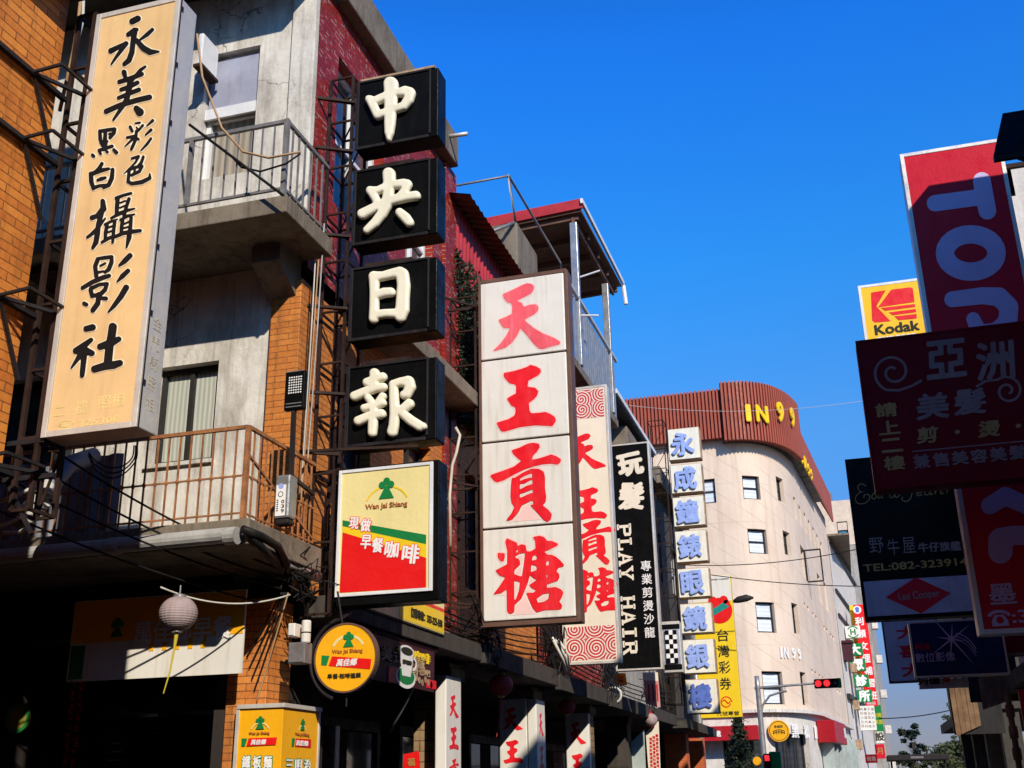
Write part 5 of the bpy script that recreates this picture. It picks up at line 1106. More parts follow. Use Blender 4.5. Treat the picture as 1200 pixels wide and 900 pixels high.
sugar(0, 'narrow white sugar sign standing edge on, first along the arcade', X1-.14, X1, ya, yb, zpx(520, 791, ya), .6, .62, (.34, .36), True)
for (xa, xb, yt, Y_, lab, dx) in [(585, 617, 819, 16.6, 'white sugar sign facing the viewer, half in slanting shadow, left of the edge on one', 0), (663, 690.5, 835.5, 20.4, 'white sugar sign facing the viewer, farthest along the arcade', 0), (374, 393, 850, 12.3, 'shaded white sugar sign half hidden behind the yellow pier box', 0)]:
    a = atY(xa, yt+30, Y_)[0]; b = atY(xb, yt+30, Y_)[0]; zt = zpx((xa+xb)/2, yt, Y_); sz = 36*mpp(atY(xa, yt, Y_)) if Y_ > 13 else .36
    sugar(0, lab, a, b, Y_, Y_+.12, zt, .5, .72, (zt-zpx(xa, yt+24, Y_), sz if Y_ < 18 else 35*mpp(atY(xa, yt, Y_))), False)
ya, yb = atX(629, 850, X1)[1], atX(639, 850, X1)[1]
sugar(0, 'narrow white sugar sign standing edge on, beside the half shaded one', X1-.14, X1, ya, yb, zpx(626, 819, ya), .5, .5, (.36, .47), True)

# ------------------------------------------------------------------ little things around the far end of the row
f = Face('Y', 26.0)
def board(lab, q, Y, m_, cat='poster', name='poster', d=.03):
    f = Face('Y', Y); mb = MB(); f.ppoly(mb, q, 0, d); t = thing(name, lab, cat, (f.pix(*q[0])[0], Y, f.pix(*q[2])[1]), None); obj('board', mb, m_, t); return t, Face('Y', Y-d-.0005)
t, f = board('orange sign corner under the black salon sign', [(719, 789), (733, 789), (735, 803), (722, 803)], 23.0, 'orange_yellow', 'sign', 'shop_sign')
mb = MB(); f.t(mb, '髮', 727, 796, 8); obj('lettering', mb, 'plain_red', t)
t, f = board('pink and cream poster with red strokes below the salon sign', [(753, 788), (771, 788), (774, 829), (757, 825)], 24.0, 'sign_cream')
mb = MB(); f.ppoly(mb, [(754, 797), (772, 798), (774, 829), (757, 825)], 0); paint('faded_pink', (.62, .30, .28), .6); obj('print', mb, 'faded_pink', t)
mb = MB()
for x in (759, 764, 769): f.ppoly(mb, [(x, 802), (x+1.6, 802), (x+3, 822), (x+1.4, 822)], .004)
obj('stroke', mb, 'dim_red', t)
t, f = board('hanging cloth banner printed with rows of red characters beside the arcade lantern', [(757, 858), (772, 845), (774, 900), (760, 900)], 25.2, 'sign_cream', 'banner', 'cloth_banner')
mb = MB()
for i in range(10):
    for j in range(3): f.t(mb, '福祿壽喜財'[(i*3+j) % 5], 762.5+j*3.7+i*.15, 862+i*4.4+(2-j)*2, 3.4, bold=.02)
obj('lettering', mb, 'plain_red', t)
t, f = board('grey sliding panel in the arcade under the salon sign', [(719, 890), (755, 855), (757, 902), (721, 902)], 24.6, 'fin_grey', 'panel', 'door_panel')
def lantern(lab, x, y, Y, r, m_, tassel=None, top='gold_trim'):
    p = atY(x, y, Y); k = mpp(p); R = r*k; t = thing('lantern', lab, 'lantern', (p[0], p[1], p[2]-R))
    prof = []
    for i in range(41):
        q = math.pi*i/40; rr = R*(.30+.70*math.sin(q)**1.25)*(1+.018*(i % 2)); prof.append((rr, -R*.86*math.cos(q)))
    obj('shade', MB().lathe(tuple(p), prof, 22), m_, t, smooth=False)
    obj('cap', MB().lathe((p[0], p[1], p[2]+R*.86), [(R*.34, 0), (R*.34, R*.12), (R*.1, R*.2)], 16).lathe((p[0], p[1], p[2]-R*.98), [(R*.3, 0), (R*.3, R*.12)], 16).tube([(p[0], p[1], p[2]+R*.9), (p[0], p[1], p[2]+R*1.5)], .006), top, t)
    if tassel:
        mb = MB().tube([(p[0], p[1], p[2]-R), (p[0]-.01, p[1], p[2]-R*1.9), (p[0]-.03, p[1], p[2]-R*3), (p[0]-.07, p[1], p[2]-R*4.1)], [R*.12, R*.06, R*.05, R*.03]); obj('tassel', mb, tassel, t)
    return t, p
lantern('mauve gauze lantern with a long gold tassel hanging under the balcony', 209, 719, 7.45, 22, 'lantern_cloth', 'gold_trim', 'galvanised')
lantern('small faded red lantern hanging in the far arcade', 762.5, 843.5, 25, 8, 'lantern_cloth', None, 'dim_red')
lantern('dark red lantern in the shade under the arcade canopy', 587, 803, 14.5, 14, 'lantern_red', 'lantern_red')
lantern('dim red lantern deep under the second arcade canopy', 664, 828, 18.5, 10, 'lantern_red', None)

# shop banner over the roller shutter
f = Face('Y', 8.38); q = [(88, 716), (290, 712), (288, 787), (84, 797)]
a0, b1 = f.pix(88, 705); a1, _ = f.pix(288, 705); b0 = f.pix(240, 791)[1]; bm = f.pix(240, 745)[1]
t = thing('shop_banner', 'orange and white banner over the dark roller shutter', 'banner', ((a0+a1)/2, 8.38, b0))
obj('sheet', MB().box(a0, a1, 8.383, 8.40, b0, b1), 'sign_white', t); mb = MB(); fp = Face('Y', 8.3825); fp.rect(mb, a0+.01, a1-.01, bm, b1-.01, 0)
obj('orange_band', mb, 'orange_yellow', t); mb = MB(); fp.put(mb, text('萬佳鄉早餐', .02), (a0+a1)/2+.27, bm+.06, .95, .2, .004); obj('characters', mb, 'white_letter', t)
mb = MB(); fp.rect(mb, a0+.02, a0+.16, b0+.02, bm-.02, .004); tree_mark(fp, mb, 138, 735, 22); obj('green_patch', mb, 'plain_green', t)
mb = MB()
for i in range(5): x = a0+.80+i*.125; fp.rect(mb, x, x+.045, bm-.10, bm-.001, .001)
obj('orange_stroke', mb, 'orange_yellow', t)
t, f = board('small red paper sheet pasted low on the first arcade pier', [(473, 884), (491, 880), (493, 905), (472, 905)], 12.95, 'plain_red', 'poster', 'paper_sheet', .004)
mb = MB(); f.t(mb, '福', 482, 893, 9, bold=.02); obj('lettering', mb, 'gold_letter', t)
mb = MB().tube([tuple(atX(484, 806, -4.4)), tuple(atX(457, 858, -4.7))], .018); solo('awning_strut', mb, 'galvanised', 'thin pale strut slanting down below the coffee banner', 'strut', smooth=True)
# tinsel and round ornament on the dark wall
p = atY(86, 850, 8.55); mb = MB(); rnd = random.Random(3)
for i in range(240):
    zz = p[2]-.35+.75*rnd.random(); a = rnd.random()*6.28; r = .01+.025*rnd.random(); c_ = Vector((p[0]+r*math.cos(a), p[1]+r*math.sin(a), zz)); d_ = Vector((math.cos(a), math.sin(a), .5-rnd.random()))*.03
    mb.quad(c_, c_+d_, c_+d_+Vector((0, 0, .006)), c_+Vector((0, 0, .006)))
solo('tinsel_garland', mb, 'plain_red', 'strand of red tinsel hanging in the dark beside the roller shutter', 'garland')
p = atY(22, 842, 8.69); f = Face('Y', 8.69); t = thing('round_ornament', 'round green and yellow wall ornament in the dark beside the tinsel', 'ornament', (p[0], 8.6, p[2]-.13))
mb = MB(); f.disc(mb, p[0], p[2], .13, 0, .02); obj('disc', mb, 'dim_ornament', t); mb = MB(); f.ring(mb, [(p[0]+.115*math.cos(q), p[2]+.115*math.sin(q)) for q in np.linspace(0, 6.283, 25)], .03, .021); obj('rim', mb, 'plain_green', t)

# ------------------------------------------------------------------ street light head and numbered box on the brick pier
YF = float(atX(345, 457, -4.36)[1]); f = Face('Y', YF); c = f.pix(345, 457); k = f.m(345, 457)
t = thing('flood_light', 'black LED flood light on a short arm against the brick pier', 'light', (c[0], YF+.05, c[1]-.1))
h_ = MB().box(c[0]-13*k, c[0]+13*k, YF, YF+.06, c[1]-24*k, c[1]+24*k); obj('housing', h_, 'black_panel', t, .012)
mb = MB(); a = f.pix(346, 451)
for i in range(7):
    for j in range(6): f.disc(mb, a[0]+(j-2.5)*3*k, a[1]+(i-3)*3.2*k, 1.05*k, .001, .003, 8)
obj('led', mb, 'white_letter', t); mb = MB(); f.rect(mb, c[0]-10*k, c[0]+10*k, c[1]-17*k, c[1]-16*k, .001); f.rect(mb, c[0]-10*k, c[0]+10*k, c[1]-21*k, c[1]-20*k, .001); f.rect(mb, c[0]-12*k, c[0]+12*k, c[1]+23*k, c[1]+24*k, .0); obj('vent', mb, 'galvanised', t)
e = f.pix(338, 556); mb = MB().bar((c[0]-.01, YF+.03, c[1]-24*k), (e[0], YF+.05, e[1]), .035); mb.bar((e[0], YF+.05, e[1]), (e[0]-.1, 8.86, e[1]), .03); obj('arm', mb, 'black_steel', t)
e2 = f.pix(331, 608); b1 = f.pix(334, 557)
t = thing('control_box', 'grey street light control box with a pale number sticker, below the flood light', 'box', (e2[0], YF+.05, e2[1]))
obj('case', MB().box(e2[0]-.072, e2[0]+.072, YF-.03, YF+.11, e2[1], b1[1]), 'galvanised', t, .02); obj('base', MB().box(e2[0]-.065, e2[0]+.065, YF-.02, YF+.1, e2[1]-.05, e2[1]-.002), 'black_steel', t, .015)
fp = Face('Y', YF-.0305); mb = MB(); fp.rect(mb, e2[0]-.055, e2[0]+.035, e2[1]+.02, b1[1]-.09, 0, .002); obj('sticker', mb, 'white_letter', t)
mb = MB(); 
for i, ch in enumerate('039'): fp.put(mb, text(ch, .03, .001), e2[0]+.012, e2[1]+.14-i*.04, .03, .032, .002)
for i in range(6): fp.rect(mb, e2[0]-.045, e2[0]-.03, e2[1]+.06+i*.018, e2[1]+.07+i*.018, .002, .001)
fp.ring(mb, [(e2[0]-.012+.022*math.cos(q), e2[1]+.205+.022*math.sin(q)) for q in np.linspace(0, 6.283, 20)], .006, .002, .001); obj('number', mb, 'dark_letter', t)
mb = MB(); fp.disc(mb, e2[0]-.012, e2[1]+.275, .025, .002, .001); obj('blue_mark', mb, 'plain_green' if False else 'blue_letter', t)
# boxes on the ground floor pier
f = Face('Y', 8.55)
for n_, lab, cat, m_, x0, x1, y0, y1 in [('meter_box', 'small pale junction box strapped to the brick pier', 'box', 'sign_white', 337, 346, 730, 746), ('meter_cylinder', 'white cylindrical cable joint strapped beside the junction box', 'cylinder', 'sign_white', 350, 361, 726, 753), ('meter_box', 'dark grey meter box on the brick pier beside the round sign', 'box', 'fin_grey' if False else 'grey_rail', 337, 358, 752, 778)]:
    a = f.pix(x0, y1); b = f.pix(x1, y0); t = thing(n_, lab, cat, ((a[0]+b[0])/2, 8.58, a[1]))
    if 'cyl' in n_: obj('body', MB().lathe(((a[0]+b[0])/2, 8.6, a[1]), [(.035, 0), (.04, .01), (.04, b[1]-a[1]-.01), (.035, b[1]-a[1])], 16), m_, t); obj('strap', MB().lathe(((a[0]+b[0])/2, 8.6, a[1]+.08), [(.042, 0), (.042, .01)], 16), 'cable_black', t)
    else: obj('body', MB().box(a[0], b[0], 8.55, 8.68, a[1], b[1]), m_, t, .006); obj('cover', MB().box(a[0]+.01, b[0]-.01, 8.542, 8.549, a[1]+.01, b[1]-.01), m_, t, .002)
# air conditioner and barrel on the corner building
f = Face('Y', 8.62); a = f.pix(229, 80); b = f.pix(239, 38)
t = thing('air_conditioner', 'white air conditioner box beside the upper window', 'air conditioner', (-5.9, 8.6, a[1])); obj('case', MB().box(a[0], b[0], 8.62, 8.94, a[1]+.05, b[1]), 'white_frame', t, .015)
mb = MB()
for i in range(9): mb.box(a[0]-.004, a[0]-.0005, 8.64, 8.9, a[1]+.08+i*.03, a[1]+.09+i*.03)
obj('grille', mb, 'dark_frame', t); obj('bracket', MB().box(a[0]-.02, b[0]+.02, 8.6, 8.94, a[1]+.01, a[1]+.045), 'rust_steel', t)
f = Face('Y', 8.3); a = f.pix(45, 322); b = f.pix(70, 290); 
t = thing('water_barrel', 'teal plastic barrel standing behind the tall cream sign', 'barrel', ((a[0]+b[0])/2, 8.4, a[1])); obj('body', MB().lathe(((a[0]+b[0])/2, 8.4, a[1]), [(.16, 0), (.18, .05), (.18, .3), (.15, .36), (.15, .4)], 20), 'teal_plastic', t, smooth=True); obj('stand', MB().box((a[0]+b[0])/2-.2, (a[0]+b[0])/2+.2, 8.2, 8.9, a[1]-.04, a[1]-.002).bar((-6.5, 8.3, a[1]-.02), (-6.5, 8.95, a[1]-.3), .04), 'rust_steel', t)
# ------------------------------------------------------------------ signs on the shaded right side
def stroke_shape(pl, mb, strokes, o, ext=.004, step=4):
    """fat rounded lettering given as photo strokes (x, y, radius)"""
    L = glyph(strokes, step=step, soft=3) if False else None
def fat(pl, mb, strokes, o, ext=.006, holes=()):
    L = glyph([[(x*10, y*10, r*10) for x, y, r in s] for s in strokes], step=9, soft=12, holes=[[(x*10, y*10) for x, y in h] for h in holes])
    place_glyph(pl, mb, L, 0, 0, 10, o, ext)
# tall red sign with letters running down
Y = 14.0; f = Face('Y', Y)
t = thing('shop_sign', 'tall red sign with lilac TOP lettering running down, its top edge catching the sun', 'sign', (2.1, Y, 4.9))
x0, x1 = 1.44, 2.70; z1 = 9.55; z0 = 5.35
fp = lightbox(t, Y, x0, x1, z0, z1, .3, 'dim_red', 'aluminium', .045)
Z9 = 831/240
def z(px_, py_, r=0): return (960+px_/Z9, 120+py_/Z9, r/Z9)
mb = MB(); fat(fp, mb, [[z(470,410,33), z(655,385,33)], [z(660,320,36), z(682,440,36)]], .001); obj('letter', mb, 'lilac_letter', t)
th = np.linspace(0, 2*math.pi, 25); mb = MB(); fat(fp, mb, [[z(615+105*math.cos(q), 612+76*math.sin(q), 37) for q in th]], .001); obj('letter', mb, 'lilac_letter', t)
mb = MB(); fat(fp, mb, [[z(540,800,32), z(660,785,34), z(730,790,38), z(770,830,38), z(765,890,38), z(720,930,36), z(650,935,32), z(625,880,28)]], .001)
obj('letter', mb, 'lilac_letter', t); obj('mounting', MB().bar((x1, Y+.15, 9.2), (3.0, Y+.15, 9.2), .06).bar((x1, Y+.15, 6), (3.0, Y+.15, 6), .06), 'rust_steel', t)
# film shop sign
Y = 21.0
f = Face('Y', Y); t = thing('film_sign', 'bright yellow film shop sign with a red K emblem, in full sun', 'sign', (1.7, Y, 9.2))
x0 = f.pix(1005.3, 336)[0]; x1 = x0+1.2; z1 = f.pix(1040, 331)[1]; z0 = f.pix(1040, 404)[1]
fp = lightbox(t, Y, x0, x1, z0, z1, .28, 'kodak_yellow', 'white_frame', .05)
mb = MB(); q = lambda *P: [z(*p)[:2] for p in P]
fp.ppoly(mb, q((210,772),(270,762),(232,828),(290,888),(226,893),(215,885)), .001)
fp.ppoly(mb, q((292,760),(370,750),(380,755),(387,810),(238,832)), .001)
fp.ppoly(mb, q((250,834),(388,818),(390,830),(268,846)), .001); fp.ppoly(mb, q((282,852),(391,838),(394,851),(298,864)), .001); fp.ppoly(mb, q((305,868),(395,858),(396,876),(386,878),(322,884)), .001)
obj('emblem', mb, 'plain_red', t)
mb = MB(); fp.t(mb, 'Kodak', 1051, 384, 13, w=50, bold=.035); obj('lettering', mb, 'dark_letter', t)
mb = MB(); fp.t(mb, 'express', 1050, 397, 9, w=44, bold=.03, shear=.25); obj('small_lettering', mb, 'white_letter', t)
obj('mounting', MB().bar((x1, Y+.15, 10.2), (3.0, Y+.15, 9.9), .06), 'rust_steel', t)
# hair shop sign
Y = 11.0; f = Face('Y', Y)
t = thing('hair_shop_sign', 'wide dark maroon hair shop sign with grey scrolls and characters', 'sign', (1.5, Y, 4.2))
x0, x1 = .435, 2.65; z1 = 5.80; z0 = 4.25
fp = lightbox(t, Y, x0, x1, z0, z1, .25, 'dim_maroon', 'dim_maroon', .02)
Z8 = 3.75
def y_(px_, py_): return (960+px_/Z8, 360+py_/Z8)
mb = MB(); sc_ = MB()
for ch, x, y, h, w_ in [('亞', 555, 228, 48, 48), ('洲', 775, 235, 48, 46)]: fp.t(mb, ch, *y_(x, y), h, w=w_, bold=.03, shear=.12)
for ch, x, y, h, w_ in [('美', 495, 435, 32, 38), ('髮', 660, 415, 32, 38)]: fp.t(mb, ch, *y_(x, y), h, w=w_, bold=.035, shear=.1)
def spiral(cx, cy, r0, turns, a0, tail):
    pts = [fp.pix(*y_(cx+r0*(.18+.82*(1-i/60))*math.cos(a0+turns*6.283*i/60), cy+r0*.95*(.18+.82*(1-i/60))*math.sin(a0+turns*6.283*i/60))) for i in range(61)]
    return [fp.pix(*y_(*p)) for p in tail]+pts
fp.ring(mb, spiral(325, 285, 88, 1.55, 1.9, [(450, 322), (410, 345), (350, 366)]), .026, .001, .002); fp.ring(mb, spiral(828, 368, 68, 1.55, 4.0, [(690, 350), (730, 325)]), .024, .001, .002)
fp.rect(mb, fp.pix(*y_(405, 628))[0], x1-.03, fp.pix(*y_(650, 612))[1]-.006, fp.pix(*y_(650, 612))[1]+.006, .001)
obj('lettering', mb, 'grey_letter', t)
mb = MB(); fp.col(mb, '請上二樓', *y_(295, 452), *y_(330, 685), 17, w=24, bold=.03)
for ch, x in (('剪', 475), ('·', 607), ('燙', 745), ('·', 875)): fp.t(mb, ch, *y_(x, 562-(x-475)*.1), 20 if ch != '·' else 5, w=26 if ch != '·' else 6, bold=.03, shear=.15)
obj('gold_lettering', mb, 'gold_letter', t)
mb = MB()
for i, ch in enumerate('兼售美容美髮用品'): fp.t(mb, ch, *y_(450+i*84, 678-i*8), 17, w=18.5, bold=.03)
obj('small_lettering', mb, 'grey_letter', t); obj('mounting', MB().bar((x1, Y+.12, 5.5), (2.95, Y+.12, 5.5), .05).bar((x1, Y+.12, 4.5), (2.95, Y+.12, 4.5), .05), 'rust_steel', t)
# jeans sign
Y = 16.0; f = Face('Y', Y)
t = thing('jeans_sign', 'black jeans shop sign above a pale panel with a red diamond', 'sign', (1.0, Y, 3.6))
x0, x1 = .275, 1.95; z0 = 3.66; z1 = 5.93; zm = f.pix(1040, 680)[1]
fp = lightbox(t, Y, x0, x1, z0, z1, .28, 'black_panel', 'black_panel', .02)
zb = zm-.0; mb = MB(); fp.rect(mb, x0+.04, x1-.03, z0+.05, zb, .0, .003); obj('pale_panel', mb, 'panel_blue_white', t)
def w9(px_, py_): return (960+px_/5, 560+py_/5)
mb = MB(); fp.ppoly(mb, [w9(388,700), w9(565,583), w9(772,676), w9(598,795)], .004); obj('diamond', mb, 'dim_red', t)
mb = MB(); fp.t(mb, 'Lee Cooper', *w9(585, 692), 12, o=.008, w=46, bold=.02, rot=.03); fp.t(mb, '野', *w9(335, 395), 18, w=16); fp.t(mb, '牛', *w9(435, 405), 19, w=13); fp.t(mb, '屋', *w9(525, 395), 19, w=14)
for i, ch in enumerate('牛仔旗艦'): fp.t(mb, ch, *w9(610+i*63, 408-i*3), 11.5, w=11.5, bold=.03)
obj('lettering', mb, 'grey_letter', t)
mb = MB(); fp.t(mb, 'TEL:082-323914', *w9(560, 510), 9, w=116, bold=.022)
def script(strokes, w_): 
    for s in strokes: fp.ring(mb, [fp.pix(*w9(*p)) for p in s], w_, .001, .003)
def smooth(P, n=8):
    out = []; P = [P[0]]+list(P)+[P[-1]]
    for i in range(1, len(P)-2):
        p0, p1, p2, p3 = [np.array(p, float) for p in P[i-1:i+3]]
        for k in range(n): q = k/n; out.append(tuple(.5*((2*p1)+(-p0+p2)*q+(2*p0-5*p1+4*p2-p3)*q*q+(-p0+3*p1-3*p2+p3)*q**3)))
    out.append(tuple(P[-2])); return out
script([smooth(s) for s in [[(275,48),(245,35),(225,55),(240,80),(262,82),(235,88),(212,120),(228,150),(268,148),(295,122),(290,100),(265,100),(262,118)], [(345,90),(318,92),(308,115),(325,122),(345,100),(346,120),(362,112)], [(366,88),(370,120)], [(370,98),(388,84),(398,92)], [(418,84),(414,112),(430,114),(442,100)], [(448,62),(444,108),(460,112),(474,98)],
   [(548,62),(528,58),(516,72),(534,80),(545,76),(535,120),(510,138),(485,128),(490,112)], [(572,92),(600,84),(592,72),(574,82),(576,104),(604,98)], [(650,70),(624,76),(620,98),(640,98),(652,76),(652,98),(668,92)], [(678,70),(682,96)], [(682,80),(700,66),(712,72),(712,94),(728,88)], [(745,66),(752,80),(744,90)]]], .012)
obj('gold_lettering', mb, 'gold_letter', t); obj('mounting', MB().bar((x1, Y+.14, 5.2), (3.0, Y+.14, 5.2), .05), 'rust_steel', t)
# second red sign
Y = 13.0; f = Face('Y', Y)
t = thing('shop_sign', 'low red sign with lilac blob letters and a telephone mark', 'sign', (2, Y, 3.0))
x0, x1 = 1.375, 2.75; z0 = 3.06; z1 = 4.80
fp = lightbox(t, Y, x0, x1, z0, z1, .28, 'dim_red', 'aluminium', .05)
U = 4.09
def v9(px_, py_, r=0): return (1100+px_/U, 540+py_/U, r/U)
mb = MB(); fat(fp, mb, [[v9(245,215,42), v9(320,170,44), v9(400,205,42), v9(470,240,40)]], .001); fat(fp, mb, [[v9(296,435,58), v9(296,380,58), v9(350,358,46), v9(470,358,46)]], .001)
fp.t(mb, '墨', *v9(305, 638)[:2], 24, w=29, bold=.02)
a, b = fp.pix(*v9(292, 755)[:2]); k = fp.m(*v9(292, 755)[:2]); fp.poly(mb, [(a-9*k, b-9*k), (a+9*k, b-9*k), (a+9*k, b-3*k), (a+5*k, b+4*k), (a-5*k, b+4*k), (a-9*k, b-3*k)], .001); fp.ring(mb, [(a+11*k*math.cos(q), b+2*k+6*k*math.sin(q)) for q in np.linspace(.1, 3.04, 14)], 3.6*k, .0045)
fp.t(mb, ':3', *v9(390, 745)[:2], 15, w=18, bold=.02); obj('lettering', mb, 'lilac_letter', t)
mb = MB(); fp.disc(mb, a, b-2*k, 4*k, .009, .002); obj('dial', mb, 'dim_red', t); obj('mounting', MB().bar((x1, Y+.14, 4.4), (3.0, Y+.14, 4.4), .05), 'rust_steel', t)
# blue photo sign
Y = 19.0; f = Face('Y', Y)
t = thing('photo_sign', 'dark blue digital photo sign with a white starburst', 'sign', (1.5, Y, 3.1))
x0, x1 = .97, 2.35; z0 = 3.12; z1 = 3.98
fp = lightbox(t, Y, x0, x1, z0, z1, .25, 'shop_blue', 'aluminium', .025)
def s9(px_, py_): return (960+px_/5, 720+py_/5)
mb = MB(); c = fp.pix(*s9(775, 145)); k = fp.m(*s9(775, 145))
for i, L in enumerate([28, 20, 40, 18, 30, 22, 38, 16]):
    q = .6+i*.785; d_ = (math.cos(q)*L*k, math.sin(q)*L*k); n_ = (-math.sin(q)*1.2*k, math.cos(q)*1.2*k); fp.poly(mb, [(c[0]+n_[0], c[1]+n_[1]), (c[0]-n_[0], c[1]-n_[1]), (c[0]+d_[0], c[1]+d_[1])], .001+.0005*i, .001)
for j in range(3): fp.ring(mb, [fp.pix(*s9(800+i*12, 112+j*20+i*i*.9)) for i in range(11)], .6*k*(2-j*.4), .001, .002)
obj('starburst', mb, 'lilac_letter', t); mb = MB(); fp.t(mb, '數位影像', *s9(680, 250), 11, w=44, bold=.005); obj('lettering', mb, 'lilac_letter', t)
mb = MB(); fp.t(mb, '柯達', *s9(605, 190), 8, w=17, bold=.02); obj('red_lettering', mb, 'dim_red', t)
t = thing('shop_sign', 'small white shop board hanging directly below the blue photo sign', 'sign', (1.4, 19.1, 2.8))
a0, b0 = Face('Y', 19.1).pix(1075, 807); fp = Face('Y', 19.095); obj('board', MB().box(1.02, 1.75, 19.1, 19.3, b0, 3.09), 'panel_blue_white', t, .006)
mb = MB(); fp.t(mb, '列億', *s9(640, 388), 9, w=26, bold=.03); obj('lettering', mb, 'dark_letter', t); mb = MB(); fp.t(mb, '沖', *s9(742, 385), 8, w=9, bold=.04); obj('red_lettering', mb, 'dim_red', t)
# pale sign with big red characters behind it
Y = 22.0; f = Face('Y', Y+.8); Y += .8
t = thing('shop_sign', 'pale grey sign with dark red characters, partly hidden behind the blue photo sign', 'sign', (1.2, Y, 3.2))
x0 = f.pix(1034.5, 740)[0]; z0 = f.pix(1050, 800)[1]
fp = lightbox(t, Y, x0, x0+1.0, z0, z0+2.2, .25, 'panel_blue_white', 'dark_frame', .025)
mb = MB(); fp.col(mb, '大喜大', 1063, 741, 1069, 785, 15, w=24, bold=.03); obj('lettering', mb, 'dim_red', t)
# sheet awning at the top right corner
t = thing('sheet_awning', 'black sheet awning jutting out over the edge of the tall red TOP sign', 'awning', (2.4, 9.6, 6.4))
A = atY(1175, 137.5, 10.2); B = atY(1164.5, 186.5, 9.5); obj('sheet', MB().slab([tuple(A), (A[0]+1.2, A[1], A[2]), (B[0]+1.25, B[1], B[2]), tuple(B)], .04), 'black_panel', t)
obj('strut', MB().bar((B[0]+.2, B[1]+.1, B[2]+.05), (2.92, 9.9, B[2]-.35), .035).bar((B[0]+.15, 9.8, B[2]+.2), (2.92, 9.8, B[2]+.2), .03), 'black_steel', t)
mb = MB()
for i in range(9): x = B[0]+.02+i*.03; 
obj('edge', MB().bar(tuple(B), (B[0]+1.25, B[1], B[2]), .05), 'black_steel', t)
# goods and clutter in the shade of the right arcade
t = thing('wall_sign', 'small brown sign box fixed under the low red telephone sign', 'sign', (2.55, 20.2, 3.6)); obj('case', MB().box(2.3, 2.85, 20.2, 20.4, 3.5, 4.2), 'wood_old', t, .01); obj('panel', MB().box(2.34, 2.81, 20.19, 20.199, 3.55, 4.15), 'dim_maroon', t)
mb = MB().tube([(2.55, 21.4, 1.0+.0), (2.55, 21.4, 3.0)], .05)
for i in range(5): mb.lathe((2.55, 21.4, 1.2+i*.35), [(.07, 0), (.075, .1), (.07, .2)], 12)
solo('arcade_post', mb, 'wood_old', 'thin post with pale rings in the right arcade', 'post')
t = thing('wall_banner', 'dim red vertical banner hanging in the right arcade', 'banner', (2.7, 19.2, 1)); obj('cloth', MB().box(2.45, 2.75, 19.2, 19.23, 1.2, 2.9), 'dim_red', t); obj('rod', MB().tube([(2.4, 19.21, 2.92), (2.8, 19.21, 2.92)], .012), 'dark_frame', t)

# ------------------------------------------------------------------ signs far down the street
def farsign(lab, name, x0, x1, ya, yb, Y, m_, d=.3, cat='sign'):
    f = Face('Y', Y); a0 = f.pix(x0, (ya+yb)/2)[0]; a1 = f.pix(x1, (ya+yb)/2)[0]; z1 = f.pix((x0+x1)/2, ya)[1]; z0 = f.pix((x0+x1)/2, yb)[1]
    t = thing(name, lab, cat, ((a0+a1)/2, Y, z0)); obj('board', MB().box(a0, a1, Y, Y+d, z0, z1), m_, t, .02); return t, Face('Y', Y-.001), (a0, a1, z0, z1)
Y = 76
t, f, _ = farsign('tall red tutoring school sign with white characters, far down the street', 'school_sign', 1007, 1021.5, 708, 828, Y, 'plain_red')
mb = MB(); c = f.pix(1004.5, 714.5); k = f.m(1005, 715); f.disc(mb, c[0]+.0, c[1], 4.6*k, .002); f.col(mb, '利頻文理補習班', 1007, 728, 1023, 815, 9.5, w=9.5, bold=.03); f.t(mb, '專線電話', 1021, 824, 3.5, w=10); obj('lettering', mb, 'white_letter', t)
mb = MB(); f.disc(mb, c[0], c[1]+.05, 2.4*k, .006); f.poly(mb, [(c[0]-2.6*k, c[1]-3*k), (c[0]+2.6*k, c[1]-3*k), (c[0], c[1]+1.5*k)], .0095); obj('emblem', mb, 'navy_letter', t)
t, f, r = farsign('thin yellow sign strip left of the tall red school sign', 'strip_sign', 1000.5, 1006, 709, 800, 76.6, 'plain_yellow', .2); mb = MB(); f.col(mb, '利頻補習', 1002.5, 735, 1005, 790, 4); obj('lettering', mb, 'plain_red', t)
t = thing('clinic_sign', 'column of green boxes with white characters under an H emblem box', 'sign', (-.2, 74, 3))
f = Face('Y', 74.)
for i, (ch, x, y) in enumerate([('H', 999.5, 740.5), ('大', 1002, 761), ('眾', 1005.5, 779), ('診', 1009.5, 797.5), ('所', 1013, 815.5)]):
    a = f.pix(x-8, y+7.6); b = f.pix(x+8, y-7.6); bx = obj('lightbox', MB().box(a[0], b[0], 74, 74.5, a[1], b[1]), 'sign_white' if i == 0 else 'plain_green', t, .02); pl = Face('Y', 73.999); mb = MB()
    if i == 0: 
        pl.t(mb, 'H', x, y, 7, bold=.03); c = pl.pix(x, y); k = pl.m(x, y); pl.ring(mb, [(c[0]+6.3*k*math.cos(q), c[1]+6.3*k*math.sin(q)) for q in np.linspace(.5, 2.64, 12)], 1.2*k, .001); pl.ring(mb, [(c[0]+6.3*k*math.cos(q), c[1]+6.3*k*math.sin(q)) for q in np.linspace(3.64, 5.78, 12)], 1.2*k, .001)
    else: pl.t(mb, ch, x, y, 13, w=13, bold=.05)
    obj('character', mb, 'plain_green' if i == 0 else 'white_letter', bx)
obj('mounting', MB().bar((-1.2, 74.2, f.pix(1000, 752)[1]), (.3, 74.2, f.pix(1000, 752)[1]), .1).bar((-.4, 74.6, 2.5), (-.4, 74.6, f.pix(1000, 735)[1]), .1), 'plain_yellow', t)
t, f, r = farsign('white notice board with grey writing below the green clinic boxes', 'notice_board', 1007, 1026, 827, 856, 74, 'sign_white'); mb = MB()
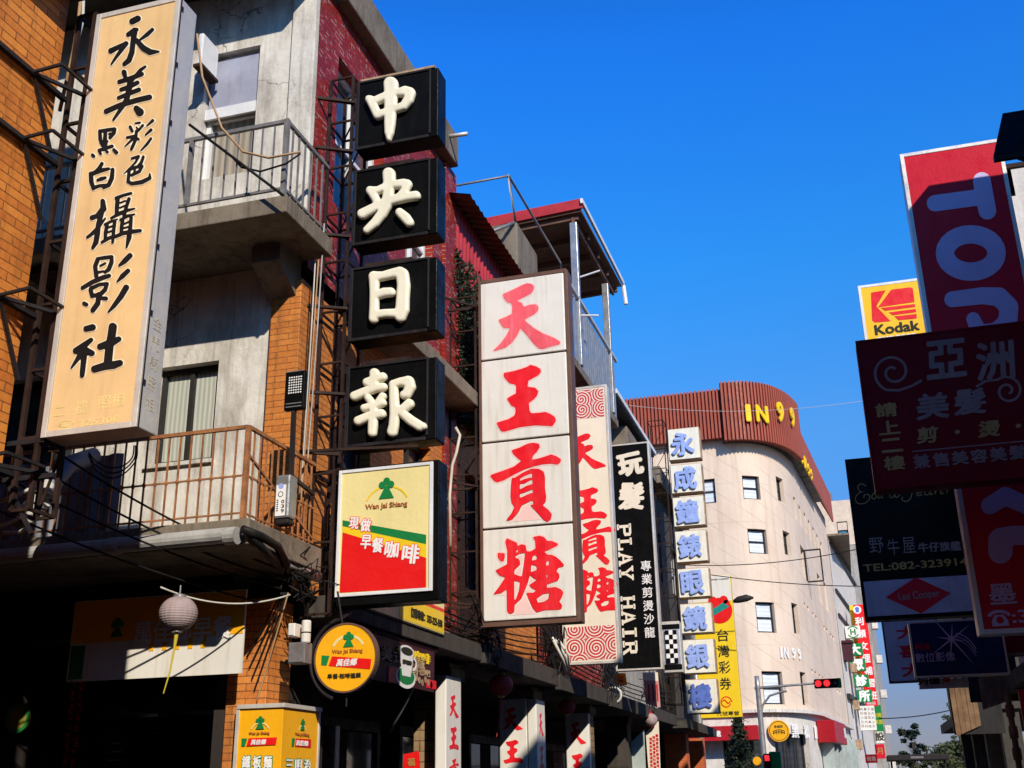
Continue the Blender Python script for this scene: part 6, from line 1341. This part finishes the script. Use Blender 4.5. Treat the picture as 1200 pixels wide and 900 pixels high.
for i in range(4):
    for j in range(5): f.t(mb, '內科小兒耳鼻喉健'[(i*5+j) % 8], 1009.5+i*4.3+j*.4, 831+j*5, 3.2)
obj('lettering', mb, 'grey_letter', t)
t, f, r = farsign('small green and yellow sign right of the white notice board', 'shop_sign', 1023, 1034, 826, 857, 77, 'plain_green'); mb = MB(); f.t(mb, '安親', 1028, 838, 5, w=9); f.t(mb, '美語', 1029.5, 846, 5, w=9); obj('lettering', mb, 'plain_yellow', t)
t, f, r = farsign('small white sign with one black character low down the street', 'shop_sign', 1026, 1035.5, 856, 871, 78, 'sign_white'); mb = MB(); f.t(mb, '設', 1031, 863, 10, bold=.03); obj('lettering', mb, 'dark_letter', t)
t, f, r = farsign('dark red rounded sign below the white one character sign', 'shop_sign', 1026, 1037, 872, 889, 79, 'dim_red'); mb = MB(); f.t(mb, '月', 1031, 880, 7); obj('lettering', mb, 'gold_letter', t)
t, f, r = farsign('maroon sign board lowest of the far signs, beside the dark red rounded one', 'shop_sign', 1014, 1028, 884, 894, 73, 'dim_maroon'); mb = MB(); f.t(mb, '餐廳', 1021, 889, 5, w=10); obj('lettering', mb, 'grey_letter', t)
t, f, r = farsign('small dark box sign at the far corner of the store', 'shop_sign', 990, 999, 864, 877, 68.5, 'dark_frame'); mb = MB(); f.t(mb, '門', 994.5, 870, 6); obj('lettering', mb, 'grey_letter', t)
# dark canopy low in the gap
t = thing('street_canopy', 'black flat canopy low across the far end of the gap', 'canopy', (1, 50, 2.4))
f = Face('Y', 50.); a = f.pix(1040, 888); b = f.pix(1113, 888); 
obj('top', MB().box(a[0], b[0], 50, 52.5, a[1]-.12, a[1]+.1), 'dark_awning', t, .03); 
for x in (a[0]+.15, b[0]-.15): obj('post', MB().tube([(x, 51, 0), (x, 51, a[1]-.12)], .04), 'dark_frame', t)
obj('light_strip', MB().box((a[0]+b[0])/2-.3, (a[0]+b[0])/2+.2, 49.985, 49.998, a[1]-.05, a[1]+.03), 'grey_rail', t)

# ------------------------------------------------------------------ traffic light, street lamp
Y = 42.; f = Face('Y', Y); p = f.pix(896, 895); xx = p[0]; zt = f.pix(891, 792)[1]; za = f.pix(895, 806)[1]
t = thing('traffic_light', 'grey traffic light pole with three lamps on an arm, two glowing red', 'traffic light', (xx, Y, 0))
obj('pole', MB().tube([(xx, Y, 0), (xx, Y, .3), (xx, Y, zt-.4), (xx, Y, zt)], [.13, .11, .09, .085], 14).lathe((xx, Y, 0), [(.2, 0), (.2, .06), (.12, .1)], 14), 'galvanised', t, smooth=True)
xe = f.pix(954, 801)[0]; ze = f.pix(954, 801)[1]
am = MB().tube([(xx-.12, Y, za), (xx+.4, Y, za+.02), (xe, Y, ze)], [.05, .05, .035], 10)
am.tube([(xx, Y, za-1.05), (xx+.12, Y, za-.6), (xx+.4, Y, za-.28), (xx+.85, Y, za-.16), (xx+1.0, Y, za-.15)], .04, 10); am.bar((xx+.95, Y, za-.15), (xx+.95, Y, za), .03); obj('arm', am, 'galvanised', t)
hs_ = f.m(968, 801); L_ = 30*hs_; H_ = 10.5*hs_
hd = obj('signal_head', MB().box(xe, xe+L_, Y-.12, Y+.14, ze-H_*.55, ze+H_*.45), 'black_panel', t, .04); obj('back_shell', MB().box(xe+L_*.86, xe+L_*1.03, Y-.13, Y+.16, ze-H_*.57, ze+H_*.47), 'plain_green', hd, .04)
for i, m_ in enumerate(['lamp_red', 'lamp_red', 'lamp_dark']):
    cx = xe+L_*(.16+i*.32)-.0; cz = ze-H_*.05; obj('lamp', MB().lathe((cx, Y-.12, cz), [(H_*.36, .001), (H_*.34, .02), (H_*.2, .035)], 18, 'Y'), m_, hd)
    vs = MB()
    for k in range(12):
        q0, q1 = math.pi*(-.1+1.2*k/12), math.pi*(-.1+1.2*(k+1)/12); r = H_*.42
        P0, P1 = (cx+r*math.cos(q0), cz+r*math.sin(q0)), (cx+r*math.cos(q1), cz+r*math.sin(q1)); vs.quad((P0[0], Y-.121, P0[1]), (P1[0], Y-.121, P1[1]), (P1[0], Y-.36, P1[1]), (P0[0], Y-.36, P0[1]))
    obj('visor', vs, 'black_panel', hd)
q = f.pix(899, 889); ph = obj('pedestrian_head', MB().box(q[0]-.1, q[0]+.14, Y-.28, Y-.12, q[1]-.45, q[1]+.16), 'black_panel', t, .02); obj('lamp', MB().box(q[0]-.06, q[0]+.1, Y-.286, Y-.2801, q[1]-.08, q[1]+.1), 'lamp_red', ph)
q = f.pix(909, 892); obj('side_head', MB().box(q[0]-.2, q[0]+.2, Y-.2, Y+.2, q[1]-.5, q[1]+.32), 'plain_green', t, .05)
q = f.pix(889.5, 892); obj('orange_sign', MB().lathe((q[0]-.05, Y-.2, q[1]), [(.14, 0), (.15, .03), (.14, .05)], 16, 'Y'), 'orange_yellow', t)
Y = 36.; f = Face('Y', Y); p = f.pix(822, 890); zt = 7.3
t = thing('street_lamp', 'grey street lamp post whose lamp head reaches past the yellow lottery sign', 'street lamp', (p[0]-.0, Y+.9, 0)); Y += .9; f = Face('Y', Y); p = f.pix(822.5, 890); e = f.pix(860, 705); h = f.pix(883, 700.5)
obj('pole', MB().tube([(p[0], Y, 0), (p[0], Y, 3.4), (p[0], Y, e[1]-.2)], [.14, .12, .08], 14), 'galvanised', t, smooth=True); obj('arm', MB().tube([(p[0], Y, e[1]-.25), (p[0]+.3, Y, e[1]-.1), (e[0], Y, e[1])], .04, 10), 'galvanised', t)
lh = MB().tube([(e[0]-.02, Y, e[1]), (e[0]+.15, Y, e[1]+.05), ((e[0]+h[0])/2+.1, Y, (e[1]+h[1])/2+.05), (h[0], Y, h[1])], [.05, .11, .12, .03], 10); obj('lamp_head', lh, 'dark_frame', t, smooth=True)

# ------------------------------------------------------------------ plants
def leaves(mb, c, r, n, s, rnd, flat=1.0):
    for _ in range(n):
        d = Vector((rnd.gauss(0, 1), rnd.gauss(0, 1), rnd.gauss(0, 1))).normalized()*(rnd.random()**.45); p = Vector(c)+Vector((d.x*r[0], d.y*r[1], d.z*r[2]))
        a = Vector((rnd.gauss(0, 1), rnd.gauss(0, 1), rnd.gauss(0, .6))).normalized(); b = a.cross(Vector((rnd.gauss(0, 1), rnd.gauss(0, 1), rnd.gauss(0, 1)))).normalized(); k = s*(.6+.8*rnd.random())
        mb.add([p-a*k, p-b*k*.4, p+a*k, p+b*k*.4], [(0, 1, 2, 3)])
def tree(lab, x, y, h, w, m_='leaf_far', seed=1, n=26, leaf=.16, lean=0, group=None):
    rnd = random.Random(seed); t = thing('tree', lab, 'tree', (x, y, 0), group); tk = MB(); top = Vector((x+lean, y, h*.72)); tk.tube([(x, y, 0), (x+lean*.3, y, h*.3), tuple(top)], [.045*h**.8, .032*h**.8, .012*h], 8); cr = MB()
    for i in range(n):
        a = rnd.random()*6.28; zz = h*(.38+.60*rnd.random()); rr = w*(.25+.75*math.sin(min(1, max(.05, (zz/h-.3)/.7))*math.pi*.9))*rnd.random()**.5
        c = (x+lean*zz/h+rr*math.cos(a), y+rr*math.sin(a), zz); tk.tube([(x+lean*.3, y, h*(.25+.4*rnd.random())), ((x+c[0])/2, (y+c[1])/2, c[2]*.8), c], [.03, .02, .008], 5); q = w*(.16+.18*rnd.random()); leaves(cr, c, (q, q, q*.75), 90, leaf, rnd)
    obj('trunk', tk, 'bark', t, smooth=True); obj('crown', cr, m_, t); return t
G_ = 'trees at the far end of the street'
tree('loose dark tree standing tallest in the gap at the end of the street', 6.3, 150, 8.2, 1.7, 'leaf_dark', 3, 26, .22, 0, G_)
tree('low round bush left of the tallest far tree', 4.3, 150, 4.6, 2.0, 'leaf_far', 5, 24, .22, 0, G_)
tree('broad green tree beside the timber panel at the end of the street', 11.0, 140, 5.6, 3.6, 'leaf_far', 8, 44, .24, 0, G_)
tree('tall thin reddish twiggy tree behind the broad green one', 11.5, 146, 10.5, 2.0, 'leaf_far', 9, 14, .14, 0, G_)
tree('low green bush right of the tallest far tree', 7.8, 135, 3.9, 1.9, 'leaf_far', 10, 26, .2, 0, G_)
# conifer in front of the store
rnd = random.Random(4); f = Face('Y', 44.5); cx = f.pix(868, 880)[0]; zt = f.pix(868, 842)[1]
t = thing('conifer', 'small dark conifer in front of the store by the traffic light', 'tree', (cx, 44.5, 0)); tk = MB().tube([(cx, 44.5, 0), (cx, 44.5, zt*.95)], [.08, .015]); cr = MB()
for i in range(170):
    q = rnd.random()**.8; zz = .5+(zt-.5)*q; R = (1-q)*1.05+.06; a = rnd.random()*6.28; e = Vector((cx+R*math.cos(a), 44.5+R*math.sin(a), zz+.25*R)); s = Vector((cx, 44.5, zz)); tk.tube([s, e], [.012, .004], 4)
    for k in range(26):
        p = s.lerp(e, .25+.8*rnd.random())+Vector((rnd.gauss(0, .07), rnd.gauss(0, .07), rnd.gauss(0, .05))); leaves(cr, p, (.03, .03, .03), 1, .075, rnd)
obj('trunk', tk, 'bark', t); obj('crown', cr, 'leaf_dark', t)
# climber on the red cladding
rnd = random.Random(6); t = thing('climbing_plant', 'dark climbing plant on a lattice in front of the red corrugated wall', 'plant', (-4.55, 13.6, 6.75)); tk = MB(); cr = MB()
for i in range(9):
    y = 13.35+.14*i; h = 8.6-.12*i*(i % 3); P = [(-4.62+rnd.gauss(0, .03), y+rnd.gauss(0, .05), 6.4+(h-6.4)*k/7) for k in range(8)]; tk.tube(P, .008, 5)
    for p in P: leaves(cr, p, (.11, .17, .22), 120, .04, rnd)
obj('stem', tk, 'bark', t); obj('foliage', cr, 'leaf_dark', t)
lt = MB()
for i in range(8): lt.bar((-4.68, 13.35+i*.17, 6.7), (-4.68, 13.35+i*.17, 8.2), .015)
for i in range(5): lt.bar((-4.68, 13.3, 6.8+i*.33), (-4.68, 14.6, 6.8+i*.33), .015)
obj('lattice', lt, 'grey_rail', t)

# ------------------------------------------------------------------ wires
def sagging(p, q, sag, n=18): p, q = Vector(p), Vector(q); return [p.lerp(q, i/n)-Vector((0, 0, sag*4*(i/n)*(1-i/n))) for i in range(n+1)]
def cable(lab, pts, r, m_='cable_black', group=None, name='cable'): return solo(name, MB().tube(pts, r, 6), m_, lab, 'cable', group, smooth=True)
P = lambda x, y, Y: tuple(atY(x, y, Y))
cable('white cable hanging loose across the orange tiled wall', [P(38, -10, 5.0), P(33, 60, 5.0), P(20, 130, 5.0), P(0, 215, 5.0)], .008, 'cable_white')
cable('black cable hanging on the orange tiled wall', [P(43, 45, 5.05), P(34, 90, 5.05), P(22, 170, 5.05), P(0, 282, 5.05)], .007)
cable('tan cables looping down behind the top of the cream sign', [P(95, -5, 5.8), P(92, 25, 5.8), P(86, 60, 5.8), P(70, 130, 5.8)], .014, 'cable_tan')
cable('white cables beside the tan ones behind the cream sign', [P(98, -5, 5.75), P(97, 25, 5.75), P(88, 60, 5.75), P(80, 130, 5.75)], .012, 'cable_white')
cable('brown cable drooping across the upper balcony', [P(231, 40, 7.9), P(237, 90, 7.9), P(260, 150, 7.9), P(285, 178, 7.9), P(315, 185, 7.9), P(352, 178, 7.9)], .012, 'cable_tan')
cable('black stay bar slanting across the upper balcony railing', [P(222, 146, 7.85), P(332, 229, 7.85)], .014)
cable('black cable drooping under the stay bar', [P(268, 180, 7.88), P(283, 196, 7.88), P(305, 201, 7.88), P(335, 192, 7.88), P(352, 180, 7.88)], .01)
for i, (x, dx, m_) in enumerate([(372, -26, 'cable_white'), (376, -30, 'cable_tan'), (380, -30, 'pvc_grey')]): cable(['thin white conduit running down the brick pier corner', 'tan conduit beside the white one on the pier corner', 'grey conduit nearest the newspaper sign rack'][i], [P(x, 262, 8.82), P(x+dx*.3, 400, 8.82), P(x+dx*.7, 560, 8.82), P(x+dx, 668, 8.82)], .007, m_)
for i, (a, b, sg) in enumerate([((-20, 470), (330, 668), .10), ((-20, 545), (330, 690), .08), ((-20, 505), (335, 680), .12), ((-20, 590), (300, 705), .05)]): cable(['topmost black wire crossing the lower balcony', 'third black wire crossing below the gutter pipe', 'second black wire crossing the lower balcony', 'lowest black wire in the dark under the balcony'][i], sagging(P(*a, 6.4), P(*b, 8.4), sg), .009, 'cable_black', 'wires strung to the brick pier')
cable('white wire the gauze lantern hangs from', sagging(P(188, 688, 7.5), P(340, 697, 8.5), .10), .008, 'cable_white')
for i in range(5): cable(['outermost wire fanning down the brick pier', 'second wire fanning down the brick pier', 'middle wire fanning down the brick pier', 'fourth wire fanning down the brick pier', 'innermost wire fanning down the brick pier'][i], sagging(P(330+i*2, 694, 8.6), P(289+i*3, 770+i*13, 8.66), .008), .007, 'cable_tan' if i == 4 else 'cable_black', 'wires fanning down the brick pier')
rnd = random.Random(12)
mb = MB()
for i in range(26):
    c = Vector(P(350+rnd.gauss(0, 9), 676+rnd.gauss(0, 11), 8.6)); pts = [c+Vector((rnd.gauss(0, .07), rnd.gauss(0, .05), rnd.gauss(0, .08))) for _ in range(4)]; mb.tube(pts, .007, 5)
solo('cable_tangle', mb, 'cable_black', 'tangle of black cable joints at the balcony end', 'cable')
mb = MB(); mb.tube([P(284, 620, 7.55), P(305, 628, 7.7), P(325, 640, 8.0), P(336, 662, 8.3)], .035, 8); mb.tube([P(290, 622, 7.6), P(310, 645, 7.8), P(330, 668, 8.3)], .03, 8); solo('cable_bundle', mb, 'cable_black', 'thick black cable bundle bending round the end of the gutter pipe', 'cable', smooth=True)
solo('pipe_stub', MB().tube([P(334, 655, 8.4), P(372, 676, 9.0)], .05, 12), 'pvc_grey', 'grey pipe stub behind the cable tangle', 'pipe', smooth=True)
mb = MB(); mb.tube([P(20, 615, 7.0), P(45, 590, 7.0), P(62, 565, 7.1), P(80, 545, 7.3), P(110, 534, 7.6)], [.07, .075, .075, .075, .07], 12); t = solo('drain_hose', mb, 'grey_sheet', 'fat grey hose bound with pale tape below the cream sign', 'hose', smooth=True)
mb = MB()
for i, (x, y) in enumerate([(28, 607), (34, 600), (40, 594), (46, 588), (57, 573)]): 
    a, b = Vector(P(x, y, 6.98)), Vector(P(x+3.5, y-3.5, 6.98)); mb.tube([a, b], .082, 12)
q = obj('tape', MB(), 'sign_white'); bpy.data.objects.remove(q); 
me_t = obj('tape', mb, 'sign_white', t)
mb = MB()
for k in range(3): mb.tube([P(*q_, 7.3) for q_ in smooth([(104, 530+k*2), (112, 540+k*5), (128, 548+k*6), (144, 546+k*5), (155+k*2, 536+k*2), (157+k*2, 522)], 6)], .006, 6)
solo('cable_bundle', mb, 'cable_black', 'loop of black cables under the cream sign', 'cable', smooth=True)
mb = MB(); mb.tube([P(-5, 618, 6.6), P(12, 612, 6.6), P(30, 604, 6.6), P(32, 618, 6.6), P(22, 624, 6.6), P(5, 624, 6.6)], .014, 6); mb.tube([P(-5, 590, 6.6), P(20, 580, 6.6), P(42, 570, 6.6)], .014, 6); solo('cable_bundle', mb, 'cable_white', 'pale cable ends beside the taped hose under the cream sign', 'cable', smooth=True)
# wires along the facades over the arcade
names = ['first', 'second', 'third', 'fourth', 'fifth']
for i in range(5): cable(f'{names[i]} black wire sagging along the row above the arcade canopies, counted from below', sagging((-4.45-.03*i, 9.3, 3.35+.12*i), (-4.4-.03*i, 17, 3.4+.1*i), .10+.03*i)+sagging((-4.4-.03*i, 17, 3.4+.1*i), (-4.4, 29, 3.35+.12*i), .12+.02*i)[1:], .012, 'cable_black', 'wires along the row above the arcade')
for i, (y, lab) in enumerate([(13.4, 'wire tangle at the first arcade pier'), (17.0, 'wire tangle at the second arcade pier'), (20.9, 'wire tangle at the third arcade pier'), (25.5, 'wire tangle under the salon sign')]):
    mb = MB(); rnd = random.Random(20+i)
    for k in range(34):
        c = Vector((-4.32+rnd.gauss(0, .05), y+rnd.gauss(0, .35), 3.55+rnd.gauss(0, .16))); mb.tube([c+Vector((rnd.gauss(0, .05), rnd.gauss(0, .16), rnd.gauss(0, .13))) for _ in range(4)], .009, 5)
    t = solo('cable_tangle', mb, 'cable_black', lab, 'cable', 'wire tangles above the arcade')
mb = MB(); 
for i in range(3): mb.tube([(-4.28, 16.6+.2*i, 3.75), (-4.2, 16.9+.2*i, 3.45+.05*i), (-4.25, 17.3+.1*i, 3.3)], .022, 8)
solo('conduit', mb, 'sign_white', 'short pale conduit pieces among the wires over the second pier', 'pipe', smooth=True)
c = P(719.5, 814.5, 21.5); k = mpp(c); mb = MB().tube([(c[0]+8.5*k*math.cos(q), c[1], c[2]+8.5*k*math.sin(q)) for q in np.linspace(-3.6, 2.9, 30)], .022, 8); mb.tube([(c[0]-7.6*k, c[1], c[2]+3.5*k), P(705, 812, 21.3), P(701, 807, 21.2)], .022, 8); solo('hose_ring', mb, 'cable_white', 'pale hose curled into a ring above the arcade', 'hose', smooth=True)
mb = MB().tube([P(534, 501, 11.6), P(539, 510, 11.6), P(535, 530, 11.5), P(530, 545, 11.5), P(527, 580, 11.4), P(528, 640, 11.4)], .017, 10); solo('drain_pipe', mb, 'faint_letter', 'bent white drain pipe on the brick wall left of the big sugar sign', 'pipe', smooth=True)
# wires across the street in front of the store
cable('thin pale wire high across the street in front of the red crown', sagging(P(700, 470, 30), P(1035, 466, 30), .35), .006, 'cable_white')
cable('upper dark wire crossing the street in front of the store', sagging(P(800, 662, 31), P(1020, 640, 31), .18), .012)
cable('lower dark wire crossing the street in front of the store', sagging(P(792, 667, 31), P(1040, 687, 31), .14), .012)
cable('dark wire low across the far gap', sagging(P(1030, 842, 60), P(1115, 832, 60), .1), .025)
